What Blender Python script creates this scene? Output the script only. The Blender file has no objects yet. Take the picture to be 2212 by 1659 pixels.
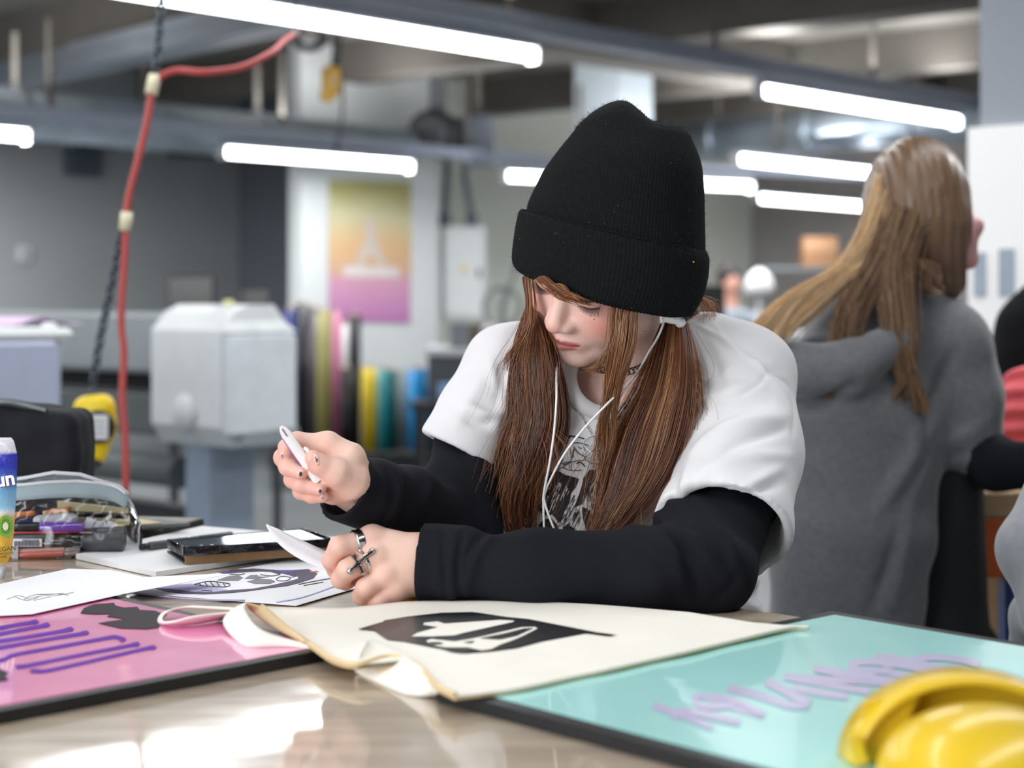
import bpy, bmesh, math, random
import numpy as np
from mathutils import Vector, Matrix
from mathutils.bvhtree import BVHTree

random.seed(7)
RNG = np.random.default_rng(7)
SC = bpy.context.scene
COL = SC.collection

# ------------------------------------------------------------------ camera
F, CX, CY, CZ, TZ = 3700.0, 1106.0, 645.0, 1.24, 0.92
cam = bpy.data.cameras.new('camera')
cam.sensor_width = 36.0
cam.lens = 36.0 * F / 2212.0
cam.shift_y = (CY - 829.5) / 2212.0
cam.clip_start = 0.05
cam.dof.use_dof = True
cam.dof.focus_distance = 1.86
cam.dof.aperture_fstop = 3.9
cam_o = bpy.data.objects.new('camera', cam)
cam_o.location = (0, 0, CZ)
cam_o.rotation_euler = (math.pi / 2, 0, 0)
COL.objects.link(cam_o)
SC.camera = cam_o

# ------------------------------------------------------------------ world, added lights out of frame, exposure
world = bpy.data.worlds.new('world')
SC.world = world
world.use_nodes = True
world.node_tree.nodes['Background'].inputs[0].default_value = (0.93, 0.96, 1.0, 1)
world.node_tree.nodes['Background'].inputs[1].default_value = 0.6
SC.view_settings.view_transform = 'Standard'
SC.view_settings.look = 'None'
SC.view_settings.exposure = 0.0
SC.view_settings.gamma = 1.0
SC.view_settings.use_curve_mapping = False

def area(name, loc, target, sx, sy, power, color=(1, 1, 1)):
    l = bpy.data.lights.new(name, 'AREA')
    l.shape = 'RECTANGLE'; l.size = sx; l.size_y = sy
    l.energy = power; l.color = color
    o = bpy.data.objects.new(name, l)
    o.location = loc
    d = Vector(target) - Vector(loc)
    o.rotation_euler = d.to_track_quat('-Z', 'Y').to_euler()
    COL.objects.link(o)
    return o

# added fill behind camera; unseen ceiling strips, some added to brighten printer and wall
area('unseen_soft_fill', (-2.8, -1.2, 1.8), (0.2, 2.0, 1.1), 3.2, 1.8, 130, (0.97, 0.985, 1.0))
for i, (x, y, pw) in enumerate([(-1.0, 0.9, 14), (0.75, 0.9, 14), (0.9, 2.9, 12), (-1.3, 3.1, 14), (0.3, 4.7, 26), (2.6, 4.4, 50), (-2.6, 4.6, 44), (-4.6, 8.0, 55), (-4.2, 11.0, 70)]):
    o = area('unseen_ceiling_light', (x, y, 2.46), (x, y, 0), 2.4, 0.16, pw, (0.98, 0.99, 1.0))
    o.rotation_euler = (0, 0, math.radians(48))
# ------------------------------------------------------------------ helpers
U = np.array([0.669, 0.743, 0.0])      # along the rows of lamps, away to the right
V = np.array([-0.743, 0.669, 0.0])     # across the rows, away to the left
UP = np.array([0.0, 0.0, 1.0])

def P(x, y, Z):
    return np.array([(x - CX) / F * Z, Z, CZ - (y - CY) / F * Z])

def T(x, y, h=0.0):
    Z = F * (CZ - TZ - h) / (y - CY)
    return P(x, y, Z)

def proj(v):
    v = np.asarray(v)
    return np.stack([CX + v[..., 0] * F / v[..., 1], CY - (v[..., 2] - CZ) * F / v[..., 1]], -1)

def lin(c):
    c = np.asarray(c, float) / 255.0
    return np.where(c <= 0.04045, c / 12.92, ((c + 0.055) / 1.055) ** 2.4)

def nrm(v):
    v = np.asarray(v, float)
    return v / (np.linalg.norm(v) + 1e-12)

_mats = {}
def M(name, rgb, rough=0.5, metal=0.0, var=0.06, scale=18.0, bump=0.0, bscale=None, coat=0.0, sheen=0.0,
      emit=None, attr=None, sss=0.0, trans=0.0, spec=0.5, coat_bump=0.0, stretch=None):
    if name in _mats:
        return _mats[name]
    m = bpy.data.materials.new(name); m.use_nodes = True
    nt = m.node_tree; N = nt.nodes; L = nt.links
    b = N['Principled BSDF']
    b.inputs['Roughness'].default_value = rough
    b.inputs['Metallic'].default_value = metal
    b.inputs['Coat Weight'].default_value = coat
    b.inputs['Coat Roughness'].default_value = 0.06
    b.inputs['Sheen Weight'].default_value = sheen
    b.inputs['Specular IOR Level'].default_value = spec
    b.inputs['Transmission Weight'].default_value = trans
    if sss:
        b.inputs['Subsurface Weight'].default_value = sss
        b.inputs['Subsurface Radius'].default_value = (0.012, 0.005, 0.003)
        b.inputs['Subsurface Scale'].default_value = 0.6
    tc = N.new('ShaderNodeTexCoord')
    vec = tc.outputs['Object']
    if stretch:
        mp = N.new('ShaderNodeMapping'); mp.inputs['Scale'].default_value = stretch
        L.new(vec, mp.inputs['Vector']); vec = mp.outputs['Vector']
    nz = N.new('ShaderNodeTexNoise'); nz.inputs['Scale'].default_value = scale
    nz.inputs['Detail'].default_value = 4
    L.new(vec, nz.inputs['Vector'])
    c = lin(rgb)
    mix = N.new('ShaderNodeMix'); mix.data_type = 'RGBA'; mix.blend_type = 'MULTIPLY'
    mix.inputs[0].default_value = 1.0
    ramp = N.new('ShaderNodeMapRange')
    ramp.inputs[1].default_value = 0.3; ramp.inputs[2].default_value = 0.7
    ramp.inputs[3].default_value = 1 - var; ramp.inputs[4].default_value = 1 + var
    L.new(nz.outputs['Fac'], ramp.inputs[0])
    comb = N.new('ShaderNodeCombineColor')
    for k in range(3):
        L.new(ramp.outputs[0], comb.inputs[k])
    L.new(comb.outputs[0], mix.inputs[7])
    if attr:
        at = N.new('ShaderNodeAttribute'); at.attribute_name = attr
        L.new(at.outputs['Color'], mix.inputs[6])
    else:
        mix.inputs[6].default_value = (*c, 1)
    L.new(mix.outputs[2], b.inputs['Base Color'])
    if bump:
        n2 = N.new('ShaderNodeTexNoise'); n2.inputs['Scale'].default_value = bscale or scale * 6
        n2.inputs['Detail'].default_value = 3
        L.new(vec, n2.inputs['Vector'])
        bp = N.new('ShaderNodeBump'); bp.inputs['Strength'].default_value = bump
        bp.inputs['Distance'].default_value = 0.002
        L.new(n2.outputs['Fac'], bp.inputs['Height'])
        L.new(bp.outputs[0], b.inputs['Normal'])
    if coat_bump:
        n3 = N.new('ShaderNodeTexNoise'); n3.inputs['Scale'].default_value = 7.0
        n3.inputs['Detail'].default_value = 2
        L.new(tc.outputs['Object'], n3.inputs['Vector'])
        b3 = N.new('ShaderNodeBump'); b3.inputs['Strength'].default_value = coat_bump
        b3.inputs['Distance'].default_value = 0.01
        L.new(n3.outputs['Fac'], b3.inputs['Height'])
        L.new(b3.outputs[0], b.inputs['Coat Normal'])
    if emit:
        b.inputs['Emission Color'].default_value = (*lin(emit[0]), 1)
        b.inputs['Emission Strength'].default_value = emit[1]
    _mats[name] = m
    return m

def clear_film(name, tint=(235, 240, 248), gloss=0.5, rough=0.04, bump=0.5):
    m = bpy.data.materials.new(name); m.use_nodes = True
    nt = m.node_tree; N = nt.nodes; L = nt.links
    N.remove(N['Principled BSDF'])
    out = N['Material Output']
    tr = N.new('ShaderNodeBsdfTransparent'); tr.inputs[0].default_value = (*lin(tint), 1)
    gl = N.new('ShaderNodeBsdfGlossy'); gl.inputs['Roughness'].default_value = rough
    fr = N.new('ShaderNodeFresnel'); fr.inputs[0].default_value = 1.0 + gloss
    tc = N.new('ShaderNodeTexCoord'); nz = N.new('ShaderNodeTexNoise'); nz.inputs['Scale'].default_value = 25
    bp = N.new('ShaderNodeBump'); bp.inputs['Strength'].default_value = bump; bp.inputs['Distance'].default_value = 0.01
    L.new(tc.outputs['Object'], nz.inputs['Vector']); L.new(nz.outputs['Fac'], bp.inputs['Height'])
    L.new(bp.outputs[0], gl.inputs['Normal']); L.new(bp.outputs[0], fr.inputs['Normal'])
    mx = N.new('ShaderNodeMixShader')
    L.new(fr.outputs[0], mx.inputs[0]); L.new(tr.outputs[0], mx.inputs[1]); L.new(gl.outputs[0], mx.inputs[2])
    L.new(mx.outputs[0], out.inputs[0])
    return m

# ---- objects
def tag(o, label=None, cat=None, group=None, kind=None):
    if label: o['label'] = label
    if cat: o['category'] = cat
    if group: o['group'] = group
    if kind: o['kind'] = kind
    return o

def thing(name, label, cat, loc, group=None):
    o = bpy.data.objects.new(name, None)
    o.location = [float(v) for v in loc]
    o.empty_display_size = 0.05
    COL.objects.link(o)
    return tag(o, label, cat, group)

def obj(name, me, mat, parent=None, label=None):
    """links a mesh given in world coordinates, below parent if there is one"""
    o = bpy.data.objects.new(name, me)
    for m in (mat if isinstance(mat, (list, tuple)) else [mat]):
        me.materials.append(m)
    COL.objects.link(o)
    if parent is not None:
        q = parent; off = Vector((0, 0, 0))
        while q is not None:
            off += q.location; q = q.parent
        me.transform(Matrix.Translation(-off))
        o.parent = parent
    if label: o['label'] = label
    return o

def struct(name, me, mat, parent=None):
    o = obj(name, me, mat, parent)
    if parent is None: o['kind'] = 'structure'
    return o

def mesh_np(name, V_, faces, smooth=True):
    me = bpy.data.meshes.new(name)
    V_ = np.asarray(V_, np.float32); Q = np.asarray(faces, np.int32)
    me.vertices.add(len(V_)); me.vertices.foreach_set('co', V_.ravel())
    k = Q.shape[1]
    me.loops.add(Q.size); me.loops.foreach_set('vertex_index', Q.ravel())
    me.polygons.add(len(Q))
    me.polygons.foreach_set('loop_start', np.arange(0, Q.size, k, dtype=np.int32))
    me.polygons.foreach_set('use_smooth', np.full(len(Q), smooth))
    me.update(calc_edges=True)
    return me

def set_col(me, cols, name='tint'):
    a = me.color_attributes.new(name, 'FLOAT_COLOR', 'POINT')
    c = np.ones((len(me.vertices), 4), np.float32); c[:, :3] = cols
    a.data.foreach_set('color', c.ravel())

def frame_of(d):
    d = nrm(d)
    a = np.cross(d, UP)
    if np.linalg.norm(a) < 1e-3: a = np.array([1.0, 0, 0])
    a = nrm(a); b = np.cross(a, d)
    return a, b, d

class MB:
    """collects shapes, builds one mesh"""
    def __init__(s): s.v = []; s.f = []; s.sm = []
    def add(s, vs, fs, smooth=False):
        n = len(s.v); s.v += [tuple(map(float, p)) for p in vs]
        s.f += [tuple(i + n for i in f) for f in fs]; s.sm += [smooth] * len(fs)
        return s
    def box(s, c, size, ax=None, bev=0.0):
        c = np.asarray(c, float)
        ax = ax if ax is not None else (np.array([1., 0, 0]), np.array([0, 1., 0]), UP)
        hx, hy, hz = [q / 2 for q in size]
        b = min(bev, hx * .9, hy * .9, hz * .9)
        if b <= 0:
            vs = [c + ax[0] * hx * i + ax[1] * hy * j + ax[2] * hz * k for k in (-1, 1) for i, j in ((-1, -1), (1, -1), (1, 1), (-1, 1))]
            return s.add(vs, [(3, 2, 1, 0), (4, 5, 6, 7), (0, 1, 5, 4), (1, 2, 6, 5), (2, 3, 7, 6), (3, 0, 4, 7)])
        def ring(ex, ey, z):
            return [c + ax[0] * x + ax[1] * y + ax[2] * z for x, y in
                    ((-ex + b, -ey), (ex - b, -ey), (ex, -ey + b), (ex, ey - b), (ex - b, ey), (-ex + b, ey), (-ex, ey - b), (-ex, -ey + b))]
        vs = ring(hx - b * .7, hy - b * .7, -hz) + ring(hx, hy, -hz + b) + ring(hx, hy, hz - b) + ring(hx - b * .7, hy - b * .7, hz)
        fs = [tuple(range(7, -1, -1)), tuple(range(24, 32))]
        for r in range(3):
            for i in range(8):
                j = (i + 1) % 8
                fs.append((r * 8 + i, r * 8 + j, r * 8 + 8 + j, r * 8 + 8 + i))
        return s.add(vs, fs)
    def tube(s, pts, r, n=10, caps=True, closed=False):
        pts = [np.asarray(p, float) for p in pts]; m = len(pts)
        rs = r if hasattr(r, '__len__') else [r] * m
        vs = []; a = None
        for i in range(m):
            if closed: d = pts[(i + 1) % m] - pts[i - 1]
            else: d = pts[min(i + 1, m - 1)] - pts[max(i - 1, 0)]
            d = nrm(d)
            if a is None: a, b, _ = frame_of(d)
            else:
                a = nrm(a - d * np.dot(a, d)); b = np.cross(a, d)
            for k in range(n):
                t = 2 * math.pi * k / n
                vs.append(pts[i] + rs[i] * (a * math.cos(t) + b * math.sin(t)))
        fs = []
        for i in range(m if closed else m - 1):
            i2 = (i + 1) % m
            for k in range(n):
                k2 = (k + 1) % n
                fs.append((i * n + k, i2 * n + k, i2 * n + k2, i * n + k2))
        s.add(vs, fs, True)
        if caps and not closed:
            o = len(s.v) - len(vs)
            s.f.append(tuple(o + k for k in range(n))); s.sm.append(False)
            s.f.append(tuple(o + (m - 1) * n + k for k in range(n - 1, -1, -1))); s.sm.append(False)
        return s
    def lathe(s, base, prof, n=20, axis=UP, x=None):
        a = nrm(x) if x is not None else frame_of(axis)[0]
        b = np.cross(axis, a)
        vs = []
        for r, z in prof:
            for k in range(n):
                t = 2 * math.pi * k / n
                vs.append(np.asarray(base) + axis * z + r * (a * math.cos(t) + b * math.sin(t)))
        fs = []
        for i in range(len(prof) - 1):
            for k in range(n):
                k2 = (k + 1) % n
                fs.append((i * n + k, i * n + k2, (i + 1) * n + k2, (i + 1) * n + k))
        fs.append(tuple(range(n - 1, -1, -1))); fs.append(tuple(range((len(prof) - 1) * n, len(prof) * n)))
        return s.add(vs, fs, True)
    def prism(s, poly, d):
        n = len(poly); d = np.asarray(d, float)
        vs = [np.asarray(p, float) for p in poly] + [np.asarray(p, float) + d for p in poly]
        fs = [tuple(range(n)), tuple(range(2 * n - 1, n - 1, -1))]
        for i in range(n):
            j = (i + 1) % n
            fs.append((i, i + n, j + n, j))
        return s.add(vs, fs)
    def grid(s, A, smooth=True):
        A = np.asarray(A); r, c = A.shape[:2]
        fs = [(i * c + j, i * c + j + 1, (i + 1) * c + j + 1, (i + 1) * c + j) for i in range(r - 1) for j in range(c - 1)]
        return s.add(A.reshape(-1, 3), fs, smooth)
    def me(s, name='mesh', fix=True):
        me = bpy.data.meshes.new(name)
        me.from_pydata(s.v, [], s.f)
        me.polygons.foreach_set('use_smooth', s.sm)
        if fix:
            bm = bmesh.new(); bm.from_mesh(me)
            bmesh.ops.recalc_face_normals(bm, faces=bm.faces)
            bm.to_mesh(me); bm.free()
        me.update()
        return me

def part(name, mb, mat, parent, label=None):
    return obj(name, mb.me(name), mat, parent, label)

def up_facing(me):
    """turns every face of a near-level sheet upwards"""
    bm = bmesh.new(); bm.from_mesh(me)
    bm.normal_update()
    bmesh.ops.reverse_faces(bm, faces=[f for f in bm.faces if f.normal.z < 0])
    bm.to_mesh(me); bm.free(); me.update(); me['level'] = True
    return me

def solid(me, t):
    """gives an open sheet mesh real thickness"""
    bm = bmesh.new(); bm.from_mesh(me)
    bmesh.ops.remove_doubles(bm, verts=bm.verts, dist=1e-6)
    if not me.get('level'): bmesh.ops.recalc_face_normals(bm, faces=bm.faces)
    bm.normal_update()
    vs = list(bm.verts); fs = list(bm.faces); be = [e for e in bm.edges if len(e.link_faces) == 1]
    dup = {v: bm.verts.new(v.co - v.normal * t) for v in vs}
    for e in be:
        f = e.link_faces[0]; l = [l for l in f.loops if l.edge == e][0]
        a, b = l.vert, l.link_loop_next.vert
        try: bm.faces.new((b, a, dup[a], dup[b]))
        except ValueError: pass
    for f in fs: bm.faces.new([dup[v] for v in reversed(f.verts)])
    bm.to_mesh(me); bm.free(); me.update()
    me.polygons.foreach_set('use_smooth', [True] * len(me.polygons))
    return me

def curve_pts(pts, n):
    """Catmull-Rom through pts (any dimension), n samples"""
    p = np.asarray(pts, float); m = len(p)
    if m == 2:
        t = np.linspace(0, 1, n)[:, None]; return p[0] * (1 - t) + p[1] * t
    e = np.vstack([2 * p[0] - p[1], p, 2 * p[-1] - p[-2]])
    u = np.linspace(0, m - 1 - 1e-9, n); i = u.astype(int); t = (u - i)[:, None]
    a, b, c, d = e[i], e[i + 1], e[i + 2], e[i + 3]
    return 0.5 * (2 * b + (c - a) * t + (2 * a - 5 * b + 4 * c - d) * t ** 2 + (3 * b - a - 3 * c + d) * t ** 3)

def ribbon_px(pts, w, h, n=None):
    """flat printed stroke on the table-parallel plane at height h; w = stroke width"""
    p = curve_pts(pts, n or max(4, 4 * len(pts)))
    d = np.gradient(p, axis=0); d /= np.linalg.norm(d, axis=1)[:, None] + 1e-9
    q = np.stack([-d[:, 1], d[:, 0]], 1)
    ws = w if np.ndim(w) else np.full(len(p), w)
    if len(ws) != len(p): ws = np.interp(np.linspace(0, 1, len(p)), np.linspace(0, 1, len(ws)), ws)
    A = p + q * ws[:, None] / 2; B = p - q * ws[:, None] / 2
    return [[T(*a, h) for a in A], [T(*b, h) for b in B]]

# ---- implicit surfaces
def snoise(p, scale, seed=0):
    r = np.random.default_rng(seed); out = 0
    for _ in range(7):
        k = r.normal(size=3) * scale; out = out + np.sin(p @ k + r.uniform(0, 6.28))
    return out / 3.2

def s_sph(p, c, r): return np.linalg.norm(p - np.asarray(c), axis=1) - r
def s_cap(p, a, b, ra, rb=None):
    a = np.asarray(a, float); b = np.asarray(b, float); rb = ra if rb is None else rb
    ab = b - a; t = np.clip((p - a) @ ab / (ab @ ab + 1e-12), 0, 1)
    return np.linalg.norm(p - a - t[:, None] * ab, axis=1) - (ra + (rb - ra) * t)
def s_ell(p, c, r, R=None):
    q = p - np.asarray(c)
    if R is not None: q = q @ np.asarray(R).T
    r = np.asarray(r, float)
    k0 = np.linalg.norm(q / r, axis=1); k1 = np.linalg.norm(q / r ** 2, axis=1)
    return k0 * (k0 - 1) / (k1 + 1e-9)
def s_ecap(p, a, b, x, r0, r1):
    a = np.asarray(a, float); b = np.asarray(b, float); ab = b - a; w = nrm(ab)
    x = nrm(np.asarray(x, float) - w * np.dot(x, w)); y = np.cross(w, x)
    t = np.clip((p - a) @ ab / (ab @ ab), 0, 1); q = p - a - t[:, None] * ab
    rx = r0[0] + (r1[0] - r0[0]) * t; ry = r0[1] + (r1[1] - r0[1]) * t; m = np.minimum(rx, ry)
    n = np.sqrt(((q @ x) / rx) ** 2 + ((q @ y) / ry) ** 2 + ((q @ w) / m) ** 2)
    return (n - 1) * m
def smin(a, b, k):
    h = np.clip(0.5 + 0.5 * (b - a) / k, 0, 1); return b + (a - b) * h - k * h * (1 - h)
def smax(a, b, k): return -smin(-a, -b, k)
def s_chain(p, pts, rs, k=0.004):
    d = s_cap(p, pts[0], pts[1], rs[0], rs[1])
    for i in range(1, len(pts) - 1): d = smin(d, s_cap(p, pts[i], pts[i + 1], rs[i], rs[i + 1]), k)
    return d

def surfnet(fn, lo, hi, h, blk=8, margin=1.9):
    lo = np.asarray(lo, float); hi = np.asarray(hi, float)
    nb = np.ceil((hi - lo) / h / blk).astype(int); n = nb * blk
    G = np.full(n + 1, 1.0, np.float32)
    ib = np.stack(np.meshgrid(*[np.arange(k) for k in nb], indexing='ij'), -1).reshape(-1, 3)
    d = fn(lo + (ib + 0.5) * blk * h)
    R = blk * h * 0.866 * margin
    o = np.stack(np.meshgrid(*[np.arange(blk + 1)] * 3, indexing='ij'), -1).reshape(-1, 3)
    for i in ib[d < -R]:
        G[i[0] * blk:i[0] * blk + blk + 1, i[1] * blk:i[1] * blk + blk + 1, i[2] * blk:i[2] * blk + blk + 1] = -1
    near = ib[np.abs(d) <= R]
    for s in range(0, len(near), 400):
        nn = near[s:s + 400]
        gi = (nn[:, None, :] * blk + o[None]).reshape(-1, 3)
        G[gi[:, 0], gi[:, 1], gi[:, 2]] = fn(lo + gi * h)
    S = G < 0
    c = np.zeros(n, np.int8)
    for a in (0, 1):
        for b in (0, 1):
            for e in (0, 1):
                c += S[a:n[0] + a, b:n[1] + b, e:n[2] + e]
    ci = np.argwhere((c > 0) & (c < 8))
    idx = np.full(n, -1, np.int32); idx[ci[:, 0], ci[:, 1], ci[:, 2]] = np.arange(len(ci))
    acc = np.zeros((len(ci), 3)); cnt = np.zeros(len(ci))
    for ax in range(3):
        o1, o2 = [k for k in range(3) if k != ax]
        for a in (0, 1):
            for b in (0, 1):
                p0 = ci.copy(); p0[:, o1] += a; p0[:, o2] += b
                p1 = p0.copy(); p1[:, ax] += 1
                g0 = G[p0[:, 0], p0[:, 1], p0[:, 2]]; g1 = G[p1[:, 0], p1[:, 1], p1[:, 2]]
                m = (g0 < 0) != (g1 < 0)
                t = np.clip(g0[m] / (g0[m] - g1[m] + 1e-12), 0, 1)
                q = p0[m].astype(float); q[:, ax] += t
                acc[m] += q; cnt[m] += 1
    VV = lo + acc / cnt[:, None] * h
    Q = []
    for ax in range(3):
        o1, o2 = (ax + 1) % 3, (ax + 2) % 3
        sl0 = [slice(0, k) for k in n]; sl1 = [slice(0, k) for k in n]
        sl0[ax] = slice(0, n[ax]); sl1[ax] = slice(1, n[ax] + 1)
        for q in (o1, o2):
            sl0[q] = slice(1, n[q]); sl1[q] = slice(1, n[q])
        s0 = S[tuple(sl0)]; s1 = S[tuple(sl1)]
        e = np.argwhere(s0 != s1); inside0 = s0[tuple(e.T)]
        e[:, o1] += 1; e[:, o2] += 1
        def cell(a, b):
            k = e.copy(); k[:, o1] += a; k[:, o2] += b
            return idx[k[:, 0], k[:, 1], k[:, 2]]
        q = np.stack([cell(-1, -1), cell(0, -1), cell(0, 0), cell(-1, 0)], 1)
        q[~inside0] = q[~inside0][:, ::-1]
        Q.append(q)
    Q = np.vstack(Q); Q = Q[(Q >= 0).all(1)]
    return VV, Q

def normals_of(Vv, Q):
    a = Vv[Q[:, 0]]; b = Vv[Q[:, 1]]; c = Vv[Q[:, 2]]; d = Vv[Q[:, -1]]
    fn = np.cross(c - a, d - b); N = np.zeros_like(Vv)
    for k in range(Q.shape[1]): np.add.at(N, Q[:, k], fn)
    return N / (np.linalg.norm(N, axis=1)[:, None] + 1e-12)

def relax(Vv, Q, it=2, w=0.5):
    for _ in range(it):
        acc = np.zeros_like(Vv); cnt = np.zeros(len(Vv))
        for k in range(4):
            a = Q[:, k]; b = Q[:, (k + 1) % 4]
            np.add.at(acc, a, Vv[b]); np.add.at(cnt, a, 1)
            np.add.at(acc, b, Vv[a]); np.add.at(cnt, b, 1)
        Vv = Vv * (1 - w) + w * acc / np.maximum(cnt, 1)[:, None]
    return Vv

def seg_dist(p2, line):
    """distance from 2-D points to a polyline, and position along it 0..1"""
    best = np.full(len(p2), 1e9); tt = np.zeros(len(p2)); m = len(line) - 1
    for i in range(m):
        a = line[i]; ab = line[i + 1] - a
        t = np.clip((p2 - a) @ ab / (ab @ ab + 1e-9), 0, 1)
        d = np.linalg.norm(p2 - a - t[:, None] * ab, axis=1)
        k = d < best; best[k] = d[k]; tt[k] = (i + t[k]) / m
    return best, tt

def creases(Vv, Q, items):
    """cloth folds: each item is a line seen on the garment, its height and half-width"""
    N = normals_of(Vv, Q); px = proj(Vv)
    front = np.clip(-N[:, 1] * 1.6 + 0.25, 0, 1)
    D = np.zeros(len(Vv))
    for pts, amp, w in items:
        line = curve_pts(pts, 14)
        d, t = seg_dist(px, line)
        fade = np.sin(np.pi * np.clip(t * 0.86 + 0.07, 0, 1)) ** 0.7
        D += amp * np.exp(-(d / w) ** 2) * fade * front
    return Vv + N * D[:, None]

def tubes_mesh(name, S, R, C=None, sides=3):
    """many thin strands at once. S (n,k,3) paths, R (n,k) radii, C (n,3) colours"""
    n, k, _ = S.shape
    d = np.gradient(S, axis=1); d /= np.linalg.norm(d, axis=2)[..., None] + 1e-9
    a = np.cross(d, np.array([0.17, 1.0, 0.08])); a /= np.linalg.norm(a, axis=2)[..., None] + 1e-9
    b = np.cross(d, a)
    th = np.arange(sides) * 2 * math.pi / sides
    Vv = S[:, :, None, :] + R[:, :, None, None] * (a[:, :, None, :] * np.cos(th)[None, None, :, None] + b[:, :, None, :] * np.sin(th)[None, None, :, None])
    base = (np.arange(n) * k * sides)[:, None, None]
    i = np.arange(k - 1)[None, :, None] * sides; s = np.arange(sides)[None, None, :]; s2 = (s + 1) % sides
    Q = np.stack([base + i + s, base + i + s2, base + i + sides + s2, base + i + sides + s], -1).reshape(-1, 4)
    me = mesh_np(name, Vv.reshape(-1, 3), Q)
    if C is not None: set_col(me, np.repeat(C, k * sides, axis=0))
    return me

def text_me(txt, size, origin, xdir, ydir, depth=0.0004, align='LEFT', shear=0.0, bold=0.0):
    cu = bpy.data.curves.new('txt', 'FONT'); cu.body = txt; cu.size = size
    cu.align_x = align; cu.extrude = depth; cu.shear = shear; cu.offset = bold; cu.resolution_u = 3
    o = bpy.data.objects.new('txt', cu); COL.objects.link(o)
    dg = bpy.context.evaluated_depsgraph_get(); dg.update()
    me = bpy.data.meshes.new_from_object(o.evaluated_get(dg))
    bpy.data.objects.remove(o)
    me.materials.clear()
    x = nrm(xdir); y = nrm(np.asarray(ydir, float) - x * np.dot(x, ydir)); z = np.cross(x, y)
    mt = Matrix(((x[0], y[0], z[0], origin[0]), (x[1], y[1], z[1], origin[1]), (x[2], y[2], z[2], origin[2]), (0, 0, 0, 1)))
    me.transform(mt)
    return me
# ------------------------------------------------------------------ the room
def R3(a, b, z=0.0): return a * U + b * V + UP * z
AX = (U, V, UP)

m_ceil = M('ceiling_concrete', (122, 118, 112), .9, var=.14, scale=1.5, bump=.3, bscale=40)
m_beam = M('beam_concrete', (112, 107, 101), .9, var=.14, scale=1.2, bump=.3, bscale=40)
m_wallg = M('grey_wall_paint', (170, 175, 178), .8, var=.05, scale=.8)
m_wallw = M('white_wall_paint', (222, 226, 226), .7, var=.03, scale=.8)
m_wallc = M('cream_wall_paint', (228, 232, 222), .7, var=.03, scale=.8)
m_wallr = M('raw_concrete_wall', (168, 164, 164), .85, var=.12, scale=1.5, bump=.2)
m_floor = M('floor_screed', (132, 137, 138), .45, var=.12, scale=1.6)

struct('floor', MB().box(R3(6, 5, -.05), (40, 34, .1), AX).me(), m_floor)
struct('wall_left', MB().box(R3(2.77, 11.95, 1.6), (13.54, .3, 3.4), AX).me(), m_wallg)
struct('wall_corner', MB().box(R3(9.57, 10.66, 1.6), (.05, 2.5, 3.4), AX).me(), M('corner_shade_grey', (118, 123, 132), .8, var=.05, scale=.8))  # darker grey stands in for shade on this wall return
struct('wall_back', MB().box(R3(12.5, 10.35, 1.6), (5.6, .3, 3.4), AX).me(), m_wallc)
struct('wall_right', MB().box(R3(15.25, 4.2, 1.6), (.3, 12.3, 3.4), AX).me(), m_wallr)
ce = struct('ceiling', MB().box(R3(6, 5, 3.22), (40, 34, .2), AX).me(), m_ceil)
for a in (1.7, 4.0, 6.3, 8.6, 10.9, 13.2):
    struct('beam', MB().box(R3(a, 4.5, 2.98), (.28, 15, .3), AX).me(), m_beam, ce)
for b in (-1.2, 2.8, 6.9):
    struct('beam', MB().box(R3(6.5, b + .2, 2.965), (17.2, .4, .33), AX).me(), m_beam, ce)

pi_ = thing('wall_pier', 'broad white painted wall pier carrying the orange and pink poster', 'pillar', R3(8.83, 9.66, 0))
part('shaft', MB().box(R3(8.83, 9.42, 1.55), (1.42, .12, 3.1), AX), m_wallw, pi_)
part('skirting', MB().box(R3(8.83, 9.34, .06), (1.44, .03, .12), AX), M('grey_skirting', (120, 122, 125), .6), pi_)

# column at the right edge: grey above, white cladding below with two grey strips
c0 = P(2150, 270, 4.7)
pc = thing('concrete_column', 'square column at right, grey above and white clad below', 'pillar', (c0[0], c0[1], 0))
m_colg = M('column_grey', (150, 156, 166), .7, var=.04, scale=2)
m_colw = M('column_white', (252, 252, 252), .5, var=.02, scale=2)
cc = np.array([c0[0], c0[1], 0]) + U * .26 * .7 - V * .26 * .7 + np.array([.03, .12, 0])
part('shaft', MB().box(cc + UP * 1.55, (.42, .42, 3.1), AX), m_colg, pc)
pcl = part('cladding', MB().box(cc + UP * .86, (.47, .47, 1.72), AX), m_colw, pc, 'white cladding round the lower column')
m_strip = M('grey_strip', (160, 172, 188), .6)
def on_col(px, y0, y1, w):
    # point on the -U face of the cladding seen at px
    o = cc - U * .237
    k = (px - CX) / F
    t = (k * o[1] - o[0]) / (V[0] - k * V[1])
    q = o + V * t
    z0 = CZ - (y0 - CY) / F * q[1]; z1 = CZ - (y1 - CY) / F * q[1]
    return MB().box(np.array([q[0], q[1], (z0 + z1) / 2]), (.008, w, abs(z1 - z0)), AX)
part('grey_strip', on_col(2117, 545, 640, .035), m_strip, pc, 'narrow grey strip on the cladding')
part('grey_strip', on_col(2175, 537, 640, .045), m_strip, pc, 'wider grey strip on the cladding')

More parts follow.
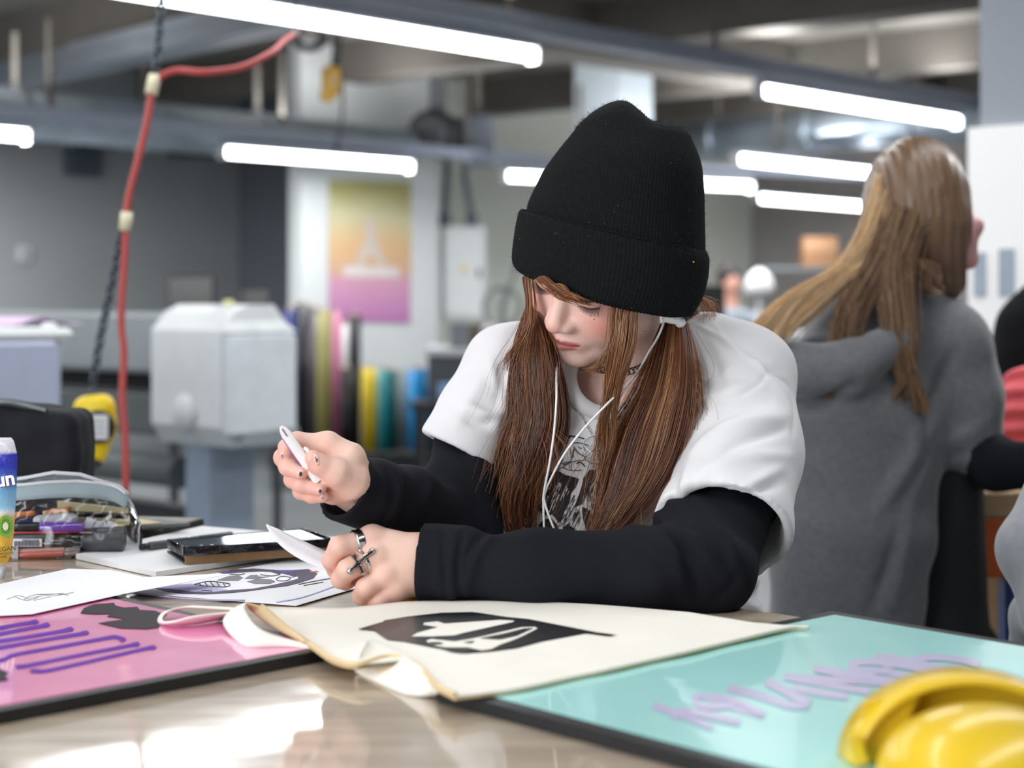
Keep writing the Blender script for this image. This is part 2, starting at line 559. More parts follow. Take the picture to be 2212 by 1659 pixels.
# far white pier behind the beanie
fp = thing('far_pier', 'pale grey pier rising to the ceiling behind the black beanie', 'pillar', R3(9.4, 7.6, 0))
q0 = P(1240, 300, 13.0); q1 = P(1410, 300, 13.0)
fc = np.array([(q0[0] + q1[0]) / 2, 13.0, 0])
fp.location = fc
part('shaft', MB().box(fc + UP * 2.18, (.42, .42, 1.86), AX), M('pier_grey', (178, 188, 196), .7), fp)
part('bracket', MB().box(fc + UP * 1.3, (.3, .3, .12), AX), M('pier_grey', (178, 188, 196)), fp)
part('post', MB().box(fc + UP * .65, (.16, .16, 1.3), AX), M('pier_grey', (178, 188, 196)), fp)
# ------------------------------------------------------------------ ceiling services
LH, LAMP_W, UPFILL_W = 1.23, 21, 22
def lampP(x, y, s=1.0): return P(x, y, F * LH * s / (CY - y))
m_lamp = M('lamp_diffuser', (255, 255, 255), .4, var=0, emit=((250, 253, 255), 12.0))
m_lamph = M('lamp_housing', (176, 182, 196), .5, var=.03)
m_lcap = M('lamp_end_cap', (225, 226, 230), .5)
def batten(p0, p1, label):
    d = nrm(p1 - p0); s = np.cross(UP, d); c = (p0 + p1) / 2; L = np.linalg.norm(p1 - p0)
    t = thing('led_batten', label, 'ceiling light', c, 'linear ceiling lights')
    ax = (d, s, UP)
    part('diffuser', MB().box(c, (L, .075, .055), ax, .012), m_lamp, t)
    part('housing', MB().box(c + UP * .05, (L, .085, .045), ax, .006), m_lamph, t)
    for e in (p0, p1):
        part('end_cap', MB().box(e + (d if e is p1 else -d) * .006, (.012, .085, .09), ax, .003), m_lcap, t)
    for nm, dz_, rx, pw in (('lamp_light', -.034, 0, LAMP_W), ('ceiling_upfill', .27, math.pi, UPFILL_W)):  # second light is an added upward fill that brightens the ceiling
        l = bpy.data.lights.new(nm, 'AREA'); l.shape = 'RECTANGLE'; l.size = L; l.size_y = .07 if rx == 0 else .3; l.energy = pw; l.color = (.98, .99, 1)
        lo_ = bpy.data.objects.new(nm, l); lo_.location = (0, 0, dz_); lo_.rotation_euler = (rx, 0, math.atan2(d[1], d[0])); lo_.parent = t; COL.objects.link(lo_)
    for k in (-.35, .35):
        part('drop_rod', MB().tube([c + d * L * k + UP * .07, c + d * L * k + UP * .1], .006, 6), m_lamph, t)
rowA = lampP(1150, 118) - 0
dA = U
a1 = lampP(1150, 118)
batten(a1 - dA * 3.0, a1, 'nearest and longest lit ceiling light, running off the top edge above the red cord')
b0 = lampP(1640, 195); b1 = lampP(2065, 262)
batten(b0, b1, 'lit ceiling light at right ending beside the square column')
batten(lampP(-330, 262, .76), lampP(55, 293, .76), 'lit ceiling light cut by the left picture edge')
batten(lampP(482, 328, .76), lampP(884, 358, .76), 'lit ceiling light hanging in front of the orange and pink poster')
batten(lampP(1092, 380, .7), lampP(1620, 403, .7), 'lit ceiling light passing behind the black beanie')
batten(lampP(1590, 343, .8), lampP(1905, 376, .8), 'upper of two lit ceiling lights left of the fair-haired head')
batten(lampP(1634, 428, .7), lampP(1885, 448, .7), 'lower of two lit ceiling lights left of the fair-haired head')

m_trunk = M('trunking_paint', (166, 174, 192), .5, var=.04)
def trunk(c, l0, l1, d, label, sz=(.14, .1)):
    p0 = c + d * l0; p1 = c + d * l1; m = (p0 + p1) / 2
    t = thing('lighting_trunking', label, 'trunking', m)
    s = np.cross(UP, d)
    part('channel', MB().box(m, (l1 - l0, sz[0], sz[1]), (d, s, UP), .01), m_trunk, t)
    n = int((l1 - l0) / 1.5)
    for k in range(n):
        q = p0 + d * (k + .5) * (l1 - l0) / n
        part('hanger', MB().box(q + UP * .3, (.03, .02, .52), (d, s, UP)), m_beam, t)
dAA = nrm(b1 - a1)
trunk(a1 + UP * .14, -4.5, 5.9, dAA, 'pale lighting trunking above the nearest row of ceiling lights')
g0 = lampP(55, 293, .76); g1 = lampP(482, 328, .76); dG = nrm(g1 - g0)
trunk(g0 + UP * .13, -2.5, 4.6, dG, 'pale lighting trunking above the row of lights by the left wall', (.12, .08))
e0 = lampP(1092, 380, .7); e1 = lampP(1620, 403, .7)
trunk(e0 + UP * .12, -.3, 3.4, nrm(e1 - e0), 'thin lighting trunking behind the black beanie', (.1, .06))

m_duct = M('galvanised_duct', (176, 188, 200), .38, metal=.75, var=.12, scale=6)
def duct(p0, p1, r, label, n=24, mat=None):
    p0 = np.asarray(p0); p1 = np.asarray(p1); t = thing('ventilation_duct', label, 'duct', (p0 + p1) / 2)
    L = np.linalg.norm(p1 - p0); d = (p1 - p0) / L
    part('pipe', MB().tube([p0, p1], r, n), mat or m_duct, t)
    for k in range(int(L / .9)):
        q = p0 + d * (.45 + k * .9)
        part('joint_band', MB().tube([q - d * .03, q + d * .03], r * 1.05, n), mat or m_duct, t)
        part('strap', MB().box(q + UP * (r + .16), (.03, .03, .32)), m_beam, t)
q0 = P(1455, 305, 14.2)
duct(q0, q0 - V * 5.2, .165, 'silver round ventilation duct running right behind the black beanie')
q0 = P(-120, 232, 9.6)
duct(q0, q0 + U * 3.6, .15, 'silver round ventilation duct above the left wall lights')
qa_, qb_ = P(-120, 208, 12.6), P(640, 36, 12.6 * 437 / 609)
m_tray = M('tray_paint', (150, 157, 166), .55, var=.06)
ct = thing('cable_tray', 'long grey cable tray slanting up across the top left ceiling', 'cable tray', (qa_ + qb_) / 2)
td = nrm(qb_ - qa_); ts = np.cross(UP, td); tL = np.linalg.norm(qb_ - qa_); tmid = (qa_ + qb_) / 2
part('channel', MB().box(tmid, (tL, .24, .1), (td, ts, UP)), m_tray, ct)
for k in (-1, 1): part('lip', MB().box(tmid + UP * .08 + ts * .11 * k, (tL, .02, .08), (td, ts, UP)), m_tray, ct)
for k in range(5):
    part('hanger', MB().box(qa_ + td * (.4 + k * 1.1) + UP * .2, (.04, .03, .34), (td, ts, UP)), m_beam, ct)

# fan drum and junction box on the far wall
ex = P(945, 292, 12.6)
m_drum = M('dark_drum', (92, 96, 98), .6)
fd = thing('extractor_fan', 'round dark extractor fan drum hung beside the white pier top', 'fan', ex)
dirn = nrm(np.array([-.25, -1, 0]))
part('drum', MB().lathe(ex + dirn * -.25, [(.17, 0), (.175, .03), (.175, .42), (.165, .45)], 28, axis=dirn), M('drum_black', (45, 47, 50), .6), fd)
part('face_plate', MB().lathe(ex + dirn * .19, [(.13, 0), (.135, .02), (.06, .045), (.03, .05)], 28, axis=dirn), m_drum, fd)
part('mount', MB().box(ex + UP * .36, (.12, .12, .5)), m_drum, fd)
jb = P(1032, 305, 12.8)
j = thing('junction_housing', 'grey metal housing next to the round extractor fan', 'housing', jb)
part('body', MB().box(jb, (.24, .2, .38), None, .01), M('housing_grey', (112, 118, 128), .5), j)
part('lid', MB().box(jb - np.array([0, .11, 0]), (.2, .02, .3), None, .006), M('housing_grey', (112, 118, 128)), j)
part('hanger', MB().box(jb + UP * .5, (.05, .05, .62)), m_beam, j)

# electric cabinet with conduits on the far wall
cb = P(1003, 590, 13.6)
m_cab = M('cabinet_white', (226, 229, 230), .5)
t = thing('electrical_cabinet', 'white electrical cabinet on the wall under two grey conduits', 'cabinet', cb)
part('box', MB().box(cb, (.35, .2, .74), None, .01), m_cab, t)
part('door', MB().box(cb - np.array([0, .11, 0]), (.31, .02, .69), None, .006), m_cab, t)
part('warning_label', MB().box(cb + np.array([0, -.124, .03]), (.05, .006, .045)), M('label_yellow', (226, 204, 120), .6), t)
part('handle', MB().box(cb + np.array([.12, -.13, 0]), (.02, .025, .07), None, .004), M('cabinet_handle', (60, 62, 66), .4), t)
m_cond = M('conduit_grey', (104, 116, 124), .5)
for xa, xb, r in ((966, 960, .03), (1004, 1018, .026)):
    part('conduit', MB().tube([P(xa, 300, 13.6), P(xa, 380, 13.6), P(xb, 465, 13.6), P(xb, 495, 13.6)], r, 10), m_cond, t)
    part('gland', MB().tube([P(xb, 462, 13.6), P(xb, 490, 13.6)], r * 1.7, 10), m_cond, t)

# poster on the pier
def on_pier(px, py, b=9.345):
    k = (px - CX) / F
    a = (b * (k * V[1] - V[0])) / (U[0] - k * U[1])
    q = a * U + b * V
    return np.array([q[0], q[1], CZ - (py - CY) / F * q[1]])
pm = bpy.data.materials.new('poster_print'); pm.use_nodes = True
nt = pm.node_tree; b_ = nt.nodes['Principled BSDF']; b_.inputs['Roughness'].default_value = .5
tc = nt.nodes.new('ShaderNodeTexCoord'); sp = nt.nodes.new('ShaderNodeSeparateXYZ')
rp = nt.nodes.new('ShaderNodeValToRGB'); mp = nt.nodes.new('ShaderNodeMapRange')
nz = nt.nodes.new('ShaderNodeTexNoise'); nz.inputs['Scale'].default_value = 4; ad = nt.nodes.new('ShaderNodeMath'); ad.operation = 'MULTIPLY_ADD'
nt.links.new(tc.outputs['Object'], sp.inputs[0]); nt.links.new(tc.outputs['Object'], nz.inputs['Vector'])
mp.inputs[1].default_value = -.52; mp.inputs[2].default_value = .52
ad.inputs[1].default_value = .12
nt.links.new(nz.outputs['Fac'], ad.inputs[0]); nt.links.new(sp.outputs['Z'], ad.inputs[2])
nt.links.new(ad.outputs[0], mp.inputs[0]); nt.links.new(mp.outputs[0], rp.inputs[0]); nt.links.new(rp.outputs[0], b_.inputs['Base Color'])
cr = rp.color_ramp
cr.elements[0].position = 0; cr.elements[0].color = (*lin((186, 118, 178)), 1)
cr.elements[1].position = 1; cr.elements[1].color = (*lin((176, 170, 112)), 1)
for pos, c in ((.2, (203, 142, 186)), (.36, (214, 158, 184)), (.42, (214, 172, 140)), (.62, (224, 184, 136)), (.82, (214, 208, 166))):
    e = cr.elements.new(pos); e.color = (*lin(c), 1)
A_, B_, C_, D_ = on_pier(712, 388), on_pier(889, 392), on_pier(886, 698), on_pier(712, 692)
pc_ = (A_ + C_) / 2
po = thing('wall_poster', 'large poster fading from yellow and orange to pink on the white pier', 'poster', pc_)
part('sheet', MB().prism([A_, B_, C_, D_], V * .006), pm, po)
m_pw = M('poster_white', (226, 216, 214), .6)
part('lettering_band', MB().prism([on_pier(741, 574, 9.343), on_pier(862, 578, 9.343), on_pier(862, 600, 9.343), on_pier(741, 597, 9.343)], V * -.002), m_pw, po)
part('tower_print', MB().prism([on_pier(*q, 9.343) for q in ((794, 468), (806, 468), (812, 520), (836, 572), (818, 574), (800, 545), (784, 574), (766, 572), (788, 520))], V * -.002), M('poster_cream', (214, 200, 190), .6), po)

# printers
m_prw = M('printer_white', (222, 226, 228), .45, var=.03)
m_prg = M('printer_grey', (150, 156, 160), .5, var=.04)
m_dark = M('dark_plastic', (58, 61, 64), .5)
m_blk = M('black_plastic', (24, 25, 27), .5)
m_leg = M('printer_leg_blue', (138, 152, 170), .5)
p0 = P(492, 800, 5.0); p0[2] = 0
pt = thing('wide_format_printer', 'large white wide printer with sloping end hood on a blue-grey stand', 'printer', p0)
# end housing: profile in the U-Z plane (front low, sloping hood), extruded along V
W = .37
prof = [(0, .86), (0, 1.145), (.05, 1.2), (.1, 1.222), (.2, 1.222), (.27, 1.14), (.27, .83), (.2, .80), (.04, .80)]
def ext(prof, v0, v1, base=p0):
    return MB().prism([base + U * a + V * v0 + UP * z for a, z in prof], V * (v1 - v0))
hs = ext(prof, 0.03, W)
hs.prism([p0 + U * a + V * .03 + UP * z for a, z in prof], V * -.001)
me = hs.me()
housing = obj('end_housing', me, m_prw, pt)
bv = housing.modifiers.new('bevel', 'BEVEL'); bv.width = .012; bv.segments = 3; bv.limit_method = 'ANGLE'
# bright angled hood on the outer end
hood = MB().prism([p0 + UP * 1.14 + V * .0, p0 + UP * 1.222 + V * .07 + U * .02, p0 + UP * 1.222 + V * .07 + U * .2, p0 + UP * 1.14 + U * .265], V * .03)
part('hood', hood, M('printer_hood', (242, 246, 248), .3), pt)
part('end_panel', MB().box(p0 + U * .135 + V * .015 + UP * .985, (.262, .04, .3), AX, .01), M('printer_panel', (214, 222, 228), .4), pt)
part('lower_trim', MB().prism([p0 + U * .03 + UP * .805 - V * .006, p0 + U * .09 + UP * .845 - V * .006, p0 + U * .268 + UP * .85 - V * .006, p0 + U * .268 + UP * .80 - V * .006], V * .02), M('trim_grey', (142, 152, 156), .5), pt)
part('body', MB().box(p0 + U * .19 + V * 1.1 + UP * 1.1, (.26, 1.5, .19), AX, .015), m_prg, pt)
part('feed_slot', MB().box(p0 + U * .2 + V * 1.1 + UP * .975, (.2, 1.5, .05), AX), m_blk, pt)
part('media_tray', MB().box(p0 + U * .14 + V * 1.1 + UP * .875, (.1, 1.46, .13), AX, .01), M('tray_dark', (98, 104, 107), .5), pt)
part('lower_rail', MB().box(p0 + U * .2 + V * 1.05 + UP * .55, (.08, 1.5, .06), AX), m_dark, pt)
part('take_up_roll', MB().tube([p0 + U * .1 + V * .35 + UP * .70, p0 + U * .1 + V * 1.7 + UP * .70], .05, 16), M('tray_dark', (98, 104, 107)), pt)
for v in (.2, 1.6):
    part('leg', MB().box(p0 + U * .13 + V * v + UP * .43, (.18, .12, .76), AX, .008), m_leg, pt)
    part('foot', MB().box(p0 + U * .08 + V * v + UP * .05, (.6, .08, .05), AX, .01), m_leg, pt)
    for s in (-.2, .34):
        part('caster', MB().tube([p0 + U * s + V * (v - .02) + UP * .027, p0 + U * s + V * (v + .02) + UP * .027], .027, 14), m_blk, pt)
part('button', MB().lathe(p0 + U * .1 + V * .12 + UP * 1.222, [(.018, 0), (.018, .01), (.012, .014)], 14), M('button_yellow', (226, 222, 150), .5), pt)
part('round_badge', MB().lathe(p0 + V * .2 + UP * .9 - U * .004, [(.055, 0), (.05, .008)], 24, axis=-U), m_prw, pt)

c1 = P(146, 800, 4.1) - U * .28; c1[2] = 0
p2 = thing('plotter', 'grey-lavender plotter with rounded white top behind the black bag', 'printer', c1 + V * .5)
m_pl = M('plotter_lavender', (168, 176, 200), .45, var=.03)
body = MB().box(c1 + V * .52 + U * .13 + UP * .985, (.3, 1.04, .35), AX, .03)
part('body', body, m_pl, p2)
part('top_cover', MB().box(c1 + V * .53 + U * .14 + UP * 1.155, (.33, 1.06, .03), AX, .014), m_prw, p2)
part('control_panel', MB().box(c1 + V * .1 - U * .022 + UP * 1.09, (.01, .085, .035), AX, .003), M('panel_pale', (190, 196, 212), .4), p2)
part('display', MB().box(c1 + V * .085 - U * .028 + UP * 1.09, (.006, .03, .018), AX), M('display_grey', (140, 146, 162), .3), p2)
for v in (.2, .85):
    part('leg', MB().box(c1 + U * .13 + V * v + UP * .41, (.1, .07, .82), AX), m_leg, p2)
q = P(30, 712, 4.3)
ps = thing('lavender_sheet', 'lavender paper sheet curling over the plotter top at left edge', 'sheet', q)
g = np.array([[q + V * (j * .05 - .05) + U * (i * .03 - .04) + UP * (.012 + .02 * math.sin(i * .5) ** 2) for i in range(8)] for j in range(8)])
obj('paper', solid(MB().grid(g).me(), .002), M('lavender_paper', (222, 196, 228), .6), ps)
q = P(106, 714, 4.25)
kn = thing('white_knob_jar', 'small white capped jar on top of the plotter', 'jar', q - UP * .02)
part('body', MB().lathe(q - UP * .02, [(.016, 0), (.018, .006), (.018, .022)], 16), m_prw, kn)
part('cap', MB().lathe(q + UP * .002, [(.02, 0), (.021, .01), (.013, .018)], 16), M('printer_hood', (242, 246, 248)), kn)

# screens standing on cabinets by the wall
def monitor(px0, px1, py0, py1, Z, label, lean=.06):
    a = P(px0, py0, Z); b = P(px1, py1, Z); c = (a + b) / 2
    w = b[0] - a[0]; h = a[2] - b[2]
    t = thing('monitor', label, 'monitor', (c[0], c[1], b[2] - .12))
    part('screen_housing', MB().box(c, (w, .04, h), None, .008), m_blk, t)
    part('screen', MB().box(c - np.array([0, .022, 0]), (w * .93, .006, h * .88)), M('screen_dark', (52, 50, 50), .25), t)
    part('stand', MB().box(c - UP * (h / 2 + .05) + np.array([0, .03, 0]), (.06, .03, .14)), m_blk, t)
    part('base', MB().box(np.array([c[0], c[1], b[2] - .11]), (w * .5, .14, .02), None, .006), m_blk, t)
    return t, c, b[2] - .12
for args in ((362, 464, 594, 668, 8.2, 'larger black monitor behind the white printer'), (516, 584, 624, 668, 8.6, 'smaller black monitor right of the larger one')):
    t, c, zb = monitor(*args)
    d = thing('side_desk', 'grey desk under the ' + ('larger' if 'larger black' in args[5] else 'smaller') + ' black monitor behind the white printer', 'desk', (c[0], c[1], 0))
    part('top', MB().box(np.array([c[0], c[1] + .1, zb - .017]), (.25, .3, .034)), m_prg, d)
    for sx in (-.1, .1):
        part('leg', MB().box(np.array([c[0] + sx, c[1] + .1, (zb - .034) / 2]), (.04, .05, zb - .034)), m_dark, d)

# low dark rail and cabinets along the left wall
q = R3(3.5, 11.3, 0)
wc = thing('wall_counter', 'long low grey counter along the left wall behind the printers', 'counter', q)
part('carcass', MB().box(q + UP * .45, (5.4, .55, .9), AX), m_prg, wc)
part('worktop', MB().box(q + UP * .92, (5.5, .62, .04), AX), M('counter_top', (128, 134, 138), .5), wc)
for k in range(6):
    part('door', MB().box(q + U * (-2.25 + k * .9) - V * .285 + UP * .45, (.86, .02, .8), AX), m_prg, wc)

# dark openings high on the left wall
for k, (x0, x1, y0, y1) in enumerate(((60, 132, 297, 312), (168, 250, 303, 322), (285, 330, 312, 326), (362, 475, 318, 342))):
    Z0 = 11.75; 
    def on_lw(px, py, b=11.79):
        kk = (px - CX) / F; a = (b * (kk * V[1] - V[0])) / (U[0] - kk * U[1]); w = a * U + b * V
        return np.array([w[0], w[1], CZ - (py - CY) / F * w[1]])
    qd = [on_lw(x0, y0), on_lw(x1, y0 + 5), on_lw(x1, y1), on_lw(x0, y1 - 4)]
    v = thing('wall_vent', ['first', 'second', 'third', 'fourth'][k] + ' dark slot from left high on the grey left wall', 'vent', sum(qd) / 4, 'dark slots high on the left wall')
    part('recess', MB().prism(qd, V * .02), m_blk, v)
    mm = (qd[0] + qd[1]) / 2; m2 = (qd[2] + qd[3]) / 2
    part('bar', MB().prism([mm - U * .015 - V * .01, mm + U * .015 - V * .01, m2 + U * .015 - V * .01, m2 - U * .015 - V * .01], V * .02), m_dark, v)
qa = [on_lw(150, 320, 11.7), on_lw(222, 324, 11.7), on_lw(218, 382, 11.7), on_lw(150, 378, 11.7)]
bx = thing('wall_speaker', 'blue-grey box mounted high on the left wall', 'box', sum(qa) / 4)
part('case', MB().prism(qa, V * .12), M('speaker_grey', (96, 106, 118), .6), bx)
part('grille', MB().prism([q * .9 + sum(qa) / 40 - V * .008 for q in qa], V * .01), M('grille_grey', (84, 93, 105), .8), bx)
qs = on_lw(52, 548, 11.77)
ws = thing('wall_socket', 'small pale socket on the left wall', 'socket', qs)
part('plate', MB().box(qs, (.12, .02, .12), AX, .005), m_wallw, ws)
part('switch', MB().box(qs - V * .014, (.05, .012, .06), AX, .003), m_prg, ws)

# ------------------------------------------------------------------ vinyl rolls
rolls = [  # x0, x1, ytop, ybottom, Z, colour, words
    (612, 641, 668, 985, 11.2, (44, 58, 128), 'navy blue vinyl roll half hidden by the white printer'),
    (640, 668, 655, 975, 11.6, (26, 27, 32), 'tall black vinyl roll beside the white printer'),
    (664, 690, 664, 975, 11.9, (88, 82, 92), 'tall dusky grey vinyl roll left of the olive one'),
    (684, 716, 672, 978, 11.5, (160, 154, 92), 'tall olive yellow vinyl roll'),
    (712, 738, 676, 972, 11.8, (186, 104, 140), 'tall dusky pink vinyl roll'),
    (732, 757, 700, 968, 12.0, (220, 222, 222), 'tall white vinyl roll behind the black ones'),
    (752, 780, 680, 975, 11.6, (22, 23, 28), 'tall black vinyl roll below the poster'),
    (735, 764, 796, 985, 11.3, (24, 25, 28), 'short black vinyl roll at the left of the low row'),
    (781, 812, 795, 974, 11.4, (236, 206, 30), 'short bright yellow vinyl roll'),
    (808, 822, 797, 970, 11.6, (224, 218, 170), 'thin cream vinyl roll beside the yellow one'),
    (816, 840, 797, 975, 11.4, (34, 152, 160), 'short teal vinyl roll'),
    (836, 858, 799, 974, 11.45, (8, 92, 88), 'short dark green vinyl roll'),
    (858, 882, 802, 970, 11.6, (128, 142, 148), 'short grey vinyl roll between green and blue'),
    (880, 924, 797, 972, 11.35, (26, 150, 220), 'short bright blue vinyl roll'),
    (922, 946, 812, 985, 11.45, (22, 25, 32), 'short black vinyl roll at the right end'),
]
for x0, x1, y0, y1, Z, c, lab in rolls:
    a = P((x0 + x1) / 2, y1, Z); zt = P(x0, y0, Z)[2]; r = (x1 - x0) / 2 * Z / F
    t = thing('vinyl_roll', lab, 'vinyl roll', a, 'vinyl rolls standing on the rack')
    h = zt - a[2]
    part('sheet', MB().lathe(a, [(r, 0), (r, h)], 20), M('vinyl_%d_%d_%d' % c, c, .32, var=.05), t)
    part('core', MB().lathe(a - UP * .004, [(r * .5, 0), (r * .5, h + .02), (r * .4, h + .02)], 14), M('cardboard_core', (176, 150, 118), .8), t)
zb = P(800, 972, 11.5)[2] - .012
rk = thing('roll_rack', 'low black rack holding the coloured vinyl rolls', 'rack', (P(790, 980, 11.55)[0], 11.55, 0))
x_0, x_1 = P(605, 980, 11.6)[0], P(960, 980, 11.6)[0]
part('deck', MB().box(np.array([(x_0 + x_1) / 2, 11.6, zb - .02]), (x_1 - x_0, 1.0, .03)), m_blk, rk)
part('front_board', MB().box(np.array([(x_0 + x_1) / 2, 11.1, zb - .03]), (x_1 - x_0, .03, .1)), m_blk, rk)
for xx in (x_0 + .04, x_1 - .04):
    for yy in (11.14, 12.06):
        part('leg', MB().box(np.array([xx, yy, zb / 2 - .02]), (.06, .06, zb)), m_blk, rk)

# counter with boxes, right of the rolls
cx0, cx1 = P(926, 770, 10.8)[0], P(1250, 770, 10.8)[0]
zt = P(926, 752, 10.8)[2]
ctr = thing('grey_counter', 'dark grey counter with white top behind the seated person', 'counter', ((cx0 + cx1) / 2, 11.0, 0))
part('worktop', MB().box(np.array([(cx0 + cx1) / 2, 11.0, zt - .02]), (cx1 - cx0 + .04, .8, .04), None, .006), m_cab, ctr)
part('front_panel', MB().box(np.array([(cx0 + cx1) / 2, 10.66, zt - .17]), (cx1 - cx0, .03, .25)), M('counter_grey', (92, 97, 102), .6), ctr)
for xx in (cx0 + .03, cx1 - .03):
    part('leg', MB().box(np.array([xx, 11.2, (zt - .04) / 2]), (.05, .3, zt - .04)), m_dark, ctr)
def small_box(px0, px1, py0, py1, Z, c, lab, name='storage_box', cat='box', zt=None):
    a = P(px0, py0, Z); b = P(px1, py1, Z); h = a[2] - b[2]; w = b[0] - a[0]
    z0 = zt if zt is not None else b[2]
    cc_ = np.array([(a[0] + b[0]) / 2, Z, z0 + h / 2])
    t = thing(name, lab, cat, cc_ - UP * h / 2)
    part('box', MB().box(cc_, (w, w * .8, h), None, .006), M('box_%d_%d_%d' % c, c, .7), t)
    part('lid', MB().box(cc_ + UP * (h / 2 + .006), (w * 1.04, w * .84, .014), None, .004), M('box_%d_%d_%d' % c, c), t)
small_box(972, 1010, 702, 750, 10.85, (134, 140, 146), 'grey box on the far counter', zt=zt)
small_box(1012, 1048, 704, 750, 10.95, (128, 116, 104), 'brown box on the far counter', zt=zt)
a = P(1064, 752, 10.9); a[2] = zt
t = thing('desk_lamp', 'white dish shaped lamp on the far counter', 'lamp', a)
part('base', MB().lathe(a, [(.06, 0), (.06, .02), (.02, .03)], 16), m_cab, t)
part('shade', MB().lathe(a + UP * .09, [(.03, .05), (.08, 0), (.085, .01), (.03, .07)], 20), m_cab, t)
part('stem', MB().tube([a + UP * .02, a + UP * .12], .012, 8), m_cab, t)
a = P(1085, 752, 11.1); a[2] = zt
t = thing('badge_press', 'grey wheel and lever of a press standing on the far counter', 'machine', a)
part('wheel', MB().tube([a + np.array([.12 * math.cos(k * .3927), 0, .13 + .12 * math.sin(k * .3927)]) + UP * .13 for k in range(16)], .016, 8, closed=True), M('machine_grey', (140, 146, 148), .4), t)
part('arm', MB().tube([a + UP * .0, a + UP * .26, a + np.array([.1, 0, .55])], .02, 8), M('machine_grey', (140, 146, 148)), t)
part('foot', MB().box(a + UP * .02, (.3, .2, .04), None, .01), M('machine_grey', (140, 146, 148)), t)
small_box(948, 1012, 834, 862, 10.3, (150, 188, 232), 'pale blue tub below the dark counter front', 'storage_tub', 'tub')
a = P(980, 862, 10.3)
t = thing('low_trolley', 'black low trolley below the pale blue tub', 'trolley', (a[0], 10.3, 0))
part('deck', MB().box(np.array([a[0], 10.3, a[2] - .03]), (.5, .4, .04)), m_blk, t)
for sx in (-.2, .2): part('leg', MB().box(np.array([a[0] + sx, 10.3, (a[2] - .05) / 2]), (.05, .36, a[2] - .05)), m_blk, t)

# ------------------------------------------------------------------ hanging chain, red cord, yellow hoists
ZC = 3.55
m_steel = M('chain_steel', (86, 94, 104), .35, metal=.8)
cpath = curve_pts([P(352, -60, ZC), P(345, 60, ZC), P(331, 185, ZC), P(300, 340, ZC), P(268, 480, ZC), P(240, 620, ZC), P(215, 740, ZC), P(199, 842, ZC)], 400)
seg = np.linalg.norm(np.diff(cpath, axis=0), axis=1); s = np.concatenate([[0], np.cumsum(seg)])
ch = thing('hoist_chain', 'dark steel chain hanging from the ceiling beside the red cord', 'chain', cpath[0])
ln = MB(); r, w = .0075, .0031
ring = []
for k in range(12):
    t = 2 * math.pi * k / 12
    ring.append(np.array([.0085 * math.cos(t), 0, .0125 * math.sin(t)]))
lk_me = MB().tube(ring, w, 6, closed=True).me('link')
lk_me.materials.append(m_steel)
n = int(s[-1] / .0165)
for k in range(n):
    q = np.array([np.interp(k * .0165, s, cpath[:, i]) for i in range(3)])
    d = np.array([np.interp(k * .0165 + .01, s, cpath[:, i]) for i in range(3)]) - q
    o = bpy.data.objects.new('link', lk_me); COL.objects.link(o); o.parent = ch
    o.location = q - cpath[0]
    dd = Vector(d); o.rotation_mode = 'QUATERNION'
    o.rotation_quaternion = dd.to_track_quat('Z', 'Y') @ Matrix.Rotation(math.pi / 2 * (k % 2) + .5, 4, 'Z').to_quaternion()
part('hook', MB().tube([cpath[-1] + UP * .01, cpath[-1] - UP * .012, cpath[-1] + np.array([.012, 0, -.022]), cpath[-1] + np.array([.008, 0, -.036]), cpath[-1] + np.array([-.006, 0, -.034])], .0035, 8), m_steel, ch)
part('ceiling_bolt', MB().tube([cpath[0], cpath[0] + np.array([0, 0, 3.1 - cpath[0][2]])], .004, 6), m_steel, ch)

m_red = M('red_cord_rubber', (186, 78, 76), .5, var=.04)
rp1 = [P(632, 78, ZC + .25), P(612, 90, ZC + .2), P(585, 115, ZC + .12), P(520, 146, ZC + .05), P(440, 156, ZC), P(385, 152, ZC), P(350, 164, ZC - .01), P(331, 188, ZC - .015),
       P(318, 260, ZC - .02), P(302, 330, ZC - .02), P(280, 415, ZC - .02), P(272, 470, ZC - .02), P(270, 540, ZC - .02), P(262, 690, ZC - .02), P(268, 760, ZC - .02), P(264, 850, ZC - .02), P(270, 940, ZC - .02), P(272, 1060, ZC - .02), P(276, 1400, ZC - .02), P(280, 1900, ZC - .02)]
rc = thing('red_power_cord', 'red power cord taped along the hanging chain at left', 'cord', rp1[0])
part('cable', MB().tube(curve_pts(rp1, 90), .0074, 10), m_red, rc)
m_tape = M('cream_tape', (232, 226, 196), .6)
part('tape_wrap', MB().tube([P(335, 164, ZC - .01), P(326, 204, ZC - .02)], .0135, 12), m_tape, rc, 'upper cream tape wrap')
part('tape_wrap', MB().tube([P(274, 458, ZC - .02), P(269, 498, ZC - .02)], .0125, 12), m_tape, rc, 'lower cream tape wrap')
part('plug', MB().tube([P(640, 70, ZC + .3), P(622, 84, ZC + .25)], .0105, 12), M('cord_grip', (92, 82, 78), .6), rc)
part('support_wire', MB().tube([P(638, 72, ZC + .3), P(638, 72, ZC + .3) + UP * (3.1 - P(638, 72, ZC + .3)[2])], .0014, 6), m_steel, rc)

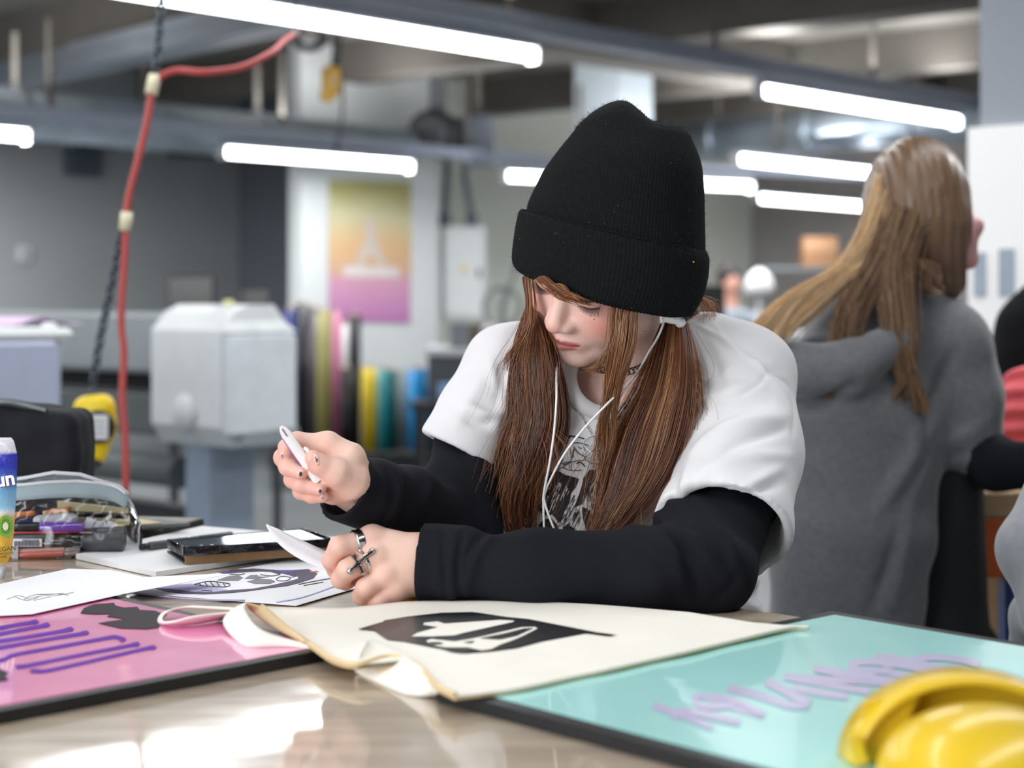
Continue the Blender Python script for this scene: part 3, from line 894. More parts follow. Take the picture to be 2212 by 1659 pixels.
m_yel = M('hoist_yellow', (238, 208, 36), .35, var=.05)
hc = P(204, 922, ZC)
hb = thing('tool_balancer', 'rounded yellow tool balancer with grey label hanging on the chain', 'balancer', hc)
def hoist_sdf(p):
    d = s_ell(p, hc + np.array([0, 0, .005]), (.047, .034, .058))
    d = smin(d, s_cap(p, hc + np.array([-.02, 0, .04]), hc + np.array([.02, 0, .045]), .022), .015)
    d = smin(d, s_ecap(p, hc + np.array([-.005, 0, -.045]), hc + np.array([-.008, 0, -.06]), (1, 0, 0), (.036, .02), (.032, .018)), .008)
    return d
Vv, Q = surfnet(hoist_sdf, hc - .1, hc + .1, .004)
obj('casing', mesh_np('casing', relax(Vv, Q, 1), Q), m_yel, hb)
cdir = nrm(np.array([.25, -1, -.1]))
part('label_plate', MB().lathe(hc + np.array([.014, -.028, .002]), [(.036, 0), (.034, .006)], 24, axis=cdir), M('hoist_black', (60, 62, 52), .5), hb)
part('label_face', MB().box(hc + np.array([.016, -.037, .002]), (.042, .004, .05), None, .001), M('label_silver', (206, 208, 212), .5), hb)
for k in range(3):
    part('print_line', MB().box(hc + np.array([.016, -.0395, .014 - k * .012]), (.03, .001, .003)), M('label_print', (120, 124, 130), .6), hb)
part('eyelet', MB().tube([hc + np.array([-.004 + .009 * math.cos(k * .7854), 0, .066 + .012 * math.sin(k * .7854)]) for k in range(8)], .003, 6, closed=True), m_steel, hb)
part('cable_guide', MB().lathe(hc - UP * .085, [(.01, 0), (.018, .01), (.018, .02)], 14), M('hoist_black', (60, 62, 52)), hb)
ZY = 8.9; h2 = P(716, 182, ZY)
m_or = M('hoist_orange', (206, 158, 42), .4)
t = thing('tool_balancer', 'small orange-yellow balancer hanging near the ceiling on dark cables', 'balancer', h2, None)
part('casing', MB().box(h2 + UP * .02, (.10, .08, .15), None, .022), m_or, t)
part('lower_case', MB().box(h2 + np.array([-.02, 0, -.058]), (.075, .07, .065), None, .015), m_or, t)
part('label_face', MB().box(h2 + np.array([.02, -.043, .012]), (.042, .006, .08)), M('label_tan', (190, 158, 108), .6), t)
for dx, x2 in ((.006, 722), (.02, 734)):
    q1 = P(x2, 110, ZY)
    part('cable', MB().tube([h2 + np.array([dx, 0, .08]), q1, np.array([q1[0], q1[1], 3.1])], .011, 6), m_dark, t)
part('cable', MB().tube([h2 + np.array([.05, 0, .08]), h2 + np.array([.058, 0, -.08]), P(738, 260, ZY), P(726, 330, ZY)], .009, 6), m_dark, t)
cl = P(668, 80, 8.7)
t = thing('coiled_cable', 'dark coiled cable loop hanging under the nearest ceiling light', 'cable', cl)
part('coil', MB().tube([cl + np.array([(.068 + .005 * (k // 14)) * math.cos(k * .4488), .006 * (k // 14), .058 * math.sin(k * .4488)]) for k in range(43)], .018, 8), m_dark, t)
part('tail', MB().tube([cl + UP * .05, np.array([cl[0], cl[1], 3.1])], .012, 6), m_dark, t)
# ------------------------------------------------------------------ the work table
E0 = T(1660, 1322)
def TB(a, b, z): return E0 * np.array([1, 1, 0]) + U * a + V * b + UP * z
tm = M('table_wood', (186, 170, 150), .4, var=.22, scale=5, coat=1.0, coat_bump=.06, stretch=(1.4, 12, 1))
wb = thing('work_table', 'large wood-grain work table under glossy clear covering', 'table', TB(-.75, 0, 0))
part('tabletop', MB().box(TB(-.72, .1, TZ - .02), (1.44, 3.4, .04), AX, .003), tm, wb)
m_tm = M('table_steel', (70, 74, 82), .5, metal=.3)
part('edge_trim', MB().box(TB(.003, .1, TZ - .02), (.006, 3.4, .036), AX), M('edge_trim_grey', (120, 112, 102), .4), wb)
part('rail', MB().box(TB(-.12, .1, TZ - .09), (.05, 3.2, .09), AX), m_tm, wb)
part('rail', MB().box(TB(-1.32, .1, TZ - .09), (.05, 3.2, .09), AX), m_tm, wb)
for a in (-.12, -1.32):
    for b in (-1.45, 1.65):
        part('leg', MB().box(TB(a, b, TZ / 2 - .03), (.07, .07, TZ - .06), AX), m_tm, wb)

# ---- boards
BH = .011
m_edge = M('board_edge_black', (30, 32, 36), .45, var=.1, scale=30, bump=.2)
def board(name, quad, inset, face_mat, label, h=BH):
    c = sum(quad) / 4
    t = thing(name, label, 'board', c)
    part('backing', MB().prism([q + UP * .0008 for q in quad], UP * (h - .0012)), m_edge, t)
    ins = []
    for i in range(4):
        e1 = nrm(quad[(i + 1) % 4] - quad[i]); e0 = nrm(quad[i - 1] - quad[i])
        ins.append(quad[i] + (e1 + e0) * inset)
    part('face', MB().prism([q + UP * (h - .0004) for q in ins], UP * .0006), face_mat, t)
    return t, ins
tcorn = [T(946, 1518), T(1796, 1343), None, None]
e_l = tcorn[1] - tcorn[0]; per = nrm(np.cross(UP, e_l)) * -1
if per[0] < 0: per = -per
tq = [tcorn[0], tcorn[1], tcorn[1] + per * .62, tcorn[0] + per * .62]
m_teal = M('teal_print', (184, 251, 248), .32, var=.03, scale=3, coat=.8, coat_bump=.15)
tb, tins = board('framed_board', tq, .016, m_teal, 'glossy turquoise board with pale lilac lettering and black edge')
m_lil = M('lilac_print', (206, 202, 236), .4, coat=.5)
o8 = lambda x, y: (1400 + x / 2.724, 1250 + y / 2.724)
strokes = [  # each letter is one printed piece
    [([(25, 745), (190, 800), (380, 878)], 40), ([(150, 830), (170, 790), (290, 790), (540, 850)], 42)],
    [([(680, 808), (440, 740), (330, 690), (270, 710), (320, 750), (440, 752), (520, 730)], 36), ([(370, 690), (520, 722), (680, 808)], 34)],
    [([(470, 642), (660, 690), (830, 745), (950, 745)], 44), ([(690, 602), (800, 660), (950, 742)], 50)],
    [([(850, 640), (1000, 672), (1175, 697)], 40)],
    [([(800, 578), (1050, 622), (1305, 668)], 40), ([(800, 578), (1000, 596), (1200, 598), (1495, 622)], 44), ([(975, 533), (1200, 566), (1495, 620)], 42)],
    [([(1590, 592), (1400, 548), (1230, 535), (1195, 510), (1260, 490), (1400, 500), (1420, 535), (1330, 545)], 38), ([(1400, 500), (1560, 526), (1720, 558)], 36)],
    [([(1335, 458), (1500, 478), (1700, 522), (1845, 535)], 38), ([(1530, 500), (1600, 470), (1720, 466), (1850, 482), (1950, 505)], 38)],
]
for k, let in enumerate(strokes):
    mb = MB()
    for pts, w in let:
        px = [o8(*q) for q in pts]
        g = np.array(ribbon_px(px, w / 2.724 * 1.05, BH + .0007)); g[..., 2] += .0004 * len(mb.v) / 60 + np.linspace(0, .0003, g.shape[1])[None]
        mb.grid(g)
    obj('letter', up_facing(mb.me()), m_lil, tb)

m_pink = M('pink_print', (246, 136, 190), .32, var=.04, scale=3, coat=.9, coat_bump=.2)
pr = T(742, 1421); pf = T(273, 1284)
dl = nrm(T(0, 1566) - pr); dd = nrm(np.array([-dl[1], dl[0], 0]))
if np.dot(dd, pf - pr) < 0: dd = -dd
wd = np.dot(pf - pr, dd)
pq = [pr, pr + dd * wd, pr + dd * wd + dl * 1.0, pr + dl * 1.0]
pb, pins = board('framed_board', pq, .012, m_pink, 'glossy pink board with purple lettering and black bats')
o6 = lambda x, y: (x / 2.765, 1200 + y / 2.765)
m_pur = M('purple_print', (104, 48, 164), .6, spec=.1)
for pts in ([(0, 433), (110, 412), (222, 396)], [(-60, 480), (120, 445), (292, 414)], [(-60, 520), (200, 480), (432, 440)],
            [(-60, 560), (250, 506), (524, 461)], [(-90, 640), (20, 622), (90, 592), (350, 545), (640, 492), (690, 486), (745, 502)],
            [(128, 664), (200, 650), (480, 594), (760, 540), (828, 529)], [(215, 690), (290, 686), (560, 626), (850, 560), (926, 548)]):
    mb = MB()
    g = np.array(ribbon_px([o6(*q) for q in pts], np.array([10, 8, 8, 9]), BH + .0006)); mb.grid(g)
    for e, s in ((pts[-1], 1), (pts[0], -1)):
        q = [o6(e[0] - 42, e[1] - 8), o6(e[0] - 6, e[1] - 16), o6(e[0] + 12, e[1] + 2), o6(e[0] - 20, e[1] + 16)]
        mb.add([T(*w, BH + .0008) for w in q], [(0, 1, 2, 3)])
    obj('letter_stroke', up_facing(mb.me()), m_pur, pb)
m_bat = M('black_print', (30, 22, 27), .5, spec=.1, var=.1)
bat = [(480, 345), (500, 315), (560, 292), (680, 283), (690, 300), (740, 312), (820, 307), (835, 325), (925, 330), (960, 345), (1000, 350), (960, 385), (950, 430), (880, 440), (720, 436), (588, 405), (640, 395), (752, 382), (690, 372), (640, 366), (660, 350), (560, 352)]
part('bat_print', MB().prism([T(*o6(*q), BH + .0006) for q in bat], UP * .0003), m_bat, pb, 'black bat shape near the far edge')
bat2 = [(-60, 690), (-10, 672), (20, 690), (50, 700), (30, 722), (50, 745), (0, 752), (-60, 740)]
part('bat_print', MB().prism([T(*o6(*q), BH + .0006) for q in bat2], UP * .0003), m_bat, pb, 'black bat tip at the left edge')

# ---- canvas board, wallet, phone, marker
m_cv = M('canvas_white', (238, 239, 242), .7, var=.02, bump=.25, bscale=500)
cq = [T(164, 1209), T(337, 1248), T(800, 1178), T(436, 1147)]
cvb = thing('canvas_board', 'white canvas board lying under the phone and wallet', 'canvas', sum(cq) / 4)
CH = .007
part('panel', MB().prism([q + UP * .0008 for q in cq], UP * (CH - .0008)), m_cv, cvb)
part('corner_staple', MB().box(T(337, 1245) + UP * .003, (.003, .003, .004)), m_steel, cvb)
wh0, wh1 = CH + .0006, CH + .0116
wq = [T(361, 1193, wh0), T(400, 1219, wh0), T(716, 1198, wh0), T(640, 1172, wh0)]
m_brown = M('wallet_brown', (150, 116, 82), .6, var=.08, scale=60, bump=.15)
wl = thing('folded_wallet', 'tan brown folded wallet under the clear-cased phone', 'wallet', sum(wq) / 4)
up_ = UP * .0022
part('lower_cover', MB().prism(wq, up_), M('wallet_black', (34, 36, 38), .5), wl)
part('upper_cover', MB().prism([q + UP * .0085 for q in wq], up_), m_brown, wl)
fs = [wq[1], wq[2]]
out = nrm(np.cross(wq[2] - wq[1], UP)) * .0012
sp = [wq[1] + out, wq[2] + out, wq[2] + out + UP * .0107, wq[1] + out + UP * .0107]
part('spine', MB().prism(sp, -out * 2.2), m_brown, wl)
part('inner_pocket', MB().prism([q + (sum(wq) / 4 - q) * .05 + UP * .0024 for q in wq], UP * .004), M('wallet_black', (34, 36, 38)), wl)
ph0 = wh1 + .0006
pq2 = [T(363, 1185, ph0), T(398, 1201, ph0), T(712, 1182, ph0), T(655, 1160, ph0)]
pc2 = sum(pq2) / 4
ph = thing('smartphone', 'black smartphone in a clear case lying on the tan wallet', 'phone', pc2)
def inset(quad, f): 
    c = sum(quad) / len(quad); return [c + (q - c) * f for q in quad]
o = part('phone_body', MB().prism([q + UP * .0015 for q in inset(pq2, .955)], UP * .0078), M('phone_black', (20, 21, 23), .25), ph)
part('screen_glass', MB().prism([q + UP * .0093 for q in inset(pq2, .94)], UP * .0005), M('phone_glass', (26, 27, 29), .05, coat=1), ph)
film = clear_film('clear_case', (225, 228, 232), .45, .05, .5)
cs = MB()
for i in range(4):
    a, b = pq2[i], pq2[(i + 1) % 4]; c = pc2
    n_ = nrm(np.cross(b - a, UP)); n_ = n_ if np.dot(n_, a - c) > 0 else -n_
    cs.prism([a, b, b + UP * .0115, a + UP * .0115], n_ * .0012)
cs.prism(pq2, UP * .0012)
part('clear_case', cs, film, ph, 'clear plastic case')
m_mk = M('marker_grey', (70, 73, 76), .35)
def pen(name, a, b, r, mats, splits, label, group=None, parent_cat='pen', clip=False, tip=None):
    a = np.asarray(a); b = np.asarray(b); d = b - a
    t = thing(name, label, parent_cat, (a + b) / 2, group)
    ks = [0] + splits + [1]
    names = ['cap', 'barrel', 'end_plug', 'tail'] if len(mats) > 1 else ['barrel']
    for i in range(len(mats)):
        part(names[i], MB().tube([a + d * ks[i], a + d * (ks[i] + (ks[i + 1] - ks[i]) * .03), a + d * (ks[i + 1] - .03 * (ks[i + 1] - ks[i])), a + d * ks[i + 1]],
             [r[i] * .86, r[i], r[i], r[i] * .86], 14), mats[i], t)
    if clip: part('clip', MB().box(a + d * .2 + np.array([0, -r[0] * .3, r[0] * 1.1]), (np.linalg.norm(d) * .22, .002, .0015), (nrm(d), np.cross(UP, nrm(d)), UP)), mats[0], t)
    return t
h_ = CH + .0055
pen('marker_pen', T(304, 1182, h_), T(500, 1156, h_), [.0042, .0052, .0052], [m_blk, m_mk, m_mk], [.08, .62], 'dark grey marker pen lying on the canvas beside the phone', parent_cat='marker')

# ---- papers
m_pap = M('paper_white', (244, 245, 250), .75, var=.012)
def sheet(name, label, poly, h, mat=m_pap, cat='paper', curl=None):
    pts = [T(x, y, h) for x, y in poly]
    t = thing(name, label, cat, sum(pts) / len(pts))
    part('sheet', MB().prism(pts, UP * .0004), mat, t)
    return t
def stuff_print(nm, mb, mat, par):
    obj(nm, solid(up_facing(mb.me()), .0002), mat, par)['kind'] = 'stuff'
sk = sheet('skull_print', 'white sheet printed with a skull in a dark hood', [(288, 1282), (330, 1262), (480, 1236), (642, 1208), (716, 1220), (770, 1262), (780, 1268), (640, 1309), (400, 1290)], .0016, cat='print')
o4 = lambda x, y: (280 + x / 4.254, 1100 + y / 4.254)
def printed(parent, name, poly, col, h, zf=o4, mat=None):
    part(name, MB().prism([T(*zf(*q), h) for q in poly], UP * .0002), mat or M('ink_%d_%d_%d' % col, col, .7), parent)
hh = .0021
printed(sk, 'shade_print', [(40, 768), (240, 702), (560, 684), (760, 716), (900, 742), (800, 768), (560, 764), (380, 738), (220, 727)], (192, 188, 224), hh)
printed(sk, 'hood_print', [(815, 582), (960, 555), (1140, 545), (1360, 560), (1500, 560), (1640, 550), (1725, 590), (1690, 635), (1560, 677), (1440, 707), (1300, 722), (1150, 745), (950, 768), (700, 782), (480, 777), (350, 757), (220, 725), (380, 733), (560, 758), (760, 762), (950, 742), (1130, 732), (1300, 700), (1440, 668), (1545, 640), (1550, 620), (1450, 602), (1395, 588), (1380, 602), (1300, 576), (1200, 572), (1000, 582), (900, 592)], (84, 72, 98), hh + .0002)
printed(sk, 'accent_print', [(1330, 563), (1500, 563), (1508, 580), (1420, 592)], (96, 70, 156), hh + .0004)
printed(sk, 'accent_print', [(815, 583), (935, 559), (900, 583)], (112, 84, 172), hh + .0004)
printed(sk, 'eye_print', [(800, 652), (910, 615), (1000, 608), (1042, 630), (1000, 656), (850, 657)], (128, 128, 134), hh + .0002)
printed(sk, 'eye_print', [(1078, 665), (1180, 640), (1300, 645), (1340, 665), (1290, 685), (1150, 685)], (128, 128, 134), hh + .0002)
printed(sk, 'nose_print', [(1055, 638), (1110, 606), (1170, 604), (1200, 620), (1285, 620), (1150, 642)], (132, 132, 138), hh + .0002)
printed(sk, 'accent_print', [(1655, 572), (1720, 566), (1740, 574), (1670, 580)], (226, 130, 80), hh + .0004)
mb = MB()
def line(mb, pts, w, h, zf=o4): 
    g = np.array(ribbon_px([zf(*q) for q in pts], w, h)); mb.grid(g)
for pts in ([(590, 690), (700, 664), (800, 665), (920, 686), (880, 712), (700, 705), (590, 690)], [(640, 680), (660, 700)], [(690, 670), (720, 706)], [(740, 666), (780, 710)], [(800, 668), (830, 712)], [(860, 676), (880, 708)],
            [(1345, 640), (1400, 615), (1480, 628), (1440, 655), (1370, 655), (1345, 640)], [(850, 590), (1000, 600), (1060, 590)], [(1200, 600), (1300, 612), (1380, 600)], [(1480, 612), (1540, 590), (1560, 600), (1490, 625)],
            [(1550, 690), (1700, 660), (1875, 630)], [(1600, 700), (1780, 668)], [(660, 745), (760, 752)]):
    line(mb, pts, 1.6, hh + .0003)
stuff_print('line_print', mb, M('ink_line', (70, 66, 80), .7), sk)
mb = MB()
for pts, w in (([(1350, 855), (1600, 806), (1900, 702)], 2.4), ([(0, 768), (300, 800), (700, 830), (1060, 836)], 2.6), ([(560, 770), (760, 735)], 1.5)): line(mb, pts, w, hh + .0003)
stuff_print('wash_print', mb, M('ink_lavender', (176, 170, 216), .7), sk)

lp = sheet('drawing_paper', 'white paper with a faint sketch overlapping the pink board', [(-90, 1300), (0, 1262), (148, 1229), (240, 1232), (310, 1247), (452, 1241), (500, 1240), (330, 1272), (270, 1283), (70, 1327), (-90, 1335)], BH + .0022)
mb = MB()
for pts in ([(40, 262), (110, 240), (180, 262)], [(140, 265), (200, 236), (300, 232), (380, 225)], [(180, 255), (260, 240), (330, 240), (440, 220)], [(200, 268), (300, 246)], [(90, 248), (160, 268), (230, 250)], [(230, 232), (340, 230), (410, 236)]):
    line(mb, pts, 1.1, BH + .0027, o6)
stuff_print('sketch', mb, M('ink_sketch', (110, 104, 122), .8), lp)

# ---- tote bag
m_tote = M('tote_canvas', (250, 246, 236), .85, var=.02, bump=.2, bscale=600)
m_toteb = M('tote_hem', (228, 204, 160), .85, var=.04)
nL = 60; nU = 90
Lc = curve_pts([(566, 1310), (617, 1354), (682, 1400), (724, 1427), (772, 1436), (830, 1420), (874, 1424), (910, 1445), (945, 1482), (984, 1503)], nL)
Rc = curve_pts([(1488, 1322), (1570, 1335), (1657, 1348), (1749, 1351)], nL)
Tc = curve_pts([(566, 1310), (660, 1312), (760, 1311), (880, 1299), (1020, 1296), (1250, 1303), (1488, 1322)], nU)
Bc = curve_pts([(984, 1503), (1100, 1489), (1300, 1447), (1500, 1402), (1690, 1357), (1749, 1351)], nU)
u = np.linspace(0, 1, nU)[None, :, None]; v = np.linspace(0, 1, nL)[:, None, None]
C2 = (1 - v) * Tc[None] + v * Bc[None] + (1 - u) * Lc[:, None] + u * Rc[:, None] - ((1 - u) * (1 - v) * Tc[0] + u * (1 - v) * Tc[-1] + (1 - u) * v * Bc[0] + u * v * Bc[-1])
def tote_h(x, y):
    # hangs low over the table, rises onto the edges of the two boards
    dx, dy = 765, -151; n_ = math.hypot(dx, dy)
    dr_ = ((x - 984) * dy - (y - 1503) * dx) / n_            # above the turquoise board's edge
    dx, dy = -469, -137; n2_ = math.hypot(dx, dy)
    dl_ = ((x - 742) * dy - (y - 1421) * dx) / n2_ * -1
    r_ = .0115 * np.exp(-(np.maximum(dr_, 0) / 42) ** 2)
    l_ = .0115 * np.exp(-(np.maximum(-dl_, 0) / 38) ** 2)
    return .0045 + np.maximum(r_, l_) + .0005 * np.sin(x * .011 + y * .02) + .0003 * np.sin(x * .027 - y * .05)
TG = np.array([[T(q[0], q[1], tote_h(*q)) for q in row] for row in C2])
tt = thing('tote_bag', 'natural cream canvas tote bag laid flat between the boards', 'bag', TG[30, 45])
me = MB().grid(TG).me(); obj('upper_panel', solid(up_facing(me), .0016), m_tote, tt)
TG2 = TG - UP * .0022 + (TG[:, :1] - TG[:, 1:2]) * .35
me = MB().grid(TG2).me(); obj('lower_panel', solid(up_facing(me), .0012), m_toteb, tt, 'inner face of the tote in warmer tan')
hem = [TG[i, 0] + UP * .0005 for i in range(nL)]
part('hem', MB().tube(hem, .0022, 8), m_toteb, tt)
o7 = lambda x, y: (700 + x / 2.765, 1250 + y / 2.765)
def tp(poly, h=.0006):
    return [T(*o7(*q), tote_h(*o7(*q)) + h) for q in poly]
def tote_print(name, outline, n, mat, dh):
    """printed shape that follows the cloth: triangulated and sampled on the tote surface"""
    bm = bmesh.new()
    vs = [bm.verts.new((q[0], q[1], 0)) for q in outline]
    f = bm.faces.new(vs)
    bmesh.ops.triangulate(bm, faces=[f])
    for _ in range(n):
        bmesh.ops.subdivide_edges(bm, edges=[e for e in bm.edges if e.calc_length() > 60], cuts=1)
        bmesh.ops.triangulate(bm, faces=bm.faces[:])
    for w in bm.verts:
        x, y = o7(w.co.x, w.co.y); w.co = Vector(T(x, y, tote_h(x, y) + dh))
    me = bpy.data.meshes.new(name); bm.to_mesh(me); bm.free()
    return obj(name, up_facing(me), mat, tt)
m_vin = M('vinyl_transfer', (34, 36, 40), .35, spec=.3, coat=.1, var=.1, scale=8)
tote_print('black_transfer', [(203, 300), (355, 255), (358, 248), (500, 225), (700, 203), (880, 198), (940, 205), (1090, 228), (1220, 240), (1400, 275), (1620, 318), (1750, 335), (1700, 340), (1560, 322), (1300, 370), (1150, 410), (1000, 430), (860, 440), (760, 432), (700, 415), (640, 405), (480, 372), (378, 362), (520, 345), (560, 330), (520, 320), (300, 308)], 3, m_vin, .0012)
for poly in ([(520, 345), (560, 322), (680, 290), (590, 275), (600, 262), (680, 255), (720, 268), (900, 256), (1050, 246), (1135, 250), (1130, 258), (900, 272), (760, 288), (830, 280), (845, 295), (825, 325), (780, 338), (640, 345)],
             [(610, 370), (640, 360), (780, 375), (860, 362), (920, 350), (1060, 318), (1180, 290), (1260, 288), (1275, 297), (1180, 345), (1120, 370), (1060, 390), (1010, 398), (1000, 420), (940, 428), (860, 410), (730, 410), (640, 398)]):
    tote_print('cutout', poly, 2, m_tote, .0017)
for poly in ([(625, 378), (690, 378), (715, 388), (640, 396)], [(930, 355), (1080, 325), (1190, 297), (1250, 294), (1150, 340), (1050, 362)], [(830, 378), (900, 370), (880, 385)], [(740, 425), (860, 412), (920, 424), (840, 436)]):
    tote_print('inlay', poly, 1, m_vin, .0022)
# straps: ruled strips between an upper and a lower edge
def strap(lo, hi, mat=m_tote, n=40):
    A = curve_pts([T(x, y, h) for x, y, h in lo], n); B = curve_pts([T(x, y, h) for x, y, h in hi], n)
    g = np.array([A, A * .66 + B * .34 , A * .33 + B * .67, B])
    me = MB().grid(g).me(); return solid(me, .0016)
o5 = lambda x, y: (340 + x / 3.072, 1260 + y / 3.072)
def S5(pts, h): return [(*o5(x, y), hh_) for (x, y), hh_ in zip(pts, h)]
b_ = BH + .001
obj('strap', strap(S5([(1060, 432), (850, 418), (600, 418), (510, 370), (445, 290), (440, 230), (500, 165), (590, 128)], [b_, b_, b_, b_, b_ + .004, b_ + .009, .022, .03]),
                   S5([(1000, 400), (800, 350), (680, 300), (620, 250), (590, 200), (575, 160), (582, 135), (592, 122)], [.014, .02, .026, .03, .032, .033, .034, .0345])), m_tote, tt)
obj('strap', strap(S5([(592, 124), (640, 200), (720, 262), (830, 330), (960, 390)], [.034, .024, .02, .017, .014]), S5([(590, 122), (700, 160), (780, 215), (870, 285), (1000, 385)], [.036, .03, .025, .022, .018])), m_toteb, tt, 'tan inner side of the strap')  # inner side in the tan hem colour
obj('strap', strap(S5([(470, 235), (260, 272), (100, 280), (12, 270), (5, 225), (60, 180), (200, 158), (330, 160), (520, 170)], [b_, b_, b_, b_, b_ + .002, b_ + .006, b_ + .01, b_ + .012, b_ + .012]),
                   S5([(480, 200), (260, 222), (110, 258), (35, 258), (30, 215), (90, 172), (200, 150), (330, 152), (520, 160)], [b_ + .01, b_ + .01, b_ + .006, b_ + .004, b_ + .008, b_ + .012, b_ + .013, b_ + .014, b_ + .014])), m_tote, tt)
obj('strap', strap(S5([(1325, 530), (1330, 590), (1480, 665), (1620, 725), (1750, 748), (1850, 752)], [.012, .002, .0015, .0015, .0015, .0015]),
                   S5([(1345, 480), (1420, 372), (1560, 430), (1680, 500), (1790, 590), (1880, 700)], [.019, .021, .02, .02, .019, .016])), m_tote, tt)

# ---- yellow shell, bottom right
m_yp = M('yellow_plastic', (232, 196, 42), .3, var=.03, coat=.3)
yc = P(2132, 1712, 1.09)
ys = thing('plastic_shell', 'glossy yellow domed plastic shell with raised rim at the near right corner', 'shell', (yc[0], yc[1], TZ + BH))
zb_ = TZ + BH + .001
def dome(p):
    d = s_ell(p, np.array([yc[0], yc[1], zb_ + .004]), (.070, .062, .045))
    return smax(d, (zb_ + .002) - p[:, 2], .004)
Vv, Q = surfnet(dome, [yc[0] - .1, yc[1] - .09, zb_ - .01], [yc[0] + .1, yc[1] + .09, zb_ + .08], .0035)
obj('dome', mesh_np('dome', relax(Vv, Q, 2), Q), m_yp, ys)
g = []
for k in range(41):
    t = math.pi * (1.04 - 1.08 * k / 40)
    e = np.array([yc[0] + .079 * math.cos(t), yc[1] + .045, zb_ + max(0, .060 * math.sin(t))])
    g.append([e + np.array([.004 * math.cos(t), .02, 0]), e, e + np.array([-.003 * math.cos(t), -.008, -.002 * math.sin(t)]), e + np.array([-.006 * math.cos(t), -.009, -.006 * math.sin(t)])])
obj('rim', solid(MB().grid(np.array(g)).me(), .003), m_yp, ys)
bk = []
for k in range(25):
    t = math.pi * k / 24
    bk.append(np.array([yc[0] + .077 * math.cos(t), yc[1] + .066, zb_ + .001 + .056 * math.sin(t)]))
part('back_wall', MB().prism(bk, np.array([0, .004, 0])), m_yp, ys)
fl = [P(1862, 1650, 1.135), P(1858, 1600, 1.135), P(1866, 1516, 1.135), P(1990, 1492, 1.135), P(1960, 1560, 1.135), P(1905, 1640, 1.135)]
part('corner_flange', MB().prism(fl, np.array([0, .004, 0])), m_yp, ys)
part('latch', MB().prism([P(1832, 1590, 1.115), P(1862, 1604, 1.115), P(1876, 1650, 1.115), P(1852, 1652, 1.115)], np.array([0, .01, 0])), m_yp, ys)

# ---- left group: black bag, pouch, pencil case
m_bag = M('bag_black_cloth', (24, 25, 32), .75, var=.1, scale=12, spec=.25, bump=.15, bscale=300)
ZB = 2.36
bgc = P(0, 1000, ZB)
x0, x1 = P(-230, 0, ZB)[0], P(163, 0, ZB)[0]
zt0, zb0 = P(0, 893, ZB)[2], TZ + .001
def bag(p):
    c = np.array([(x0 + x1) / 2, ZB + .06, (zt0 + zb0) / 2]); q = np.abs(p - c) - np.array([(x1 - x0) / 2 - .018, .055 - .018, (zt0 - zb0) / 2 - .018])
    d = np.linalg.norm(np.maximum(q, 0), axis=1) + np.minimum(q.max(1), 0) - .018
    return d + .0025 * snoise(p, 28, 3) + .0015 * snoise(p, 70, 4) - .012 * np.exp(-((p[:, 0] - x0 - .11) / .1) ** 2) * np.clip((p[:, 2] - zb0) / .16, 0, 1)
Vv, Q = surfnet(bag, [x0 - .03, ZB - .03, zb0 - .01], [x1 + .03, ZB + .15, zt0 + .05], .005)
Vv[:, 2] = np.maximum(Vv[:, 2], zb0)
bg = thing('toiletry_bag', 'black cloth zip bag standing behind the clear pencil case', 'bag', ((x0 + x1) / 2, ZB + .06, zb0))
obj('body', mesh_np('body', relax(Vv, Q, 2), Q), m_bag, bg)
zp = curve_pts([P(-40, 878, ZB + .02), P(10, 871, ZB + .02), P(50, 877, ZB + .02), P(100, 890, ZB + .02)], 60)
part('zip_tape', MB().tube(zp, .0055, 8), M('zip_tape_dark', (52, 56, 58), .6), bg)
mb = MB()
for k in range(0, 60): mb.box(zp[k] + np.array([0, -.005, .003]), (.0016, .004, .004))
part('zip_teeth', mb, M('zip_dark_metal', (92, 100, 100), .35, metal=.6), bg).__setitem__('kind', 'stuff')

# juice pouch
ZP = 1.955
pg = []
def pouch_col(py):
    s = np.interp(py, [945, 952, 985, 1040, 1080, 1150, 1200, 1222, 1240, 1252], [24, 30, 38, 36, 34, 30, 24, 12, 9, 4])
    return s
pys = np.linspace(945, 1249, 60)
jp = thing('juice_pouch', 'blue and yellow juice pouch with kiwi picture at the left edge', 'drink pouch', T(0, 1255))
front, back = [], []
for py in pys:
    xr = pouch_col(py); cen = -55; rowf = []; rowb = []
    th = .017 * math.sin(math.pi * np.clip((py - 945) / 304, 0, 1)) ** .6
    for k in range(17):
        sx = -1 + 2 * k / 16
        xx = cen + (xr - cen) * sx
        f = math.sqrt(max(0, 1 - sx * sx)) ** .8
        wr = .0016 * math.sin(py * .09 + sx * 5) * f + .001 * math.sin(py * .21 - sx * 9) * f
        q = P(xx, py, ZP)
        rowf.append(q + np.array([0, -th * f + wr, 0])); rowb.append(q + np.array([0, th * f + .0005, 0]))
    front.append(rowf); back.append(rowb)
m_po = bpy.data.materials.new('pouch_foil'); m_po.use_nodes = True
nt = m_po.node_tree; b_2 = nt.nodes['Principled BSDF']; b_2.inputs['Roughness'].default_value = .22; b_2.inputs['Coat Weight'].default_value = .6
at = nt.nodes.new('ShaderNodeAttribute'); at.attribute_name = 'tint'; nt.links.new(at.outputs['Color'], b_2.inputs['Base Color'])
nzz = nt.nodes.new('ShaderNodeTexNoise'); nzz.inputs['Scale'].default_value = 60; bpp = nt.nodes.new('ShaderNodeBump'); bpp.inputs['Strength'].default_value = .3; bpp.inputs['Distance'].default_value = .004
nt.links.new(nzz.outputs['Fac'], bpp.inputs['Height']); nt.links.new(bpp.outputs[0], b_2.inputs['Normal'])
me = MB().grid(np.array(front)).grid(np.array(back)).me(fix=False)
co = np.array([v.co for v in me.vertices]); px = proj(co)
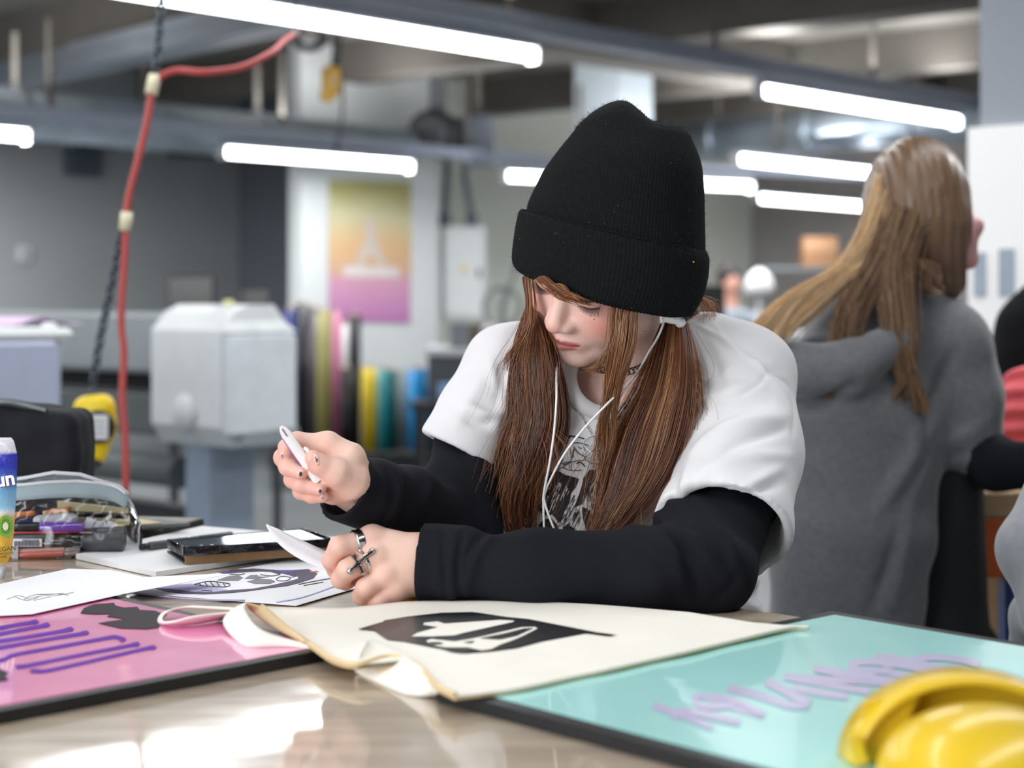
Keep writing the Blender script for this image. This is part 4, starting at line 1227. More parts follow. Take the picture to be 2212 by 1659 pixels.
keys = [940, 976, 980, 1010, 1045, 1062, 1095, 1108, 1118, 1150, 1200, 1216, 1222, 1255]
cols = [(206, 204, 214), (206, 204, 214), (36, 44, 168), (34, 50, 178), (70, 130, 210), (120, 182, 224), (140, 196, 232), (220, 226, 236), (238, 196, 70), (236, 190, 66), (232, 186, 50), (238, 196, 60), (214, 218, 226), (214, 218, 226)]
cl_ = np.stack([np.interp(px[:, 1], keys, [lin(c)[k] for c in cols]) for k in range(3)], 1)
set_col(me, cl_)
obj('foil', me, m_po, jp)
def pouch_z(px, py, off=.0012):
    sx = (px + 55) / (pouch_col(py) + 55); f = math.sqrt(max(0, 1 - sx * sx)) ** .8
    th = .017 * math.sin(math.pi * (py - 945) / 304) ** .6
    return P(px, py, ZP - th * f - off - .0008)
mk = MB(); kc = (12, 1137)
ring_ = [pouch_z(kc[0] + 16 * math.cos(t), kc[1] + 24 * math.sin(t)) for t in np.linspace(0, 2 * math.pi, 24, endpoint=False)]
part('kiwi_print', MB().prism(ring_, np.array([0, .0003, 0])), M('kiwi_green', (118, 178, 66), .4), jp)
ring_ = [pouch_z(kc[0] + 6 * math.cos(t), kc[1] + 9 * math.sin(t), .0016) for t in np.linspace(0, 2 * math.pi, 16, endpoint=False)]
part('kiwi_core_print', MB().prism(ring_, np.array([0, .0003, 0])), M('kiwi_core', (226, 232, 190), .4), jp)
mb = MB()
for k in range(14):
    t = k * .4488
    a, b = [pouch_z(kc[0] + r_ * math.cos(t), kc[1] + r_ * 1.5 * math.sin(t), .0018) for r_ in (8, 11)]
    mb.tube([a, b], .0003, 4)
part('seed_print', mb, M('kiwi_seed', (40, 50, 24), .5), jp)
wq_ = pouch_z(-8, 1052, .003)
for nm, sz, dx, mt in (('brand_shadow', .0225, .0008, M('pouch_maroon', (110, 50, 78), .4)), ('brand_lettering', .0225, 0, M('pouch_white', (244, 246, 250), .4))):
    obj(nm, text_me('un', sz, wq_ + np.array([dx, -.0006 if dx == 0 else .0006, -dx]), np.array([1, 0, .16]), np.array([-.1, 0, 1]), .0003, bold=.0006), mt, jp)
obj('small_print', text_me('VEGAN', .0075, pouch_z(-12, 1193, .003), np.array([1, 0, .1]), UP, .0002), M('pouch_ink', (70, 46, 20), .6), jp)
for k, tx in enumerate(('OHNE KUENSTLICHE', 'AROMEN OHNE', 'ZUSAETZE')):
    obj('small_print', text_me(tx, .0034, pouch_z(-32 - k, 1202 + 7 * k, .003), np.array([1, 0, .1]), UP, .0002), M('pouch_ink', (70, 46, 20)), jp)
part('spout', MB().tube([P(6, 1222, ZP), P(5, 1240, ZP), P(3, 1254, ZP)], [.0045, .0035, .002], 10), M('pouch_clear', (206, 212, 220), .1, trans=.4), jp)

# pencil case
Zf = 2.105
pcs = thing('pencil_case', 'clear plastic zip pencil case full of pens', 'pencil case', T(120, 1208))
def cs_section(px):
    """front-bottom, front-top, back-top, back-bottom heights along the case"""
    ft = np.interp(px, [-60, 30, 90, 150, 200, 240, 262, 282, 297], [1050, 1049, 1043, 1041, 1045, 1054, 1068, 1096, 1130])
    bt = np.interp(px, [-60, 30, 90, 150, 200, 240, 262, 282, 297], [1044, 1033, 1022, 1026, 1042, 1053, 1068, 1096, 1130])
    bb = np.interp(px, [-60, 180, 270, 302], [1214, 1206, 1200, 1198])
    dep = np.interp(px, [-60, 230, 282, 302], [.085, .085, .05, .006])
    return ft, bt, bb, dep
xs = np.linspace(-60, 302, 44)
outer = []
for px_ in xs:
    ft, bt, bb, dep = cs_section(px_)
    b0 = T(px_, bb, .0012); Z0 = b0[1]
    top = np.array([b0[0], Z0 + dep * .38, P(px_, ft, Z0 + dep * .38)[2]])
    bul = .006 * math.sin(px_ * .06)
    tpb = np.array([b0[0], Z0 + dep * .62, P(px_, bt, Z0 + dep * .62)[2]])
    bk0 = b0 + np.array([0, dep, 0])
    m1 = b0 * .65 + top * .35 + np.array([0, -.011 - bul, 0]); m2 = b0 * .25 + top * .75 + np.array([0, -.008, 0])
    m3 = bk0 * .4 + tpb * .6 + np.array([0, .012, 0])
    outer.append((curve_pts([b0, m1, m2, top], 12), curve_pts([tpb, m3, bk0], 10), b0, bk0, top, tpb))
film2 = clear_film('case_film', (250, 252, 254), .5, .14, .7)
gf = np.array([o[0] for o in outer]); gb = np.array([o[1] for o in outer])
obj('front_wall', MB().grid(gf).me(), film2, pcs, 'clear front wall')
obj('back_wall', MB().grid(gb).me(), film2, pcs, 'clear back wall')
gbt = np.array([[o[2], (o[2] + o[3]) / 2, o[3]] for o in outer])
obj('base', MB().grid(gbt).me(), film2, pcs)
m_zt = M('zip_tape_grey', (150, 166, 174), .6, var=.05)
for nm, k0, k1, src in (('zip_tape', 9, 11, 0), ('zip_tape', 0, 2, 1)):
    g = np.array([[o[src][k] + np.array([0, -.0012 if src == 0 else .0012, 0]) for k in (range(8, 12) if src == 0 else range(0, 4))] for o in outer if True])[:40]
    obj(nm, solid(MB().grid(g).me(), .0008), m_zt, pcs)
m_zip = M('zip_white', (226, 230, 234), .35)
for src in (4, 5):
    line_ = curve_pts([o[src] for o in outer[:39]], 130)
    tm_ = MB().box(np.zeros(3), (.0016, .0042, .0036), None, .0004).me('zip_tooth'); 
    mb = MB()
    for q in line_: mb.box(q + UP * .0008, (.0015, .0045, .0036))
    part('zip_teeth', mb, m_zip, pcs).__setitem__('kind', 'stuff')
sd = [o[0] for o in outer[-6:]]
part('side_seam', MB().tube([outer[-1][2], gf[-1][4], gf[-1][8], outer[-1][4]], .0012, 6), M('seam_clear', (206, 212, 222), .1, trans=.6), pcs)
part('side_seam', MB().tube(curve_pts([o[4] for o in outer[-9:]], 20), .0014, 6), M('seam_clear', (206, 212, 222)), pcs)

o2 = lambda x, y: (x / 5.028, 930 + y / 5.028)
def inP(x, y, dz=.03): 
    q = o2(x, y); return P(q[0], q[1], Zf + dz)
m_dk = M('pen_black', (30, 30, 33), .3); m_pp = M('pen_purple', (112, 66, 168), .15, coat=.6)
m_gr = M('pen_grey', (74, 76, 80), .35)
G_ = 'pens and pencils in the clear case'
pen('fineliner', inP(915, 1055, .012), inP(-150, 1050, .012), [.0072, .0068], [m_pp, m_dk], [.45], 'purple-capped pen in the clear pencil case', G_)
tk = pen('paint_marker', inP(1350, 1180, .018), inP(-100, 1205, .018), [.0145, .0145, .0145], [m_gr, m_dk, m_gr], [.31, .5], 'big black paint marker with barcode label in the case', G_, 'marker')
bq = inP(295, 1218, .001)
part('barcode_label', MB().box(bq, (.036, .0006, .0095)), M('label_white', (238, 238, 242), .5), tk)
mb = MB()
rr = np.random.default_rng(3)
xx = -.0155
while xx < .0155:
    w_ = rr.choice([.0003, .0005, .0008]); mb.box(bq + np.array([xx, -.0006, -.001]), (w_, .0003, .0062)); xx += w_ + rr.choice([.0004, .0006])
part('barcode', mb, M('label_ink', (60, 60, 92), .6), tk)
obj('barcode_digits', text_me('4004764390564', .0032, bq + np.array([.015, -.0008, .0042]), np.array([-1, 0, 0]), -UP, .0001), M('label_ink', (60, 60, 92)), tk)
bq2 = inP(830, 1225, .001)
mi = M('marker_print', (206, 206, 210), .5)
obj('nib_print', text_me('1.5 - 3 mm', .0034, bq2 + np.array([.009, -.0006, .009]), np.array([-1, 0, 0]), -UP, .0001), mi, tk)
part('nib_print', MB().tube([bq2 + np.array([-.013, 0, .004]), bq2 + np.array([-.006, 0, .004]), bq2 + np.array([-.002, 0, .001]), bq2 + np.array([.006, 0, .001]), bq2 + np.array([.006, 0, -.004]), bq2 + np.array([-.002, 0, -.004]), bq2 + np.array([-.006, 0, -.006]), bq2 + np.array([-.013, 0, -.006])], .0003, 4), mi, tk)
for k, tx in enumerate(('rechargeable', 'refillable - wiederbefuellbar')):
    obj('small_print', text_me(tx, .0026, bq2 + np.array([-.018, -.0006, .004 - .0035 * k]), np.array([-1, 0, 0]), -UP, .0001), mi, tk)
t = thing('red_ruler', 'thin red plastic strip lying on the black marker', 'ruler', inP(500, 1100, .02))
part('strip', MB().box(inP(420, 1100, .012), (.105, .014, .0014)), M('strip_red', (206, 62, 62), .3), t)
part('clear_end', MB().box(inP(880, 1102, .012), (.03, .014, .001)), M('strip_pale', (206, 160, 160), .3), t)
pen('ballpoint_pen', inP(870, 1295, .005), inP(-120, 1325, .005), [.003, .0042], [M('pen_clear', (150, 136, 134), .2), M('pen_rose', (186, 130, 124), .2, coat=.5)], [.16], 'rose ballpoint pen lowest but one in the case', G_)
pen('ballpoint_pen', inP(860, 1335, .003), inP(-120, 1362, .003), [.003, .0042], [M('pen_clear', (150, 136, 134)), M('pen_red', (190, 96, 80), .2, coat=.5)], [.16], 'red ballpoint pen with white clip low in the case', G_, clip=True)
pen('ballpoint_pen', inP(780, 1375, .006), inP(-120, 1398, .006), [.003, .004], [M('pen_clear', (150, 136, 134)), M('pen_amber', (206, 164, 96), .2, coat=.5)], [.2], 'amber ballpoint pen at the bottom of the case', G_)
t = thing('rubber_band', 'pale band around the ballpoint pens in the case', 'band', inP(185, 1345, .002))
bc_ = inP(185, 1345, .006)
part('band', MB().tube([bc_ + np.array([0, .0085 * math.cos(k * .393), .0115 * math.sin(k * .393)]) for k in range(16)], .0012, 6, closed=True), M('band_grey', (176, 172, 172), .5), t)
part('tab', MB().box(bc_ + np.array([0, -.009, 0]), (.008, .001, .02)), M('band_grey', (176, 172, 172)), t)
t = thing('eraser', 'grey-white worn eraser lying on the purple pen', 'eraser', inP(640, 970, .03))
part('rubber', MB().box(inP(650, 965, .03), (.042, .02, .0125), (nrm([1, 0, .03]), np.array([0, 1., 0]), UP), .004), M('eraser_grey', (196, 196, 200), .8), t)
part('sleeve', MB().box(inP(430, 975, .03), (.012, .021, .011), None, .003), M('eraser_white', (228, 228, 232), .7), t)
m_wd = M('pencil_orange', (206, 122, 52), .4); m_nat = M('pencil_wood', (210, 176, 140), .7)
pen('pencil', inP(380, 900, .05), inP(-80, 945, .05), [.0035, .0038], [m_wd, m_wd], [.2], 'orange pencil at the left in the case', G_, 'pencil')
pen('pencil', inP(760, 855, .055), inP(470, 905, .055), [.0038, .0036], [m_wd, m_nat], [.8], 'orange pencil at the middle of the case', G_, 'pencil')
t = thing('navy_cloth', 'navy blue cloth pouch tucked low behind the pens', 'cloth', inP(280, 980, .06))
part('cloth', MB().box(inP(270, 985, .06), (.055, .02, .02), None, .007), M('cloth_navy', (52, 54, 98), .8), t)
part('fold', MB().box(inP(330, 945, .058), (.03, .018, .008), None, .003), M('cloth_navy', (52, 54, 98)), t)
t = thing('folding_ruler', 'cream and black ruler bundle at the back of the case', 'ruler', inP(1010, 890, .06))
part('blade', MB().box(inP(1010, 870, .06), (.09, .004, .016), (nrm([1, 0, -.1]), np.array([0, 1., 0]), UP), .001), M('ruler_cream', (214, 200, 160), .4), t)
part('dark_edge', MB().box(inP(1010, 912, .058), (.09, .004, .007), (nrm([1, 0, -.05]), np.array([0, 1., 0]), UP)), M('ruler_dark', (96, 86, 72), .4), t)
part('blade', MB().box(inP(1060, 955, .058), (.08, .004, .012), (nrm([1, 0, -.05]), np.array([0, 1., 0]), UP)), M('ruler_cream', (214, 200, 160)), t)
for k, (x, y, a) in enumerate(((960, 1010, .4), (1010, 1030, -.5), (1060, 1040, .8), (1110, 1050, -.2), (1190, 1050, .5))):
    t = thing('plastic_scrap', ['first', 'second', 'third', 'fourth', 'fifth'][k] + ' white paper scrap from left beside the purple cap', 'scrap', inP(x, y, .03), 'white scraps in the pencil case')
    part('sheet', MB().prism([inP(x, y, .03) + np.array([.009 * math.cos(a + j * 1.57) * (1, .6)[j % 2], .004 * math.sin(j), .009 * math.sin(a + j * 1.57)]) for j in range(4)], np.array([0, .0008, 0])), M('scrap_white', (232, 232, 238), .6), t)
pen('clip_pen', inP(1330, 1085, .014), inP(1010, 1085, .014), [.0042, .0038], [m_gr, m_dk], [.85], 'dark grey pen clip above the marker end', G_)

# dark notebook, grey board and card behind the case
nq = [T(215, 1164), T(348, 1166), T(440, 1140), T(300, 1136)]
nb_ = thing('black_notebook', 'black notebook lying behind the pencil case', 'notebook', sum(nq) / 4)
part('cover', MB().prism(nq, UP * .012), M('notebook_black', (26, 27, 29), .5), nb_)
part('pages', MB().prism([q + (sum(nq) / 4 - q) * .04 + UP * .012 for q in nq], UP * .002), M('speckled_grey', (150, 148, 146), .8, var=.3, scale=400), nb_)
part('elastic', MB().box(T(352, 1158) + UP * .0148, (.004, .06, .001)), M('notebook_black', (26, 27, 29)), nb_)
gq = [T(180, 1150, .016), T(410, 1136, .016), T(350, 1128, .016), T(150, 1140, .016)]
gbd = thing('grey_board', 'thin dark grey board on top of the black notebook', 'board', sum(gq) / 4)
part('panel', MB().prism(gq, UP * .004), M('board_grey', (96, 100, 100), .5), gbd)
part('card', MB().prism([T(190, 1142, .0205), T(352, 1130, .0205), T(300, 1122, .0205), T(160, 1134, .0205)], UP * .0008), M('card_cream', (214, 198, 150), .6), gbd)

# yellow scissors handle under the hand
sc_ = thing('orange_scissors', 'orange-handled tool peeping from under the resting hand', 'scissors', T(880, 1298, .02))
part('handle', MB().tube(curve_pts([T(862, 1300, .011), T(876, 1299, .0115), T(900, 1290, .012), T(930, 1282, .012)], 14), [.0018 + .0028 * math.sin(k / 13 * 3.1) for k in range(14)], 10), M('handle_orange', (238, 176, 36), .35), sc_)
part('tip', MB().tube([T(862, 1300, .011), T(850, 1302, .0105)], [.002, .001], 8), m_steel, sc_)
# ------------------------------------------------------------------ the seated person
def rot_y(v, d):
    c, s = math.cos(d), math.sin(d)
    return np.array([v[0] * c - v[2] * s, v[1], v[0] * s + v[2] * c])
_p, _y, _r = math.radians(38), math.radians(41), math.radians(5)
hu = np.array([0, -math.sin(_p), math.cos(_p)])
f0 = np.array([0, -math.cos(_p), -math.sin(_p)])
hf = math.cos(_y) * f0 - math.sin(_y) * np.array([1., 0, 0])
hl = math.cos(_y) * np.array([1., 0, 0]) + math.sin(_y) * f0
hu, hf, hl = [rot_y(v, _r) for v in (hu, hf, hl)]
HR = np.stack([hl, hf, hu])             # rows: her left, forward, up
HS = 1.0
HO = P(1222, 625, 1.915) - (hf * .078 + hu * .004) * HS
def H(x, y, z): return HO + (hl * x + hf * y + hu * z) * HS
def head_local(p): return (p - HO) @ HR.T / HS

def face_sdf(q):
    x = np.abs(q[:, 0]); m = np.stack([x, q[:, 1], q[:, 2]], 1)
    d = s_ell(m, (0, -.014, .018), (.070, .088, .066))
    d = smin(d, s_ell(m, (0, .034, -.022), (.056, .052, .076)), .02)
    d = smin(d, s_cap(m, (.012, .07, -.088), (.046, .012, -.06), .0155, .022), .022)
    d = smin(d, s_ell(m, (0, .076, -.089), (.0165, .0135, .0125)), .014)
    d = smin(d, s_ell(m, (.034, .056, -.036), (.027, .027, .031)), .02)
    d = smin(d, s_cap(m, (0, .079, .022), (.036, .068, .02), .0115, .011), .016)
    # eye hollow, lid bulge
    d = smax(d, -s_ell(m, (.032, .0945, .001), (.016, .0125, .0105)), .010)
    d = smin(d, s_ell(m, (.031, .0685, .0005), (.0148, .0152, .0122)), .004)
    # nose
    n = s_cap(m, (0, .083, .008), (0, .1015, -.029), .0066, .0094)
    n = smin(n, s_ell(m, (0, .1010, -.0315), (.0104, .0098, .0092)), .005)
    n = smin(n, s_ell(m, (.0112, .0930, -.0350), (.0074, .0100, .0074)), .005)
    d = smin(d, n, .012)
    d = smax(d, -s_ell(m, (.0064, .0970, -.0428), (.0034, .005, .0036)), .002)
    # mouth mound, lips
    d = smin(d, s_ell(m, (0, .078, -.061), (.024, .0155, .018)), .012)
    up_ = s_cap(m, (.003, .0935, -.0575), (.019, .0835, -.0618), .0042, .0022)
    lo_ = s_cap(m, (0, .0925, -.0685), (.015, .0855, -.0655), .0052, .0026)
    d = smin(d, up_, .0035); d = smin(d, lo_, .0035)
    d = smax(d, -s_cap(m, (0, .0995, -.0632), (.022, .0865, -.0637), .0014, .001), .0018)
    d = smax(d, -s_cap(m, (0, .1035, -.047), (0, .099, -.054), .0022), .003)
    # ear
    d = smin(d, s_ell(m, (.072, -.012, -.008), (.008, .017, .03)), .008)
    return d
NB, NT = P(1352, 900, 2.07), H(0, -.018, -.05)
def head_sdf(p):
    d = face_sdf(head_local(p)) * HS
    n = s_chain(p, [NT, (NT + NB) / 2 + np.array([0, .006, 0]), NB], [.05, .046, .056], .02)
    n = smin(n, s_cap(p, P(1210, 905, 2.06), P(1500, 900, 2.09), .034), .05)
    return smin(d, n, .018)

SK = (252, 212, 199)
o3 = lambda x, y, Z: P(560 + x / 3.687, 880 + y / 3.687, Z)
def finger(p, pts, rs, k=.004): return s_chain(p, pts, rs, k)
# hand holding the knife (at left in the photograph)
ZR = 1.74
R_ = {
 'wr': o3(800, 640, ZR + .03), 'fa': o3(960, 800, ZR + .10),
 'index': ([o3(540, 300, ZR + .012), o3(300, 268, ZR + .012), o3(218, 320, ZR - .002), o3(206, 395, ZR - .008)], [.0112, .0092, .0082, .0068]),
 'middle': ([o3(500, 420, ZR + .014), o3(190, 400, ZR + .004), o3(225, 475, ZR - .010), o3(332, 525, ZR - .018)], [.0115, .0092, .0084, .0068]),
 'ring': ([o3(520, 560, ZR + .010), o3(270, 572, ZR + .000), o3(335, 615, ZR - .012), o3(478, 655, ZR - .018)], [.011, .009, .0082, .0066]),
 'pinky': ([o3(590, 680, ZR + .006), o3(330, 668, ZR + .002), o3(420, 705, ZR - .008), o3(512, 715, ZR - .014)], [.0098, .0078, .0072, .0058]),
 'thumb': ([o3(730, 590, ZR + .004), o3(610, 520, ZR - .012), o3(480, 455, ZR - .020), o3(424, 402, ZR - .024)], [.020, .0145, .0102, .0078]),
}
def handR(p):
    d = s_chain(p, [R_['fa'], R_['wr']], [.03, .0265])
    for k, r0, r1 in (('index', .022, .0135), ('middle', .022, .0135), ('ring', .021, .013), ('pinky', .0195, .0115)):
        a = R_['wr']; b = R_[k][0][0]
        d = smin(d, s_cap(p, a, b, r0, r1), .010)
    d = smin(d, s_cap(p, o3(700, 420, ZR + .012), o3(560, 330, ZR + .014), .020, .0135), .010)
    fg = [finger(p, *R_[k]) for k in ('index', 'middle', 'ring', 'pinky')]
    e = fg[0]
    for q in fg[1:]: e = smin(e, q, .0012)
    d = smin(d, e, .006)
    d = smin(d, finger(p, *R_['thumb'], .006), .006)
    return d
# resting hand
ZL = 1.752
L_ = {
 'wr': o3(1330, 1250, ZL + .016), 'fa': o3(1560, 1260, ZL + .012),
 'index': ([o3(905, 1050, ZL + .006), o3(640, 1110, ZL - .012), o3(575, 1215, ZL - .004), o3(596, 1290, ZL + .006)], [.0128, .0108, .0094, .0082]),
 'middle': ([o3(935, 1200, ZL - .006), o3(705, 1292, ZL - .022), o3(650, 1365, ZL - .012), o3(690, 1395, ZL + .004)], [.0128, .0106, .0096, .0084]),
 'ring': ([o3(1010, 1345, ZL - .010), o3(850, 1440, ZL - .024), o3(815, 1500, ZL - .012), o3(850, 1500, ZL + .004)], [.0125, .0102, .0092, .0082]),
 'pinky': ([o3(1095, 1450, ZL - .008), o3(960, 1545, ZL - .020), o3(920, 1575, ZL - .008), o3(950, 1560, ZL + .006)], [.0112, .0092, .0084, .0072]),
 'thumb': ([o3(1180, 1330, ZL + .022), o3(930, 1330, ZL + .020), o3(760, 1330, ZL + .014), o3(640, 1312, ZL + .008)], [.017, .013, .0105, .0085]),
}
def handL(p):
    d = s_chain(p, [L_['fa'], L_['wr']], [.031, .0305])
    for k, r0, r1 in (('index', .024, .0145), ('middle', .024, .0145), ('ring', .023, .0140), ('pinky', .021, .0125)):
        d = smin(d, s_cap(p, L_['wr'] + (L_[k][0][0] - L_['wr']) * .15 * np.array([0, 1, 1]), L_[k][0][0], r0, r1), .012)
    fg = [finger(p, *L_[k]) for k in ('index', 'middle', 'ring', 'pinky')]
    e = fg[0]
    for q in fg[1:]: e = smin(e, q, .0014)
    d = smin(d, e, .006)
    for k in ('index', 'middle', 'ring', 'pinky'):   # knuckle bumps
        d = smin(d, s_sph(p, L_[k][0][0] + np.array([-.001, -.004, .002]), .0105), .008)
    d = smin(d, finger(p, *L_['thumb'], .006), .006)
    return d

# arms inside the clothes
SL, SR = P(1600, 818, 2.05), P(1100, 805, 2.05)
EL, ER = P(1530, 1232, 1.775), P(985, 1172, 1.93)
WL, WR = o3(1330, 1250, ZL + .016), o3(820, 660, ZR + .035)
def torso_body(p):
    d = s_chain(p, [P(1345, 900, 2.07), P(1350, 1150, 2.10), P(1385, 1400, 2.12)], [.085, .085, .09], .03)
    for a, e, w in ((SL, EL, WL), (SR, ER, WR)):
        d = smin(d, s_chain(p, [P(1345, 880, 2.07), a, (P(1590, 1050, 1.925) if a is SL else P(1006, 975, 2.0)), e, w], [.04, .026, .026, .026, .022], .01), .015)
    return d

VS, QS, CS, n0 = [], [], [], 0
def add_skin(Vv, Q, C):
    global n0
    VS.append(Vv); QS.append(Q + n0); CS.append(C); n0 += len(Vv)
skin = lin(SK)
Vv, Q = surfnet(head_sdf, [HO[0] - .13, HO[1] - .16, HO[2] - .26], [HO[0] + .17, HO[1] + .17, HO[2] + .14], .0017)
Vv = relax(Vv, Q, 2, .4)
q = head_local(Vv); C = np.tile(skin, (len(Vv), 1))
def blend(C, w, col):
    w = np.clip(w, 0, 1)[:, None]; return C * (1 - w) + lin(col) * w
ax_ = np.abs(q[:, 0])
gs = lambda c, r: np.exp(-(((ax_ - c[0]) / r[0]) ** 2 + ((q[:, 1] - c[1]) / r[1]) ** 2 + ((q[:, 2] - c[2]) / r[2]) ** 2))
C = blend(C, .85 * gs((.044, .062, -.030), (.021, .03, .021)), (232, 130, 116))
C = blend(C, .5 * gs((0, .112, -.033), (.013, .02, .012)), (226, 146, 130))
C = blend(C, .45 * gs((.031, .08, .0), (.016, .02, .01)), (206, 140, 128))
lipu = np.exp(-((q[:, 2] + .0593 + .9 * (ax_ / .022) ** 2 * .0035) / .0036) ** 4) * np.clip((.0245 - ax_) / .005, 0, 1) * (q[:, 1] > .074)
lipl = np.exp(-((q[:, 2] + .0683 - (ax_ / .02) ** 2 * .003) / .0042) ** 4) * np.clip((.0205 - ax_) / .005, 0, 1) * (q[:, 1] > .076)
C = blend(C, .9 * np.clip(lipu + lipl, 0, 1), (206, 104, 106))
mouth = np.exp(-((q[:, 2] + .0634) / .0011) ** 2) * (ax_ < .021) * (q[:, 1] > .08)
C = blend(C, .8 * mouth, (120, 48, 48))
C = blend(C, .8 * gs((.0064, .0955, -.0418), (.0034, .006, .0025)), (120, 60, 52))
hd = np.linalg.norm(q, axis=1)
add_skin(Vv, Q, C)
headV, headQ = Vv, Q
for fn, c0, keys in ((handR, o3(500, 520, ZR), R_), (handL, o3(1000, 1280, ZL), L_)):
    Vv, Q = surfnet(fn, c0 - np.array([.075, .07, .065]), c0 + np.array([.15, .13, .075]), .0013)
    Vv = relax(Vv, Q, 1, .4)
    C = np.tile(lin((238, 200, 184)), (len(Vv), 1))
    for k in ('index', 'middle', 'ring', 'pinky', 'thumb'):
        pts, rs = keys[k]
        for b in (1, 2, 3): C = blend(C, .34 * np.exp(-(np.linalg.norm(Vv - pts[b], axis=1) / .012) ** 2), (228, 146, 130))
        C = blend(C, .3 * np.exp(-(np.linalg.norm(Vv - pts[0] + np.array([0, .008, 0]), axis=1) / .012) ** 2), (226, 150, 136))
    add_skin(Vv, Q, C)
    if fn is handL: handL_VQ = (Vv, Q)
    else: handR_VQ = (Vv, Q)
Vv, Q = surfnet(torso_body, [-.2, 1.65, .6], [.45, 2.3, 1.28], .009)
add_skin(Vv, Q, np.tile(skin, (len(Vv), 1)))

person = thing('person', 'person in black beanie and white printed T-shirt over black sleeves, bent over the table', 'person', (P(1385, 1400, 2.12)[0], 2.12, .0))
m_skin = M('skin', SK, .48, attr='tint', var=.03, scale=60, sss=.12, bump=.06, bscale=900)
me = mesh_np('body', np.vstack(VS), np.vstack(QS)); set_col(me, np.vstack(CS))
obj('body', me, m_skin, person)

def tree(Vv, Q): return BVHTree.FromPolygons(Vv.tolist(), Q.tolist())
t_head = tree(headV, headQ); t_hR = tree(*handR_VQ); t_hL = tree(*handL_VQ)
def hit(px, py, trees, off=.001, default=2.0):
    d = Vector(((px - CX) / F, 1, -(py - CY) / F)).normalized(); best = None
    for t in trees:
        r = t.ray_cast(Vector((0, 0, CZ)), d)
        if r[0] is not None and (best is None or r[3] < best): best = r[3]
    if best is None: return P(px, py, default)
    q = Vector((0, 0, CZ)) + d * (best - off); return np.array(q)

# ---- T-shirt
XS = np.array([1, .06, 0.])
def tee_sdf(p):
    d = s_ecap(p, P(1335, 850, 2.06), P(1314, 940, 2.07), XS, (.11, .078), (.148, .108))
    d = smin(d, s_ecap(p, P(1314, 940, 2.07), P(1330, 1120, 2.09), XS, (.152, .108), (.162, .122)), .03)
    d = smin(d, s_ecap(p, P(1330, 1120, 2.09), P(1372, 1360, 2.10), XS, (.162, .122), (.160, .125)), .03)
    d = smin(d, s_chain(p, [P(1440, 790, 2.09), P(1530, 782, 2.075), SL], [.050, .056, .062], .02), .03)
    d = smin(d, s_chain(p, [P(1230, 800, 2.07), P(1160, 790, 2.06), SR], [.046, .050, .054], .02), .03)
    HL = P(1562, 1150, 1.845)
    sl = s_chain(p, [SL, P(1600, 980, 1.965), HL, HL + (HL - P(1600, 980, 1.965)) * .5], [.064, .068, .071, .073], .02)
    HRr = P(1002, 980, 2.0)
    sr = s_chain(p, [SR, P(1040, 900, 2.03), HRr, HRr + (HRr - P(1040, 900, 2.03)) * .8], [.054, .050, .050, .050], .02)
    # sleeve ends are cut by a plane and hollow
    nL_ = nrm(nrm(HL - SL) + np.array([-.08, -.10, -.16])); nR_ = nrm(np.array([-.46, -.10, -.82]))
    mL = P(1600, 980, 1.965); mR = P(1040, 900, 2.03)
    sl = smax(sl, (p - HL) @ nL_, .004)
    sl = smax(sl, -s_chain(p, [mL + (HL - mL) * .25, HL, HL + (HL - mL) * .6], [.054, .0615, .063], .01), .003)
    sr = smax(sr, (p - HRr) @ nR_, .004)
    sr = smax(sr, -s_chain(p, [mR + (HRr - mR) * .45, HRr, HRr + (HRr - mR) * .7], [.036, .0415, .042], .01), .003)
    d = smin(d, sl, .022); d = smin(d, sr, .016)
    d = smax(d, -s_chain(p, [P(1322, 800, 1.95), P(1350, 770, 2.07), P(1380, 640, 2.10)], [.052, .060, .075], .02), .008)
    d += .0016 * snoise(p, 26, 11) + .0008 * snoise(p, 60, 12)
    return d
Vv, Q = surfnet(tee_sdf, [-.13, 1.72, .70], [.40, 2.26, 1.26], .0032)
Vv = relax(Vv, Q, 2, .4)
tee_folds = [
 ([(1640, 835), (1560, 850), (1500, 890), (1440, 960)], 0.0070, 15), ([(1690, 900), (1600, 915), (1530, 950), (1480, 1010)], 0.0078, 16),
 ([(1700, 985), (1620, 990), (1540, 1010), (1500, 1040)], 0.0070, 15), ([(1660, 790), (1580, 800), (1500, 850)], 0.0054, 13),
 ([(1480, 930), (1460, 1000), (1450, 1080)], -0.0078, 12), ([(1520, 960), (1490, 1010), (1470, 1080)], 0.0062, 12),
 ([(1690, 930), (1600, 955), (1540, 990)], -0.0062, 12), ([(1480, 700), (1520, 760), (1530, 820)], 0.0047, 14), ([(1540, 700), (1590, 760), (1650, 800), (1700, 850)], 0.0025, 7),
 ([(1600, 1060), (1640, 1040), (1690, 1010)], 0.0047, 14),
 ([(1010, 880), (1060, 900), (1100, 880)], 0.0070, 13), ([(1000, 905), (1040, 915), (1080, 900)], -.004, 10), ([(1060, 780), (1080, 850), (1070, 930)], 0.0062, 12),
 ([(1080, 800), (1078, 850), (1072, 900)], -0.0062, 10), ([(1240, 900), (1235, 960), (1220, 1000)], 0.0031, 14),
 ([(1560, 1230), (1600, 1260), (1650, 1240)], 0.0062, 12), ([(1600, 1300), (1640, 1280), (1670, 1230)], -0.0078, 12),
]
